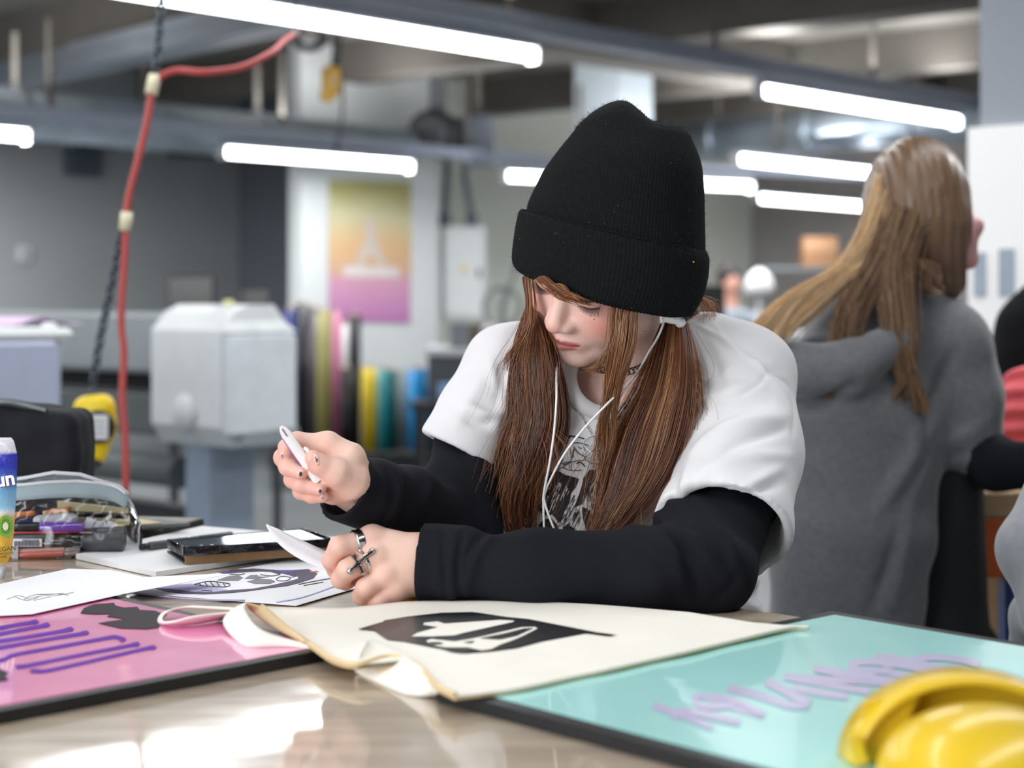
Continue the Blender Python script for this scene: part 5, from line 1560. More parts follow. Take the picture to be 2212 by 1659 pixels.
tee_folds += [
 ([(1478, 690), (1540, 720), (1600, 760), (1655, 806)], .0022, 5), ([(1655, 806), (1640, 830), (1610, 850), (1560, 870)], -.0022, 5), ([(1655, 806), (1700, 830), (1716, 880), (1712, 940)], -.0018, 5),
 ([(1500, 720), (1550, 800), (1560, 860)], -.004, 14), ([(1660, 870), (1600, 880), (1540, 910), (1490, 960)], -.005, 13), ([(1690, 1040), (1630, 1060), (1560, 1060)], -.004, 13), ([(1460, 960), (1430, 1030), (1440, 1100)], .005, 14),
 ([(1110, 720), (1090, 790), (1085, 850)], -.004, 14), ([(1050, 800), (1020, 860), (985, 920)], .003, 14), ([(1060, 1000), (1065, 1060), (1075, 1130)], .003, 12), ([(1640, 1250), (1610, 1290), (1640, 1320)], .005, 12)]
Vv = creases(Vv, Q, tee_folds)
m_tee = M('tee_white', (228, 228, 231), .85, var=.015, scale=30, bump=.12, bscale=900, sheen=.15)
tee = obj('t_shirt', mesh_np('t_shirt', Vv, Q), m_tee, person, 'white short-sleeved T-shirt with black brush print')
t_tee = tree(Vv, Q)
# collar band
cpts = [P(1262, 770, 2.01), P(1246, 810, 1.985), P(1258, 850, 1.972), P(1292, 874, 1.968), P(1345, 872, 1.972), P(1410, 830, 2.0), P(1455, 770, 2.05), P(1478, 705, 2.10)]
cc_ = curve_pts(cpts, 60)
bnd = []
for k in range(60):
    w = .5
    d = nrm(np.gradient(cc_, axis=0)[k]); outw = nrm(np.cross(d, np.array([0, -1., .25])))
    if np.dot(outw, cc_[k] - P(1350, 780, 2.05)) < 0: outw = -outw
    b0 = cc_[k]; bnd.append([b0 + np.array([0, .004, 0]), b0 - np.array([0, .0035, 0]), b0 + outw * .009 - np.array([0, .0045, 0]), b0 + outw * .017 - np.array([0, .002, 0]), b0 + outw * .019 + np.array([0, .006, 0])])
obj('collar', solid(MB().grid(np.array(bnd)).me(), .0012), m_tee, tee)

# brush print on the shirt front: laid on the cloth
m_ink = M('shirt_ink', (20, 20, 24), .7)
oz = lambda x, y: (980 + x / 5.924, 900 + y / 5.924)
def laid(name, outlines, mat, trees, off, zf, parent, elen, n=3):
    bm = bmesh.new()
    for ol in outlines:
        vs = [bm.verts.new((a, b, 0)) for a, b in ol]
        try: f = bm.faces.new(vs)
        except ValueError: continue
        bmesh.ops.triangulate(bm, faces=[f])
    for _ in range(n):
        es = [e for e in bm.edges if e.calc_length() > elen]
        if not es: break
        bmesh.ops.subdivide_edges(bm, edges=es, cuts=1)
        bmesh.ops.triangulate(bm, faces=[f for f in bm.faces if len(f.verts) > 3])
    for v in bm.verts:
        v.co = Vector(hit(*zf(v.co.x, v.co.y), trees, off))
    bmesh.ops.recalc_face_normals(bm, faces=bm.faces)
    me = bpy.data.meshes.new(name); bm.to_mesh(me); bm.free()
    return obj(name, me, mat, parent)
def stroke2(pts, w):
    p = curve_pts(pts, max(6, 5 * len(pts))); d = np.gradient(p, axis=0); d /= np.linalg.norm(d, axis=1)[:, None] + 1e-9
    qn = np.stack([-d[:, 1], d[:, 0]], 1); ww = w * np.linspace(1, .65, len(p))[:, None] / 2
    a, b = p + qn * ww, p - qn * ww
    return [[tuple(a[i]), tuple(a[i + 1]), tuple(b[i + 1]), tuple(b[i])] for i in range(len(p) - 1)]
big = [
 [(540, 560), (480, 640), (430, 740), (412, 800), (445, 755), (530, 690), (560, 600)],
 [(1100, 590), (1150, 680), (1155, 780), (1110, 860), (1020, 905), (880, 945), (840, 960), (900, 880), (1060, 800)],
 [(1240, 715), (1340, 695), (1430, 745), (1560, 780), (1600, 800), (1560, 900), (1500, 980), (1480, 1100), (1420, 1200), (1390, 1280), (1340, 1350), (1260, 1250), (1190, 1280), (1120, 1230), (1070, 1160), (960, 1150), (880, 1230), (940, 1080), (1020, 980), (1100, 900), (1180, 820)],
 [(850, 1260), (900, 1175), (980, 1200), (1060, 1290), (1060, 1420), (1010, 1530), (890, 1530), (870, 1430), (835, 1380)],
 [(1090, 1380), (1150, 1315), (1250, 1300), (1320, 1380), (1345, 1460), (1335, 1560), (1080, 1560)],
 [(740, 1150), (830, 1120), (800, 1280), (825, 1400), (812, 1530), (700, 1530), (720, 1360)],
 [(1660, 780), (1740, 680), (1830, 680), (1845, 780), (1760, 860), (1700, 1000), (1640, 1120), (1540, 1160), (1600, 1000), (1640, 880)],
 [(1480, 1350), (1400, 1420), (1410, 1540), (1565, 1540), (1550, 1430), (1490, 1400)],
 [(1640, 1150), (1740, 1200), (1815, 1330), (1800, 1480), (1720, 1520), (1650, 1300)],
 [(412, 960), (440, 1010), (500, 1020), (530, 1090), (520, 1200), (470, 1160), (420, 1080)],
 [(470, 1220), (530, 1240), (560, 1400), (500, 1420), (460, 1320)],
 [(1220, 480), (1300, 290), (1330, 300), (1270, 500)],
]
laid('print', big, m_ink, [t_tee], .0012, oz, tee, 45).__setitem__('label', 'black brush-stroke print')
ls = []
for pts, w in (([(1365, 242), (1500, 248), (1600, 262), (1672, 285)], 20), ([(1480, 250), (1455, 320), (1425, 395)], 26), ([(1570, 255), (1535, 300), (1500, 345)], 24), ([(1250, 300), (1200, 400), (1170, 510)], 24),
               ([(1310, 690), (1370, 580), (1420, 450), (1500, 352), (1600, 335), (1730, 372)], 16), ([(1385, 605), (1440, 585), (1500, 556), (1490, 400)], 12), ([(1520, 525), (1540, 415), (1600, 470), (1690, 522)], 15),
               ([(1395, 622), (1540, 572), (1690, 556)], 12), ([(1500, 684), (1502, 590)], 9), ([(1330, 692), (1385, 652), (1500, 690), (1640, 684)], 12), ([(1570, 605), (1620, 582), (1680, 640)], 18),
               ([(1530, 375), (1600, 470), (1700, 522)], 12), ([(1590, 380), (1625, 410), (1660, 390), (1680, 440)], 10), ([(1400, 540), (1350, 640), (1300, 705)], 8), ([(1390, 660), (1470, 600), (1480, 660)], 8)):
    ls += stroke2(pts, w)
laid('line_print', ls, m_ink, [t_tee], .0014, oz, tee, 80, 1)
rr = np.random.default_rng(5); dr = []; wl = []
for (x0, x1, y0, y1, n, dst) in ((860, 1130, 1050, 1240, 46, dr), (1340, 1460, 1200, 1400, 34, dr), (1450, 1620, 980, 1240, 34, dr), (1500, 1640, 1200, 1400, 26, dr), (420, 560, 1160, 1480, 34, dr), (640, 860, 980, 1200, 34, dr), (1660, 1800, 880, 1120, 22, dr), (880, 1060, 1280, 1420, 10, wl), (1180, 1330, 860, 1240, 24, wl), (1340, 1480, 840, 1000, 14, wl), (1000, 1180, 1000, 1120, 16, wl)):
    for _ in range(n):
        x, y = rr.uniform(x0, x1), rr.uniform(y0, y1); L = rr.uniform(40, 110)
        dst += stroke2([(x, y), (x - .22 * L, y + .5 * L), (x - .42 * L, y + L)], rr.uniform(4, 10))
laid('dry_brush_print', dr, m_ink, [t_tee], .0014, oz, tee, 80, 0).__setitem__('kind', 'stuff')
laid('scratch_print', wl, m_tee, [t_tee], .0017, oz, tee, 80, 0).__setitem__('kind', 'stuff')

# ---- black long sleeves
def sleeve_sdf(p):
    # left arm, on the table
    d = s_chain(p, [SL, P(1590, 1050, 1.92), EL], [.050, .050, .044], .02)
    d = smin(d, s_chain(p, [EL, P(1400, 1232, 1.748), P(1150, 1234, 1.745), P(1010, 1228, 1.752)], [.0425, .0415, .0385, .033], .02), .03)
    d = smin(d, s_cap(p, P(1474, 1146, 1.82), P(1500, 1195, 1.795), .033), .03)
    d = smin(d, s_cap(p, P(1010, 1222, 1.753), P(984, 1222, 1.754), .036, .0405), .006)
    d = smin(d, s_cap(p, P(984, 1222, 1.754), P(972, 1220, 1.755), .0405, .0385), .003)
    d = smin(d, s_cap(p, P(952, 1216, 1.757), P(900, 1214, 1.760), .0395, .0405), .0022)
    nL = nrm(np.array([-1, .12, .03]))
    d = smax(d, (p - P(908, 1220, 1.76)) @ nL, .003)
    d = smax(d, -s_cap(p, P(950, 1218, 1.76), P(860, 1218, 1.76), .0325), .003)
    # right arm, raised
    r = s_chain(p, [SR, P(1008, 965, 2.005), P(998, 1060, 1.972), ER], [.036, .0355, .043, .046], .02)
    r = smin(r, s_chain(p, [ER, P(880, 1098, 1.86), P(812, 1068, 1.80)], [.047, .042, .038], .02), .03)
    cR = P(742, 1052, 1.762); aR = nrm(cR - P(880, 1110, 1.86))
    r = smin(r, s_cap(p, P(800, 1072, 1.80), cR, .037, .0365), .006)
    r = smax(r, (p - cR) @ nrm(aR + np.array([0, .35, .05])), .003)
    r = smax(r, -s_cap(p, P(770, 1062, 1.78), cR + aR * .05, .0295, .0305), .003)
    d = np.minimum(d, r)
    # wrinkles
    d += .0022 * np.exp(-((p[:, 0] - P(1010, 0, 1.753)[0]) / .03) ** 2) * snoise(p, 60, 77)
    wL = np.exp(-((p[:, 0] - P(1430, 0, 1.76)[0]) / .05) ** 2)
    d += .0014 * snoise(p, 34, 21) + .0022 * wL * np.sin(p[:, 0] * 170 + p[:, 2] * 240 + snoise(p, 20, 5)) * np.clip((p[:, 2] - .95) / .04, 0, 1)
    return d
Vv, Q = surfnet(sleeve_sdf, [-.26, 1.66, .90], [.40, 2.2, 1.22], .0034)
Vv = relax(Vv, Q, 1, .4)
Vv = creases(Vv, Q, [
 ([(960, 1140), (957, 1220), (962, 1300)], -.0045, 6), ([(1000, 1150), (990, 1220), (995, 1300)], -.005, 8), ([(1075, 1150), (1030, 1200), (1010, 1270)], .004, 12), ([(1050, 1150), (1015, 1190), (1005, 1240)], -.004, 9),
 ([(1400, 1125), (1450, 1180), (1470, 1250), (1490, 1310)], .004, 16), ([(1440, 1110), (1500, 1160), (1540, 1220)], .0045, 15), ([(1430, 1140), (1480, 1200), (1510, 1280)], -.004, 12), ([(1530, 1110), (1580, 1170), (1590, 1230)], .003, 14),
 ([(1560, 1200), (1590, 1250), (1540, 1300)], -.003, 12),
 ([(800, 1010), (830, 1060), (810, 1130)], .004, 12), ([(870, 1015), (880, 1080), (850, 1150)], -.004, 12), ([(845, 1005), (862, 1060), (835, 1140)], .004, 10), ([(905, 985), (930, 1040), (900, 1120)], .004, 14), ([(960, 960), (1000, 1010), (1040, 1020)], .003, 12)])
Vv[:, 2] = np.maximum(Vv[:, 2], TZ + .0005)
m_slv = M('sleeve_black', (25, 26, 33), .85, var=.12, scale=14, bump=.12, bscale=700, spec=.15)
obj('long_sleeves', mesh_np('long_sleeves', Vv, Q), m_slv, person, 'black long sleeves of the top under the T-shirt')
t_slv = tree(Vv, Q)

# ---- trousers, seat
def legs_sdf(p):
    hp = np.array([P(1385, 1400, 2.12)[0], 2.14, .73]); d = None
    for s in (-1, 1):
        h = hp + np.array([.085 * s, 0, 0]); k = h + np.array([.06 * s - .10, -.36, -.07]); a = k + np.array([.02, .06, -.36])
        e = s_chain(p, [h, k, a, a + np.array([-.01, -.1, -.03])], [.09, .062, .045, .035], .03)
        d = e if d is None else smin(d, e, .03)
    return smin(d, s_ell(p, hp + np.array([0, .02, .03]), (.17, .125, .12)), .04)
Vv, Q = surfnet(legs_sdf, [-.35, 1.45, .15], [.6, 2.45, .95], .009)
obj('trousers', mesh_np('trousers', relax(Vv, Q, 1), Q), M('trouser_black', (28, 29, 33), .8), person)
hp = np.array([P(1385, 1400, 2.12)[0], 2.16, 0])
st = thing('stool', 'round work stool under the person in the black beanie', 'stool', hp)
part('seat', MB().lathe(hp + UP * .585, [(.15, 0), (.17, .01), (.17, .03), (.15, .04)], 24), m_dark, st)
for k in range(4):
    t = k * 1.5708 + .78
    part('leg', MB().tube([hp + np.array([.11 * math.cos(t), .11 * math.sin(t), .585]), hp + np.array([.2 * math.cos(t), .2 * math.sin(t), .0])], .013, 8), m_steel, st)
part('foot_ring', MB().tube([hp + np.array([.175 * math.cos(k * .2618), .175 * math.sin(k * .2618), .18]) for k in range(24)], .009, 8, closed=True), m_steel, st)

# ---- beanie
ZH = 1.975
def ring(Lp, Rp, depth, droop, n=600, lift=0, zoff=0):
    L, R = P(*Lp, ZH + zoff), P(*Rp, ZH + zoff)
    c = (L + R) / 2; A = (R - L) / 2; B = np.array([0, -depth, -droop * ZH / F])
    t = np.arange(n) * 2 * math.pi / n
    # slightly squared ellipse
    ct, st_ = np.cos(t), np.sin(t)
    return c + ct[:, None] * A + st_[:, None] * B
NH = 600
body_k = [((1135, 520), (1516, 600), .108, 22), ((1139, 470), (1520, 556), .112, 18), ((1142, 440), (1521, 520), .112, 15), ((1158, 402), (1521, 453), .110, 10), ((1176, 366), (1519, 400), .106, 6), ((1206, 325), (1511, 352), .096, 2), ((1238, 287), (1494, 304), .078, -2)]
rows = [ring(a, b, d, w) for a, b, d, w in body_k]
# flat closing seam with two soft peaks and a dip
top_px = curve_pts([(1262, 262), (1287, 241), (1322, 223), (1352, 221), (1379, 240), (1404, 263), (1432, 267), (1462, 273), (1482, 288)], 200)
tt_ = np.arange(NH) * 2 * math.pi / NH
xn = (np.cos(tt_) + 1) / 2
seam = np.array([P(*top_px[min(199, int(v * 199))], ZH + .012) for v in xn])
prev = rows[-1]
for f in (.3, .55, .75, .9, .98, 1.0):
    e = math.sqrt(max(0, 1 - f * f))
    r_ = seam.copy()
    yo = -np.sin(tt_) * .074 * e
    low = prev * (1 - f) + seam * f
    r_[:, 0] = low[:, 0] if f < .98 else seam[:, 0]
    r_[:, 2] = prev[:, 2] * (1 - f ** .75) + seam[:, 2] * f ** .75
    r_[:, 1] = ZH + .012 * f + yo
    # keep the sides inside the silhouette
    rows.append(r_)
def dense(rows, n):
    A = np.array(rows); m = len(A)
    flat = A.reshape(m, -1); return curve_pts(flat, n).reshape(n, A.shape[1], 3)
G = dense(rows, 110)
def knit(G, amp, nrib, seed, tw=0):
    """fine ribs running up the cloth, plus soft dents"""
    r_, c_ = G.shape[:2]
    d1 = np.roll(G, -1, 1) - np.roll(G, 1, 1); d2 = np.gradient(G, axis=0)
    N = np.cross(d1, d2); N /= np.linalg.norm(N, axis=2)[..., None] + 1e-12
    cen = G.mean(1, keepdims=True); sgn = np.sign((N * (G - cen)).sum(2, keepdims=True)); N = N * np.where(sgn == 0, 1, sgn)
    f = G.reshape(-1, 3)
    w = (snoise(f, 16, seed) * .0016 + snoise(f, 38, seed + 1) * .0007).reshape(r_, c_, 1)
    ph = np.arange(c_) * nrib * 2 * math.pi / c_
    return G + N * (w + amp * np.cos(ph)[None, :, None])
def closed_grid(G):
    r_, c_ = G.shape[:2]
    i = np.arange(r_ - 1)[:, None] * c_; j = np.arange(c_)[None]; j2 = (j + 1) % c_
    Q = np.stack([i + j, i + j2, i + c_ + j2, i + c_ + j], -1).reshape(-1, 4)
    return G.reshape(-1, 3), Q
m_knit = M('beanie_knit', (17, 20, 22), .95, var=.25, scale=220, bump=.4, bscale=1400, spec=.2)
G = knit(G, .00032, 150, 31)
# crease dents on the crown
Vb, Qb = closed_grid(G)
Vb = creases(Vb, Qb, [([(1330, 300), (1340, 370), (1330, 440)], .003, 18), ([(1404, 268), (1390, 330), (1400, 400)], -.006, 20), ([(1470, 300), (1500, 380), (1505, 470)], .003, 16), ([(1490, 300), (1512, 360), (1500, 430)], -.003, 10)])
bn = obj('beanie', mesh_np('beanie', Vb, Qb), m_knit, person, 'black ribbed knit beanie with a deep turned-up cuff')
cuff = [((1136, 470), (1517, 556), .112, 18), ((1126, 455), (1522, 541), .117, 16), ((1120, 458), (1526, 546), .119, 17), ((1113, 490), (1530, 562), .122, 20), ((1106, 545), (1526, 600), .123, 24), ((1107, 566), (1514, 640), .122, 27), ((1113, 577), (1494, 672), .119, 29), ((1122, 580), (1484, 670), .113, 28), ((1140, 560), (1480, 640), .108, 20)]
G = dense([ring(*c) for c in cuff], 70)
G = knit(G, .00040, 150, 41)
Vc, Qc = closed_grid(G)
cf = obj('cuff', mesh_np('cuff', Vc, Qc), m_knit, bn)
# fuzz
rr = np.random.default_rng(9)
Vall = np.vstack([Vb, Vc]); Nn = np.vstack([normals_of(Vb, Qb), normals_of(Vc, Qc)])
cen = np.array([P(1320, 450, ZH)]); flip = np.sign(((Vall - cen) * Nn).sum(1)); Nn = Nn * flip[:, None]
ii = rr.choice(len(Vall), 5200, replace=False)
S = Vall[ii][:, None, :] + (Nn[ii] * .6 + rr.normal(size=(len(ii), 3)) * .7)[:, None, :] * (np.linspace(0, 1, 4) * 1)[None, :, None] * rr.uniform(.0008, .0035, (len(ii), 1, 1))
S[:, 2:, :] += rr.normal(size=(len(ii), 1, 3)) * .0005
obj('fuzz', tubes_mesh('fuzz', S, np.full((len(ii), 4), .00011)), M('fuzz_grey', (48, 54, 57), .9), bn).__setitem__('kind', 'stuff')
li = rr.choice(len(Vall), 60, replace=False)
mb = MB()
for k in li: mb.box(Vall[k] + Nn[k] * .0006, (.0005, .0004, .0005))
part('lint', mb, M('lint_pale', (170, 180, 184), .9), bn).__setitem__('kind', 'stuff')
part('bobble', MB().lathe(hit(1498, 566, [tree(Vc, Qc)], .001), [(.0011, 0), (.0011, .0008)], 8, axis=np.array([0, -1., 0])), M('lint_gold', (226, 168, 60), .5), bn)
t_hat = tree(np.vstack([Vb, Vc]), np.vstack([Qb, Qc + len(Vb)]))

# ---- hair
def lock(path, n, colfn, depth=.016, k=18, rad=.00034, seed=0, wav=.004, frizz=.0015, taper=.55, uneven=.25, clumps=16):
    """n strands following a centre path of (px, py, Z, width px), gathered into clumps"""
    r = np.random.default_rng(seed)
    c = curve_pts(path, k)
    uc = np.clip(r.normal(0, .52, clumps), -1.05, 1.05); vc = r.uniform(-1, 1, clumps)
    phc = r.uniform(0, 6.28, clumps); frc = r.uniform(.7, 1.8, clumps); ec = r.uniform(0, 1, clumps) ** 1.5
    ci = r.integers(0, clumps, n); free = (r.uniform(size=n) < .22)
    du = r.normal(0, .20, n) * np.where(free, 2.6, 1); v = np.clip(vc[ci] + r.normal(0, .3, n), -1.1, 1.1)
    ph = phc[ci] + r.normal(0, .35, n); fr = frc[ci]
    t = np.linspace(0, 1, k)
    end = 1 - uneven * np.clip(ec[ci] + r.uniform(-.3, .3, n), 0, 1)
    S = np.zeros((n, k, 3)); u = uc[ci]
    for j in range(k):
        tj = t[j] * end
        cc = np.stack([np.interp(tj, t, c[:, a]) for a in range(4)], 1)
        uu = np.clip(u + du * (1 - .45 * tj), -1.25, 1.25)
        off = uu * cc[:, 3] / 2 + wav * 1900 * (np.sin(tj * 6 * fr + ph) * tj * .7 + 1.2 * np.sin(tj * 11 + u * 1.7 + seed) * tj ** 1.5)
        Z = cc[:, 2] - depth * (v * np.sqrt(np.clip(1 - (uu * .8) ** 2, 0, 1))) * np.minimum(1, .4 + tj * 3) - .004 * np.sin(tj * 7 * fr + ph * 1.3) * tj
        S[:, j, 0] = (cc[:, 0] + off - CX) / F * Z; S[:, j, 1] = Z; S[:, j, 2] = CZ - (cc[:, 1] + 6 * uu * uu - CY) / F * Z
    nz_ = np.cumsum(np.cumsum(r.normal(0, 1, S.shape), axis=1), axis=1); S += nz_ * frizz * 1.6 / k ** 1.5
    R = rad * (1 - (1 - taper) * t[None] ** 2) * r.uniform(.7, 1.25, (n, 1))
    C = colfn(u + du * .3, v, r)
    return S, R, C
def hair_col(u, v, r, dark=(66, 38, 26), mid=(142, 82, 48), lite=(214, 158, 98), seed=1):
    n = len(u)
    a = .5 + .5 * np.sin(u * 7 + seed) * np.cos(u * 13 + seed * 2) + r.normal(0, .22, n) - .25 * (v < -.2)
    a = np.clip(a, 0, 1)[:, None]
    C = lin(dark) * (1 - a) + lin(mid) * a
    h = ((r.uniform(size=n) < .12) | ((np.abs(np.sin(u * 4.3 + seed)) > .93) & (r.uniform(size=n) < .6)))[:, None]
    w = r.uniform(.3, .9, (n, 1))
    return np.where(h, C * (1 - w) + lin(lite) * w, C)
Ss = []
Ss.append(lock([(1458, 690, 1.985, 50), (1452, 760, 1.965, 88), (1440, 840, 1.94, 125), (1412, 920, 1.93, 165), (1382, 1000, 1.925, 180), (1352, 1070, 1.925, 165), (1325, 1125, 1.925, 130), (1296, 1168, 1.925, 90)], 3300, lambda u, v, r: hair_col(u, v, r, seed=1), .022, 22, seed=1))
Ss.append(lock([(1168, 650, 1.985, 50), (1156, 735, 1.965, 76), (1160, 820, 1.955, 98), (1162, 900, 1.95, 104), (1142, 965, 1.95, 112), (1126, 1025, 1.955, 98), (1112, 1085, 1.96, 80), (1112, 1160, 1.96, 50)], 2500, lambda u, v, r: hair_col(u, v, r, (56, 32, 23), (126, 70, 43), (194, 130, 80), 3), .020, 22, seed=2))
Ss.append(lock([(1140, 590, 1.93, 20), (1146, 650, 1.93, 18), (1137, 710, 1.93, 16), (1112, 760, 1.935, 22), (1084, 800, 1.94, 12)], 90, lambda u, v, r: hair_col(u, v, r, (110, 62, 38), (160, 96, 56), (206, 150, 92), 2), .004, 14, seed=3, uneven=.4))
Ss.append(lock([(1352, 660, 1.885, 40), (1345, 730, 1.885, 44), (1328, 800, 1.895, 36), (1314, 880, 1.91, 30), (1302, 960, 1.915, 24), (1288, 1040, 1.92, 14)], 480, lambda u, v, r: hair_col(u, v, r, (110, 66, 40), (160, 102, 62), (210, 160, 104), 4), .006, 18, seed=4, uneven=.5))
Ss.append(lock([(1330, 655, 1.88, 26), (1322, 730, 1.885, 22), (1300, 785, 1.89, 18), (1262, 800, 1.9, 10)], 60, lambda u, v, r: hair_col(u, v, r, (120, 72, 44), (164, 106, 64), (210, 160, 104), 5), .004, 14, seed=5))
Ss.append(lock([(1172, 596, 1.867, 30), (1200, 624, 1.86, 30), (1240, 644, 1.86, 26), (1290, 656, 1.87, 16)], 150, lambda u, v, r: hair_col(u, v, r, (110, 64, 38), (150, 90, 52), (200, 144, 88), 6), .004, 12, seed=6, uneven=.35))
Ss.append(lock([(1204, 612, 1.862, 40), (1230, 636, 1.858, 30), (1268, 656, 1.858, 18)], 90, lambda u, v, r: hair_col(u, v, r, (110, 64, 38), (160, 98, 56), (200, 144, 88), 7), .004, 10, seed=7, uneven=.35))
Ss.append(lock([(1478, 650, 2.06, 40), (1490, 690, 2.06, 46), (1496, 740, 2.05, 40), (1500, 790, 2.04, 20)], 220, lambda u, v, r: hair_col(u, v, r, (120, 72, 44), (170, 112, 66), (212, 164, 108), 8), .01, 12, seed=8, frizz=.004, uneven=.6))
Ss.append(lock([(1495, 640, 2.05, 30), (1518, 650, 2.05, 40), (1530, 680, 2.05, 46), (1524, 715, 2.05, 50)], 120, lambda u, v, r: hair_col(u, v, r, (150, 96, 58), (190, 132, 84), (220, 176, 124), 9), .01, 12, seed=9, frizz=.006, rad=.00025, uneven=.7))
Ss.append(lock([(1484, 705, 2.0, 30), (1494, 790, 1.96, 90), (1500, 860, 1.95, 80), (1505, 920, 1.95, 60)], 60, lambda u, v, r: hair_col(u, v, r, seed=10), .012, 16, seed=10, frizz=.006, rad=.0003, uneven=.6))
for k, (x, y, w) in enumerate(((1150, 800, 120), (1430, 900, 200), (1130, 1000, 150), (1360, 1050, 220))):
    Ss.append(lock([(x, y - 130, 1.955, w * .25), (x + 4, y - 40, 1.93, w), (x - 8, y + 50, 1.925, w * 1.25), (x - 26, y + 140, 1.925, w * 1.3)], 90, lambda u, v, r: hair_col(u, v, r, (120, 70, 44), (160, 100, 60), (200, 150, 100), 11 + k), .012, 16, seed=20 + k, frizz=.009, rad=.00022, uneven=.7))
m_hair = M('hair', (110, 66, 40), .38, attr='tint', var=.05, scale=40, spec=.7)
hm = None
parts_h = []
names_h = ['pigtail', 'pigtail', 'hair_strand', 'hair_strand', 'hair_strand', 'fringe', 'fringe', 'loose_hair', 'loose_hair', 'loose_hair', 'loose_hair', 'loose_hair', 'loose_hair', 'loose_hair']
for nm, (S, R, C) in zip(names_h, Ss):
    n, k, _ = S.shape
    obj(nm, tubes_mesh(nm, S, R, C), m_hair, person).__setitem__('kind', 'stuff')
# solid inner body of each pigtail so that no light shows through
def core(path, dz):
    c = curve_pts(path, 26); g = []
    for x, y, Z, w in c:
        row = []
        for t in np.arange(20) * 2 * math.pi / 20:
            row.append(P(x + .36 * w * math.cos(t), y, Z + dz + .012 * math.sin(t)))
        g.append(row)
    return closed_grid(np.array(g))
for path in ([(1458, 690, 1.985, 40), (1452, 760, 1.965, 80), (1440, 840, 1.94, 118), (1412, 920, 1.93, 150), (1382, 1000, 1.925, 160), (1352, 1070, 1.925, 130), (1330, 1120, 1.925, 70)],
             [(1168, 650, 1.985, 40), (1150, 735, 1.965, 84), (1156, 820, 1.955, 104), (1162, 900, 1.95, 106), (1142, 965, 1.95, 104), (1120, 1025, 1.955, 80), (1106, 1070, 1.96, 40)]):
    Vk, Qk = core(path, .004)
    obj('hair_core', mesh_np('hair_core', Vk, Qk), M('hair_dark', (52, 30, 22), .6, var=.2, scale=60), person)
# hair on the scalp, seen between cap and collar
def scalp(p):
    q = head_local(p); d = s_ell(q, (0, -.014, .03), (.079, .098, .092)); return smax(d, (q[:, 2] - .06), .01)
# elastic, earbud
m_wht = M('earphone_white', (240, 240, 242), .3)

# ---- lashes, brow stud, moles
m_lash = M('lash', (34, 22, 20), .6)
mb = MB()
for s in (1, -1):
    for k in range(26):
        u_ = -1 + 2 * k / 25
        b0 = np.array([s * (.031 + .0138 * u_), .0805 - .0042 * u_ * u_ - .001 * max(0, u_), -.0068 + .0032 * u_ * u_ - .0006 * u_])
        ln = .0075 + .0025 * u_
        b1 = b0 + np.array([s * .0016 * u_, .0048, -.0030]) * ln / .0075; b2 = b1 + np.array([s * .0022 * u_, .0026, -.0008]) * ln / .0075
        mb.tube([H(*b0), H(*b1), H(*b2)], [.00042, .0003, .0001], 4, caps=False)
part('eyelashes', mb, m_lash, person).__setitem__('kind', 'stuff')
mb = MB()
for s in (1, -1):
    line_ = [H(s * (.031 + .0142 * u_), .0812 - .0044 * u_ * u_ - .001 * max(0, u_), -.0070 + .0034 * u_ * u_ - .0006 * u_) for u_ in np.linspace(-1, 1, 14)]
    part('lash_line', MB().tube(line_, [.0004 + .0004 * math.sin(k / 13 * math.pi) for k in range(14)], 6), m_lash, person)
mb = MB(); sq = hit(1188, 633, [t_head], .0006)
part('bridge_stud', MB().lathe(sq, [(.0018, 0), (.0012, .001), (.0002, .0022)], 6, axis=np.array([0, -1., 0])), M('silver', (206, 206, 208), .2, metal=1), person)
for (x, y) in ((1283, 690), (1276, 682), (1392, 715), (1393, 676)):
    part('mole', MB().lathe(hit(x, y, [t_head], .0003), [(.0007, 0), (.0005, .0003)], 8, axis=np.array([0, -1., 0])), M('mole_brown', (110, 66, 50), .6), person)

# ---- earphones
e0 = P(1450, 688, 1.925)
eb = part('earbud', MB().tube(curve_pts([P(1432, 684, 1.93), P(1450, 688, 1.928), P(1466, 692, 1.93), P(1472, 702, 1.935)], 12), [.003, .0055, .006, .0062, .006, .0058, .0056, .0056, .006, .0062, .006, .004], 10), m_wht, person, 'white in-ear earphone')
TR = [t_tee, t_head]
def onbody(pts, off): return [hit(x, y, TR, off, 1.95) for x, y in pts]
w1 = [P(1437, 686, 1.93), P(1424, 722, 1.925), P(1402, 760, 1.945), P(1380, 800, 1.955), P(1356, 830, 1.93), P(1312, 872, 1.89), P(1262, 925, 1.895), P(1222, 976, 1.898), P(1192, 1030, 1.9), P(1176, 1070, 1.9), P(1182, 1104, 1.9), P(1204, 1160, 1.9)]
w2 = [P(1214, 735, 2.0), P(1206, 760, 1.985), P(1202, 805, 1.94), P(1202, 860, 1.905), P(1197, 930, 1.9), P(1187, 1000, 1.897), P(1175, 1064, 1.899), P(1174, 1100, 1.9), P(1176, 1165, 1.9)]
part('earphone_cable', MB().tube(curve_pts(w1, 70), .0013, 8), m_wht, person)
part('earphone_cable', MB().tube(curve_pts(w2, 60), .0013, 8), m_wht, person)

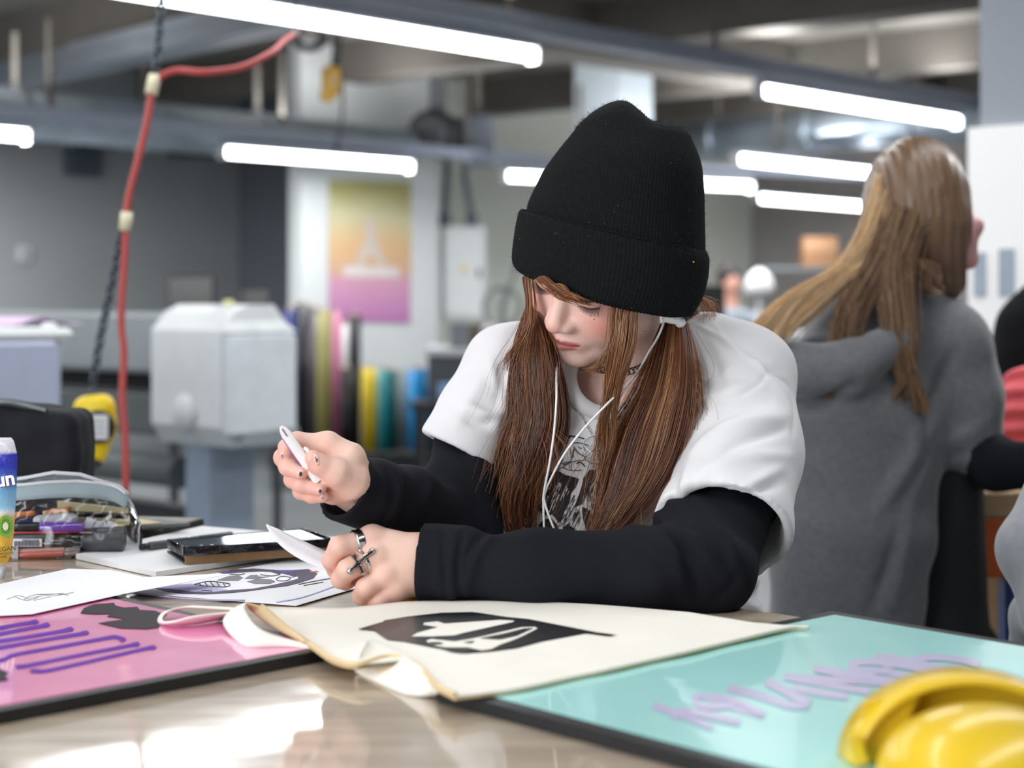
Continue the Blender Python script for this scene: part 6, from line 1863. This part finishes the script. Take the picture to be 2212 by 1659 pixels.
# ---- choker, necklace, pendant
m_chk = M('choker_black', (26, 22, 24), .5)
line_ = curve_pts([(1292, 797), (1305, 800), (1325, 803), (1348, 804), (1372, 799), (1400, 786)], 130)
pts = []
for k, (x, y) in enumerate(line_):
    a = k * .62
    pts.append(hit(x + 8 * math.cos(a), y + 7 * math.sin(a), [t_head], .0012, 1.99))
part('choker', MB().tube(pts, .00055, 5), m_chk, person, 'black looped tattoo-style choker')
m_sil = M('silver', (206, 206, 208), .28, metal=1)
nl = curve_pts([(1252, 795), (1246, 830), (1248, 870), (1257, 900), (1270, 925), (1280, 942)], 80)
nk3 = np.array([hit(x, y, TR, .003, 1.96) for x, y in nl]); 
seg = np.linalg.norm(np.diff(nk3, axis=0), axis=1); s_ = np.concatenate([[0], np.cumsum(seg)])
mb = MB(); nn_ = int(s_[-1] / .0034)
for k in range(nn_):
    q = np.array([np.interp(k * .0034, s_, nk3[:, i]) for i in range(3)]); q2 = np.array([np.interp(k * .0034 + .003, s_, nk3[:, i]) for i in range(3)])
    d = nrm(q2 - q); a = nrm(np.cross(d, [0, 1., 0.3])); b = np.cross(d, a)
    if k % 2: a, b = b, a
    mb.tube([q + .0024 * math.cos(t) * d + .0013 * math.sin(t) * a for t in np.arange(8) * .7854], .00035, 4, closed=True)
nkl = part('necklace', mb, m_sil, person, 'thin silver chain necklace'); nkl['kind'] = 'stuff'
pcn = (1284, 972)
star = [hit(pcn[0] + 24 * math.sin(k * 2.5133), pcn[1] - 28 * math.cos(k * 2.5133), TR, .005, 1.95) for k in range(5)]
mb = MB().tube(star, .0007, 5, closed=True)
mb.tube([hit(pcn[0] + 26 * math.sin(k * .3307), pcn[1] - 30 * math.cos(k * .3307), TR, .005, 1.95) for k in range(19)], .0006, 5, closed=True)
mb.tube([nk3[-1], (nk3[-1] + star[0]) / 2 + np.array([.002, 0, 0]), star[0]], .0007, 5)
part('pendant', mb, m_sil, nkl, 'silver openwork star pendant')

# ---- nails and rings
m_nail = M('nail_polish', (58, 36, 40), .25, var=.3, scale=260, coat=.6)
m_nailb = M('nail_bare', (244, 200, 192), .25, coat=.4)
def nail(x, y, Z, w, h, ang, tr, mt=m_nail):
    g = []
    for j in range(7):
        row = []
        for i in range(7):
            u_, v_ = -1 + i / 3, -1 + j / 3
            ru, rv = u_ * math.sqrt(1 - v_ * v_ / 2), v_ * math.sqrt(1 - u_ * u_ / 2)
            dx, dy = ru * w * math.cos(ang) - rv * h * math.sin(ang), ru * w * math.sin(ang) + rv * h * math.cos(ang)
            row.append(hit(560 + (x + dx) / 3.687, 880 + (y + dy) / 3.687, tr, .0006, Z))
        g.append(row)
    return solid(MB().grid(np.array(g)).me(), -.0004)
for (x, y, w, h, a) in ((328, 528, 22, 34, .2), (484, 664, 20, 26, .3), (500, 715, 14, 18, .6), (455, 412, 16, 44, -.25), (180, 385, 14, 26, .2)):
    obj('fingernail', nail(x, y, ZR - .02, w * 1.25, h * 1.2, a, [t_hR], m_nailb), m_nailb, person)
    obj('chipped_polish', nail(x + 2, y + 4, ZR - .021, w * .7, h * .62, a, [t_hR], m_nail), m_nail, person)
def ring_on(pts, f, rad, wid, thick, mat, name, seg=0):
    a, b = pts[seg], pts[seg + 1]; c = a + (b - a) * f; d = nrm(b - a); x, y, _ = frame_of(d)
    g = []
    for t in np.arange(36) * 2 * math.pi / 36:
        o = x * math.cos(t) + y * math.sin(t)
        g.append([c + o * rad - d * wid, c + o * (rad + thick) - d * wid * .7, c + o * (rad + thick * .5), c + o * (rad + thick) + d * wid * .7, c + o * rad + d * wid])
    Vr, Qr = closed_grid(np.array(g).transpose(1, 0, 2)[:, :, :])
    return obj(name, mesh_np(name, Vr, Qr), mat, person)
ring_on(L_['index'][0], .46, .0126, .0045, .0014, m_sil, 'band_ring')
ring_on(L_['middle'][0], .45, .0124, .0018, .0010, m_sil, 'cross_ring')
# cross on the ring
cx_pts = {'c': (787, 1245)}
cz = lambda x, y, o_: hit(560 + x / 3.687, 880 + y / 3.687, [t_hL], o_, ZL - .02)
arms = [[(787, 1245), (840, 1195), (900, 1145)], [(787, 1245), (755, 1275), (722, 1305)], [(787, 1245), (770, 1215), (757, 1185)], [(787, 1245), (806, 1278), (825, 1312)]]
mb = MB(); mk_ = MB()
for arm in arms:
    pp = [cz(x, y, .0030) for x, y in arm]
    mb.tube(pp, [.0024, .0018, .0030], 8); e = pp[-1]
    mb.lathe(e + np.array([0, .0012, 0]), [(.0036, 0), (.003, .0022), (.001, .003)], 8, axis=np.array([0, -1., 0]))
    mk_.tube([cz(x, y, .0052) for x, y in arm], [.0013, .0010, .0015], 6)
crs = part('cross_charm', mb, m_sil, person, 'silver cross with black inlay on the ring')
part('inlay', mk_, M('inlay_black', (18, 18, 22), .3), crs)

# ---- knife held in the raised hand, sticker sheet in the other
ka, kb = o3(172, 150, 1.722), o3(472, 592, 1.722)
kd = nrm(kb - ka); ks = nrm(np.cross(kd, np.array([0, 1., 0]))); kn_ = np.cross(kd, ks)
L = np.linalg.norm(kb - ka)
kf = thing('craft_knife', 'slim white craft knife held in the raised hand', 'knife', (ka + kb) / 2)
m_kw = M('knife_white', (238, 238, 238), .3)
prof = [(-.0002, .0014), (.004, .0042), (.010, .0056), (.4 * L, .0056), (L, .005)]
g = []
for t, w in prof:
    c = ka + kd * t
    g.append([c + ks * w * math.cos(a) * 1.0 + kn_ * .0026 * math.sin(a) for a in np.arange(12) * math.pi / 6])
Vk, Qk = closed_grid(np.array(g))
obj('handle', mesh_np('handle', Vk, Qk), m_kw, kf)
for k in range(7):
    c = ka + kd * (.016 + .0022 * k)
    part('grip_rib', MB().box(c - kn_ * .0024 * np.sign(kn_[1]) * -1, (.0007, .0072, .0012), (kd, ks, kn_)), M('knife_rib_grey', (206, 206, 208), .4), kf)  # grip ribs in a slightly darker grey
part('blade_slot', MB().box(ka + kd * .0075 + np.array([0, -.0028, 0]), (.009, .0014, .0008), (kd, ks, kn_)), M('knife_slot', (120, 112, 128), .4), kf)
part('clip', MB().tube([ka + kd * (.46 * L) + ks * .0068 * np.sign(ks[0]), ka + kd * (.5 * L) + ks * .0086 * np.sign(ks[0]), ka + kd * (.74 * L) + ks * .0072 * np.sign(ks[0])], [.0016, .0022, .0018], 8), m_kw, kf)
part('edge_strip', MB().box(ka + kd * (.42 * L) - ks * .0056 * np.sign(ks[0]), (.5 * L, .0008, .0018), (kd, ks, kn_)), M('knife_purple', (122, 92, 176), .3), kf)
ss = thing('sticker_sheet', 'curled white sticker sheet pinched in the resting hand', 'sheet', P(660, 1190, 1.78))
ue = curve_pts([P(575, 1133, 1.80), P(600, 1142, 1.80), P(650, 1166, 1.795), P(712, 1194, 1.785), P(770, 1222, 1.775), P(800, 1245, 1.77)], 24)
le = curve_pts([P(575, 1136, 1.80), P(586, 1155, 1.79), P(612, 1184, 1.78), P(660, 1214, 1.772), P(735, 1243, 1.765), P(790, 1262, 1.762)], 24)
g = np.array([ue, ue * .66 + le * .34 + np.array([0, .003, .001]), ue * .33 + le * .67 + np.array([0, .003, .001]), le])
obj('sheet', solid(MB().grid(g).me(), .0003), M('sticker_white', (240, 240, 246), .6), ss)
# ------------------------------------------------------------------ person with long fair hair at the bench behind
Z2 = 2.95
bp = thing('person', 'person with long fair hair in a grey hoodie, back turned, leaning on the far bench', 'person', (P(1840, 1400, Z2)[0], Z2, 0))
m_hood = M('hoodie_grey', (104, 107, 112), .9, var=.12, scale=90, bump=.15, bscale=400, sheen=.3)
SB, EB = P(2045, 745, Z2 - .02), P(2092, 955, Z2 - .02)
def hood_sdf(p):
    d = s_ecap(p, P(1935, 720, Z2), P(1850, 900, Z2 - .03), (1, .2, 0), (.13, .085), (.16, .11))
    d = smin(d, s_ecap(p, P(1850, 900, Z2 - .03), P(1840, 1150, Z2 - .03), (1, .2, 0), (.152, .11), (.138, .115)), .03)
    d = smin(d, s_ecap(p, P(1840, 1150, Z2 - .03), P(1825, 1345, Z2 - .03), (1, .2, 0), (.138, .115), (.135, .115)), .03)
    d = smin(d, s_chain(p, [P(1960, 690, Z2), SB, P(2085, 850, Z2 - .02), EB], [.075, .070, .058, .058], .03), .03)
    d = smin(d, s_cap(p, P(1700, 830, Z2 + .02), P(1720, 940, Z2 - .02), .06), .03)
    # hood lying on the shoulders
    d = smin(d, s_chain(p, [P(1680, 780, Z2 - .08), P(1740, 808, Z2 - .12), P(1830, 800, Z2 - .135), P(1940, 735, Z2 - .11)], [.034, .042, .044, .032], .02), .006)
    d += .002 * snoise(p, 22, 50) + .0012 * snoise(p, 50, 51)
    return smax(d, (TZ - .27 - p[:, 2]), .01)
Vv, Q = surfnet(hood_sdf, [.36, Z2 - .30, .60], [.95, Z2 + .26, 1.30], .007)
Vv = relax(Vv, Q, 2)
Vv = creases(Vv, Q, [([(1680, 860), (1760, 880), (1850, 830)], -.016, 14), ([(1660, 760), (1750, 740), (1850, 730)], .010, 16), ([(2010, 900), (1960, 1000), (1900, 1100)], .014, 18), ([(2000, 1000), (1960, 1120), (1930, 1300)], .014, 16),
                     ([(1980, 1060), (1930, 1200), (1880, 1330)], -.012, 16), ([(2060, 760), (2020, 850), (1990, 960)], -.014, 13), ([(2040, 960), (2100, 930), (2140, 900)], .006, 14), ([(2050, 990), (2110, 970), (2150, 950)], -.006, 12)])
hood = obj('hoodie', mesh_np('hoodie', Vv, Q), m_hood, bp, 'grey marl hoodie with its hood down')
# body: head, neck, torso, arms in one surface
HC = P(1990, 452, 2.98)
def bbody(p):
    d = s_ell(p, HC, (.072, .095, .105))
    d = smin(d, s_ell(p, HC + np.array([.052, -.005, -.045]), (.045, .05, .06)), .02)
    d = smin(d, s_ell(p, HC + np.array([.094, -.02, -.03]), (.012, .012, .015)), .01)
    d = smin(d, s_ell(p, HC + np.array([.078, -.01, -.088]), (.02, .022, .018)), .015)
    d = smin(d, s_cap(p, HC - UP * .05, P(1945, 720, Z2), .05, .06), .02)
    d = smin(d, s_chain(p, [P(1935, 740, Z2), P(1850, 950, Z2), P(1830, 1330, Z2)], [.075, .09, .1], .03), .03)
    d = smin(d, s_chain(p, [P(1950, 740, Z2), SB, EB, P(2150, 1000, Z2 - .05), P(2260, 1007, Z2 - .1), P(2330, 1010, Z2 - .12)], [.05, .045, .036, .026, .024, .024], .02), .02)
    w = P(2340, 1010, Z2 - .12)
    for k in range(4):
        b = w + np.array([.075, -.024 + .017 * k, -.004]); L_n = (.062, .07, .066, .052)[k]
        d = smin(d, s_cap(p, w, b, .020, .0105), .01); d = smin(d, s_chain(p, [b, b + np.array([L_n * .5, .002, .006]), b + np.array([L_n, .002, -.008])], [.0095, .0085, .007], .004), .003)
    return smin(d, s_chain(p, [w + np.array([.015, -.012, 0]), w + np.array([.05, -.045, -.004]), w + np.array([.075, -.056, -.010])], [.014, .010, .008], .004), .006)
Vv, Q = surfnet(bbody, [.38, Z2 - .26, .68], [1.2, Z2 + .2, 1.56], .006)
me = mesh_np('body', relax(Vv, Q, 2), Q)
set_col(me, np.tile(lin((226, 172, 176)), (len(me.vertices), 1)))
obj('body', me, m_skin, bp)
def bsleeve(p):
    d = s_chain(p, [EB, P(2150, 1000, Z2 - .05), P(2250, 1005, Z2 - .1), P(2345, 1010, Z2 - .12)], [.05, .044, .04, .04], .02)
    return d + .003 * snoise(p, 40, 61)
Vv, Q = surfnet(bsleeve, [.68, Z2 - .22, .86], [1.08, Z2 + .06, 1.06], .006)
obj('sleeve', mesh_np('sleeve', relax(Vv, Q, 1), Q), m_slv, bp, 'black sleeve below the pushed-up grey one')
def btrous(p):
    d = s_ecap(p, P(2030, 1010, Z2 + .03), P(2030, 1380, Z2 + .03), (1, .2, 0), (.072, .08), (.085, .08))
    d = smin(d, s_chain(p, [P(2020, 1380, Z2 + .03), np.array([.66, Z2 + .02, .40]), np.array([.64, Z2 + .04, .03])], [.08, .06, .045], .03), .03)
    d = smin(d, s_chain(p, [P(1840, 1330, Z2), np.array([.55, Z2, .40]), np.array([.55, Z2 + .02, .03])], [.1, .06, .045], .03), .03)
    return d
Vv, Q = surfnet(btrous, [.42, Z2 - .16, .0], [.86, Z2 + .18, 1.03], .008)
Vv[:, 2] = np.maximum(Vv[:, 2], .001)
obj('trousers', mesh_np('trousers', relax(Vv, Q, 1), Q), M('trouser_jet', (16, 17, 21), .8, var=.1), bp, 'black trousers and coat front')
# hair: cap over the skull, then long locks
def hcap(p):
    d = s_ell(p, HC + np.array([-.008, .0, .012]), (.090, .112, .116))
    d = smin(d, s_cap(p, HC + np.array([-.03, -.03, -.02]), HC + np.array([-.035, -.02, -.13]), .075, .055), .03)
    d = smin(d, s_cap(p, HC + np.array([.02, -.055, -.03]), HC + np.array([.03, -.05, -.125]), .05, .035), .03)
    d = smax(d, -s_ell(p, HC + np.array([.105, .03, -.07]), (.05, .09, .085)), .02)
    return d + .0015 * np.sin(p[:, 0] * 420 + p[:, 2] * 40) + .0015 * snoise(p * np.array([1, 1, .2]), 60, 70)
Vv, Q = surfnet(hcap, HC - np.array([.14, .15, .22]), HC + np.array([.13, .15, .15]), .005)
Vv = relax(Vv, Q, 1)
C = np.tile(lin((104, 80, 62)), (len(Vv), 1))
px = proj(Vv)
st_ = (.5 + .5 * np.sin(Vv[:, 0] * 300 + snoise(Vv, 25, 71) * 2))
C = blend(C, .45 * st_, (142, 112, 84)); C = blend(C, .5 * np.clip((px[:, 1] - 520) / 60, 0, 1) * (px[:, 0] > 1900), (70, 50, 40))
me = mesh_np('hair_cap', Vv, Q); set_col(me, C)
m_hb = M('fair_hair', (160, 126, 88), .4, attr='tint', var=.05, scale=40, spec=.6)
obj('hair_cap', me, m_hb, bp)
bl = lambda d, m, l, s: (lambda u, v, r: hair_col(u, v, r, d, m, l, s))
gold = bl((200, 160, 112), (244, 212, 164), (252, 234, 204), 2); brn = bl((98, 72, 54), (152, 118, 86), (198, 162, 122), 3)
for k, (path, n, cf) in enumerate((
    ([(1955, 370, 2.93, 110), (1925, 440, 2.895, 90), (1885, 520, 2.878, 80), (1820, 580, 2.86, 66), (1750, 620, 2.83, 60), (1680, 680, 2.81, 60), (1640, 740, 2.80, 60), (1630, 800, 2.80, 30)], 900, gold),
    ([(1950, 380, 2.92, 90), (1920, 460, 2.89, 70), (1870, 560, 2.87, 60), (1790, 620, 2.84, 50), (1720, 680, 2.82, 60), (1680, 740, 2.81, 50)], 500, gold),
    ([(1970, 370, 2.92, 100), (1940, 450, 2.885, 80), (1895, 560, 2.86, 70), (1850, 640, 2.83, 60), (1825, 720, 2.82, 50), (1838, 770, 2.82, 44), (1860, 800, 2.82, 34), (1815, 840, 2.82, 16), (1800, 856, 2.82, 8)], 520, brn),
    ([(1985, 370, 2.92, 100), (1965, 450, 2.88, 80), (1930, 570, 2.85, 70), (1935, 660, 2.83, 56), (1940, 740, 2.82, 50), (1960, 790, 2.82, 44), (1980, 830, 2.82, 30), (1990, 890, 2.82, 10)], 520, brn),
    ([(1985, 400, 2.90, 90), (1950, 560, 2.85, 70), (1955, 700, 2.82, 50), (1950, 790, 2.82, 44), (1965, 830, 2.82, 30), (1925, 870, 2.82, 10)], 300, brn),
    ([(1990, 560, 2.86, 60), (2010, 600, 2.86, 40), (2015, 640, 2.86, 14)], 120, brn))):
    S, R, C = lock(path, n, cf, .012, 18, .0006, seed=80 + k, wav=.006, frizz=.003)
    obj('hair_lock', tubes_mesh('hair_lock', S, R, C), m_hb, bp).__setitem__('kind', 'stuff')

# ---- bench behind, right
m_or2 = M('bench_beam_orange', (204, 96, 24), .45, var=.06); m_bl = M('bench_leg_blue', (22, 56, 118), .45)
m_ply = M('bench_plywood', (176, 150, 116), .7, var=.14, scale=6, stretch=(1, 1, 14))
q0 = P(2105, 1085, 3.05)
bz = P(2105, 1062, 3.05)[2]
bn2 = thing('storage_bench', 'bench of thick ply on orange beam and blue perforated legs', 'bench', (q0[0] + .5, 3.3, 0))
part('benchtop', MB().box(np.array([q0[0] + .62, 3.35, bz - .022]), (1.3, .64, .044), None, .003), m_ply, bn2)
part('beam', MB().box(np.array([q0[0] + .62, 3.05, bz - .098]), (1.28, .04, .105), None, .004), m_or2, bn2)
part('beam', MB().box(np.array([q0[0] + .62, 3.63, bz - .098]), (1.28, .04, .105), None, .004), m_or2, bn2)
lx = P(2188, 1300, 3.05)[0]
for x, y in ((lx, 3.05), (lx, 3.63), (lx + 1.05, 3.05), (lx + 1.05, 3.63)):
    lg = part('leg', MB().box(np.array([x, y, (bz - .15) / 2]), (.04, .05, bz - .15), None, .003), m_bl, bn2)
    for k in range(9):
        part('slot_hole', MB().lathe(np.array([x - .0, y - .026, bz - .2 - k * .05]), [(.008, 0), (.008, .002)], 10, axis=np.array([0, -1., 0])), M('slot_dark', (120, 132, 150), .5), lg)
part('brace', MB().tube([P(2098, 1320, 3.4), P(2150, 1400, 3.4), P(2210, 1500, 3.4)], .016, 8), M('brace_green', (36, 48, 46), .5), bn2)
qs = P(2140, 1330, 3.75)
sk_ = thing('paper_sack', 'crumpled tan sack under the far bench', 'sack', (qs[0], qs[1], 0))
def sack(p):
    return s_ell(p, np.array([qs[0], qs[1], .40]), (.13, .12, .40)) + .012 * snoise(p, 12, 90) + .006 * snoise(p, 30, 91)
Vv, Q = surfnet(sack, [qs[0] - .2, qs[1] - .2, -.02], [qs[0] + .2, qs[1] + .2, .9], .014)
Vv[:, 2] = np.maximum(Vv[:, 2], .002)
obj('sack', mesh_np('sack', Vv, Q), M('sack_tan', (186, 156, 116), .8, var=.1), sk_)
part('tie', MB().tube([np.array([qs[0] + .05 * math.cos(k * .5236), qs[1] + .05 * math.sin(k * .5236), .79]) for k in range(12)], .008, 6, closed=True), M('tie_white', (214, 210, 206), .7), sk_)

# ---- people cut by the right edge
def blob_person(label, loc, pieces):
    t = thing('person', label, 'person', loc)
    for nm, fn, lo, hi, h, mt in pieces:
        Vv, Q = surfnet(fn, lo, hi, h); obj(nm, mesh_np(nm, relax(Vv, Q, 2), Q), mt, t)
    return t
m_jet = M('jumper_black', (12, 13, 16), .85, var=.15, scale=20, spec=.15); m_coral = M('cloth_coral', (238, 104, 112), .85, var=.06, bump=.2, bscale=60)
zb3 = 3.9
sh3 = P(2290, 830, zb3)
def jumper(p):
    d = s_chain(p, [P(2330, 640, zb3), P(2262, 740, zb3), P(2232, 900, zb3 - .03)], [.10, .115, .075], .04)
    d = smin(d, s_ecap(p, P(2400, 680, zb3), P(2400, 1200, zb3), (1, 0, 0), (.17, .11), (.17, .12)), .04)
    return d + .003 * snoise(p, 24, 95)
def body3(p):
    d = s_chain(p, [P(2400, 700, zb3), P(2400, 1240, zb3)], [.09, .06], .02)
    for s in (-1, 1): d = smin(d, s_chain(p, [P(2400, 1240, zb3), np.array([1.40 + .09 * s, zb3, .4]), np.array([1.40 + .1 * s, zb3, .05])], [.06, .05, .04], .03), .02)
    d = smin(d, s_cap(p, P(2400, 640, zb3), P(2400, 500, zb3), .05), .02); d = smin(d, s_ell(p, P(2395, 400, zb3), (.08, .1, .12)), .02)
    return d
m_sk2 = M('skin_far', (214, 160, 142), .5)
def hair3(p):
    d = s_ell(p, P(2395, 390, zb3) + np.array([0, .01, .02]), (.092, .112, .128)); return smax(d, -s_ell(p, P(2395, 430, zb3) + np.array([0, -.12, -.02]), (.075, .07, .11)), .01)
def trous3(p):
    d = s_ell(p, np.array([P(2400, 1240, zb3)[0], zb3, .64]), (.17, .125, .14))
    for s in (-1, 1): d = smin(d, s_chain(p, [np.array([P(2400, 1240, zb3)[0] + .08 * s, zb3, .62]), np.array([1.40 + .09 * s, zb3, .38]), np.array([1.40 + .1 * s, zb3, .04])], [.10, .085, .065], .03), .03)
    return smax(d, .004 - p[:, 2], .004)
blob_person('person in a black jumper cut off by the right edge behind the coral cloth', (sh3[0] + .1, zb3, 0), (
    ('body', body3, [1.1, zb3 - .2, .0], [1.6, zb3 + .2, 1.65], .014, m_sk2), ('jumper', jumper, [1.0, zb3 - .25, .6], [1.6, zb3 + .25, 1.4], .01, m_jet),
    ('hair', hair3, [1.15, zb3 - .2, 1.3], [1.6, zb3 + .25, 1.75], .012, M('hair_dark_brown', (58, 42, 34), .6)),
    ('trousers', trous3, [1.15, zb3 - .2, .0], [1.7, zb3 + .25, .85], .014, M('trouser_navy', (34, 38, 52), .8))))
qc = P(2215, 905, 3.3)
cc3 = thing('coral_cloth', 'coral pink bundled cloth on the far bench at the right edge', 'cloth', (qc[0], qc[1], bz))
def coral(p):
    d = s_ell(p, np.array([qc[0] + .04, qc[1], bz + .10]), (.105, .13, .125)) + .007 * np.sin(p[:, 2] * 170 + 3 * snoise(p, 10, 97)) + .004 * snoise(p, 30, 98)
    return smax(d, bz + .001 - p[:, 2], .006)
Vv, Q = surfnet(coral, [qc[0] - .12, qc[1] - .18, bz - .02], [qc[0] + .2, qc[1] + .18, bz + .28], .006)
obj('cloth', mesh_np('cloth', relax(Vv, Q, 1), Q), m_coral, cc3)
zg = 2.15
def gsleeve(p):
    d = s_chain(p, [P(2460, 800, zg + .1), P(2350, 980, zg + .1), P(2232, 1185, zg), P(2275, 1330, zg - .05), P(2236, 1330, zg + .05), P(2246, 1500, zg + .1)], [.06, .055, .042, .035, .03, .05], .02)
    return d + .0015 * snoise(p, 30, 99)
def gbody(p):
    d = s_chain(p, [P(2560, 700, zg + .1), P(2560, 1200, zg + .1), np.array([.9, zg + .1, .55]), np.array([.88, zg - .05, .05])], [.1, .1, .09, .05], .03)
    d = smin(d, s_chain(p, [P(2540, 720, zg + .1), P(2385, 980, zg + .1), P(2222, 1185, zg), P(2290, 1330, zg - .05)], [.05, .038, .03, .026], .02), .02)
    d = smin(d, s_ell(p, P(2560, 480, zg + .1), (.08, .1, .12)), .02); d = smin(d, s_sph(p, P(2560, 480, zg + .1) + np.array([-.05, -.09, -.02]), .018), .01); d = smin(d, s_cap(p, P(2560, 560, zg + .1), P(2560, 700, zg + .1), .05), .02)
    return d
def ghair(p):
    d = s_ell(p, P(2560, 470, zg + .1) + np.array([.01, .01, .02]), (.092, .112, .13)); return smax(d, -s_ell(p, P(2560, 480, zg + .1) + np.array([-.06, -.11, -.02]), (.075, .07, .11)), .01)
def gtrous(p):
    return s_chain(p, [P(2560, 1200, zg + .1) - UP * .02, np.array([.9, zg + .1, .55]), np.array([.88, zg - .05, .06])], [.125, .115, .08], .03)
def gtop(p):
    return s_ecap(p, P(2560, 720, zg + .1), P(2560, 1320, zg + .1), (1, 0, 0), (.15, .12), (.14, .125)) + .002 * snoise(p, 25, 100)
m_gs = M('sweater_grey', (140, 144, 150), .9, var=.08, scale=80, sheen=.3)
blob_person('person in a light grey sweater, only the bent elbow showing at the right edge', (.8, zg, 0), (
    ('body', gbody, [.56, zg - .25, .0], [1.1, zg + .3, 1.5], .012, m_sk2), ('sleeve', gsleeve, [.55, zg - .15, .68], [.9, zg + .25, 1.22], .007, m_gs), ('hair', ghair, [.7, zg - .1, 1.15], [1.1, zg + .3, 1.55], .012, M('hair_dark_brown', (58, 42, 34), .6)), ('trousers', gtrous, [.7, zg - .25, .0], [1.15, zg + .3, 1.0], .014, M('trouser_navy', (34, 38, 52), .8)), ('sweater', gtop, [.55, zg - .1, .75], [1.1, zg + .3, 1.3], .012, m_gs)))

# ---- distant man, screen, white things
zm = 13.0
mh = P(1577, 606, zm)
def mbody(p):
    d = s_ell(p, mh + np.array([0, 0, -.02]), (.075, .095, .115))
    d = smin(d, s_cap(p, mh - UP * .08, mh - UP * .22, .055, .07), .02)
    d = smin(d, s_ell(p, mh + np.array([.05, -.06, -.05]), (.018, .02, .03)), .02)
    sh = mh - UP * .30
    for s in (-1, 1): d = smin(d, s_chain(p, [sh, sh + np.array([.19 * s, 0, -.02]), sh + np.array([.22 * s, -.05, -.28]), sh + np.array([.12 * s, -.28, -.34])], [.07, .055, .045, .04], .02), .03)
    d = smin(d, s_ecap(p, sh, sh - UP * .45, (1, 0, 0), (.14, .09), (.13, .1)), .03)
    for s in (-1, 1): d = smin(d, s_chain(p, [sh + np.array([.09 * s, 0, -.5]), np.array([mh[0] + .1 * s, zm, .5]), np.array([mh[0] + .11 * s, zm, .03])], [.1, .07, .05], .03), .04)
    return d
def mshirt(p):
    sh = mh - UP * .30
    d = s_ecap(p, sh, sh - UP * .47, (1, 0, 0), (.165, .115), (.155, .12))
    for s in (-1, 1): d = smin(d, s_chain(p, [sh, sh + np.array([.19 * s, 0, -.02]), sh + np.array([.22 * s, -.04, -.2])], [.085, .075, .065], .02), .03)
    return d
def mtrous(p):
    sh = mh - UP * .30; d = s_ell(p, sh - UP * .47, (.165, .125, .10))
    for s in (-1, 1): d = smin(d, s_chain(p, [sh + np.array([.085 * s, 0, -.5]), np.array([mh[0] + .1 * s, zm, .5]), np.array([mh[0] + .11 * s, zm, .06])], [.115, .09, .07], .03), .04)
    return d
def mhair(p):
    d = s_ell(p, mh + np.array([-.01, .015, .03]), (.088, .105, .10)); return smax(d, -(s_ell(p, mh + np.array([.04, -.09, -.07]), (.1, .08, .11))), .01)
lo, hi = mh - np.array([.4, .5, 1.4]), mh + np.array([.4, .3, .2])
blob_person('distant man with short dark hair and grey shirt right of the beanie', (mh[0], zm, 0), (
    ('body', mbody, [lo[0], lo[1], .0], hi, .022, m_sk2), ('shirt', mshirt, lo + np.array([0, 0, .3]), hi, .018, M('shirt_grey_blue', (150, 160, 172), .8)), ('trousers', mtrous, [mh[0] - .3, zm - .25, .0], [mh[0] + .3, zm + .25, .95], .02, M('trouser_navy', (34, 38, 52), .8)), ('hair', mhair, mh - .16, mh + .18, .012, M('hair_black', (40, 32, 30), .6))))
a, b = P(1508, 616, 11.5), P(1566, 690, 11.5); c = (a + b) / 2
mn = thing('desk_screen', 'black screen on a desk right of the beanie, left of the distant man', 'monitor', (c[0], c[1], b[2] - .08))
part('housing', MB().box(c, (b[0] - a[0], .05, a[2] - b[2]), None, .01), m_blk, mn)
part('stand', MB().box(np.array([c[0], c[1] + .03, b[2] - .04]), (.05, .03, .12)), m_blk, mn)
part('foot', MB().box(np.array([c[0], c[1], b[2] - .075]), (.18, .14, .012), None, .004), m_blk, mn)
dz = b[2] - .082
dk = thing('far_desk', 'white far desk behind the white shoulder of the seated person', 'desk', (c[0] + .1, c[1] - .2, 0))
part('top', MB().box(np.array([c[0] + .1, c[1] - .1, dz - .02]), (1.1, .7, .036)), m_cab, dk)
for sx in (-.48, .48): part('leg', MB().box(np.array([c[0] + .1 + sx, c[1] - .1, (dz - .04) / 2]), (.05, .6, dz - .04)), m_cab, dk)
q = P(1544, 690, 11.2); 
wp = thing('paper_stack', 'lilac white paper stack on the far desk', 'paper', (q[0], q[1], dz))
part('stack', MB().box(np.array([q[0], q[1], dz + .035]), (.17, .16, .07), None, .01), M('paper_lilac', (226, 226, 244), .7), wp)
part('top_sheet', MB().box(np.array([q[0] + .005, q[1] - .005, dz + .0725]), (.165, .155, .003)), m_pap, wp)
q = P(1640, 610, 12.6)
wh = thing('white_dome_lamp', 'white dome shaped lamp right of the distant man', 'lamp', q - UP * .1)
part('dome', MB().lathe(q - UP * .08, [(.10, 0), (.11, .04), (.09, .12), (.045, .165), (.01, .18)], 24), m_colw, wh)
part('stem', MB().tube([q - UP * .08, np.array([q[0], q[1], .05])], .02, 8), m_cab, wh)
part('base', MB().lathe(np.array([q[0], q[1], 0.001]), [(.16, 0), (.16, .03), (.03, .05)], 20), m_cab, wh)
q = P(1768, 545, 15.6)
pin = thing('cardboard_box', 'orange brown cardboard box on the concrete far wall shelf', 'box', q)
part('carton', MB().box(q, (.32, .25, .26), None, .006), M('carton_brown', (176, 130, 96), .8), pin)
part('flap', MB().box(q + np.array([0, -.126, .05]), (.3, .004, .1)), M('carton_tape', (196, 152, 116), .7), pin)
part('shelf_board', MB().box(q - UP * .15, (1.2, .4, .03)), m_prg, pin)
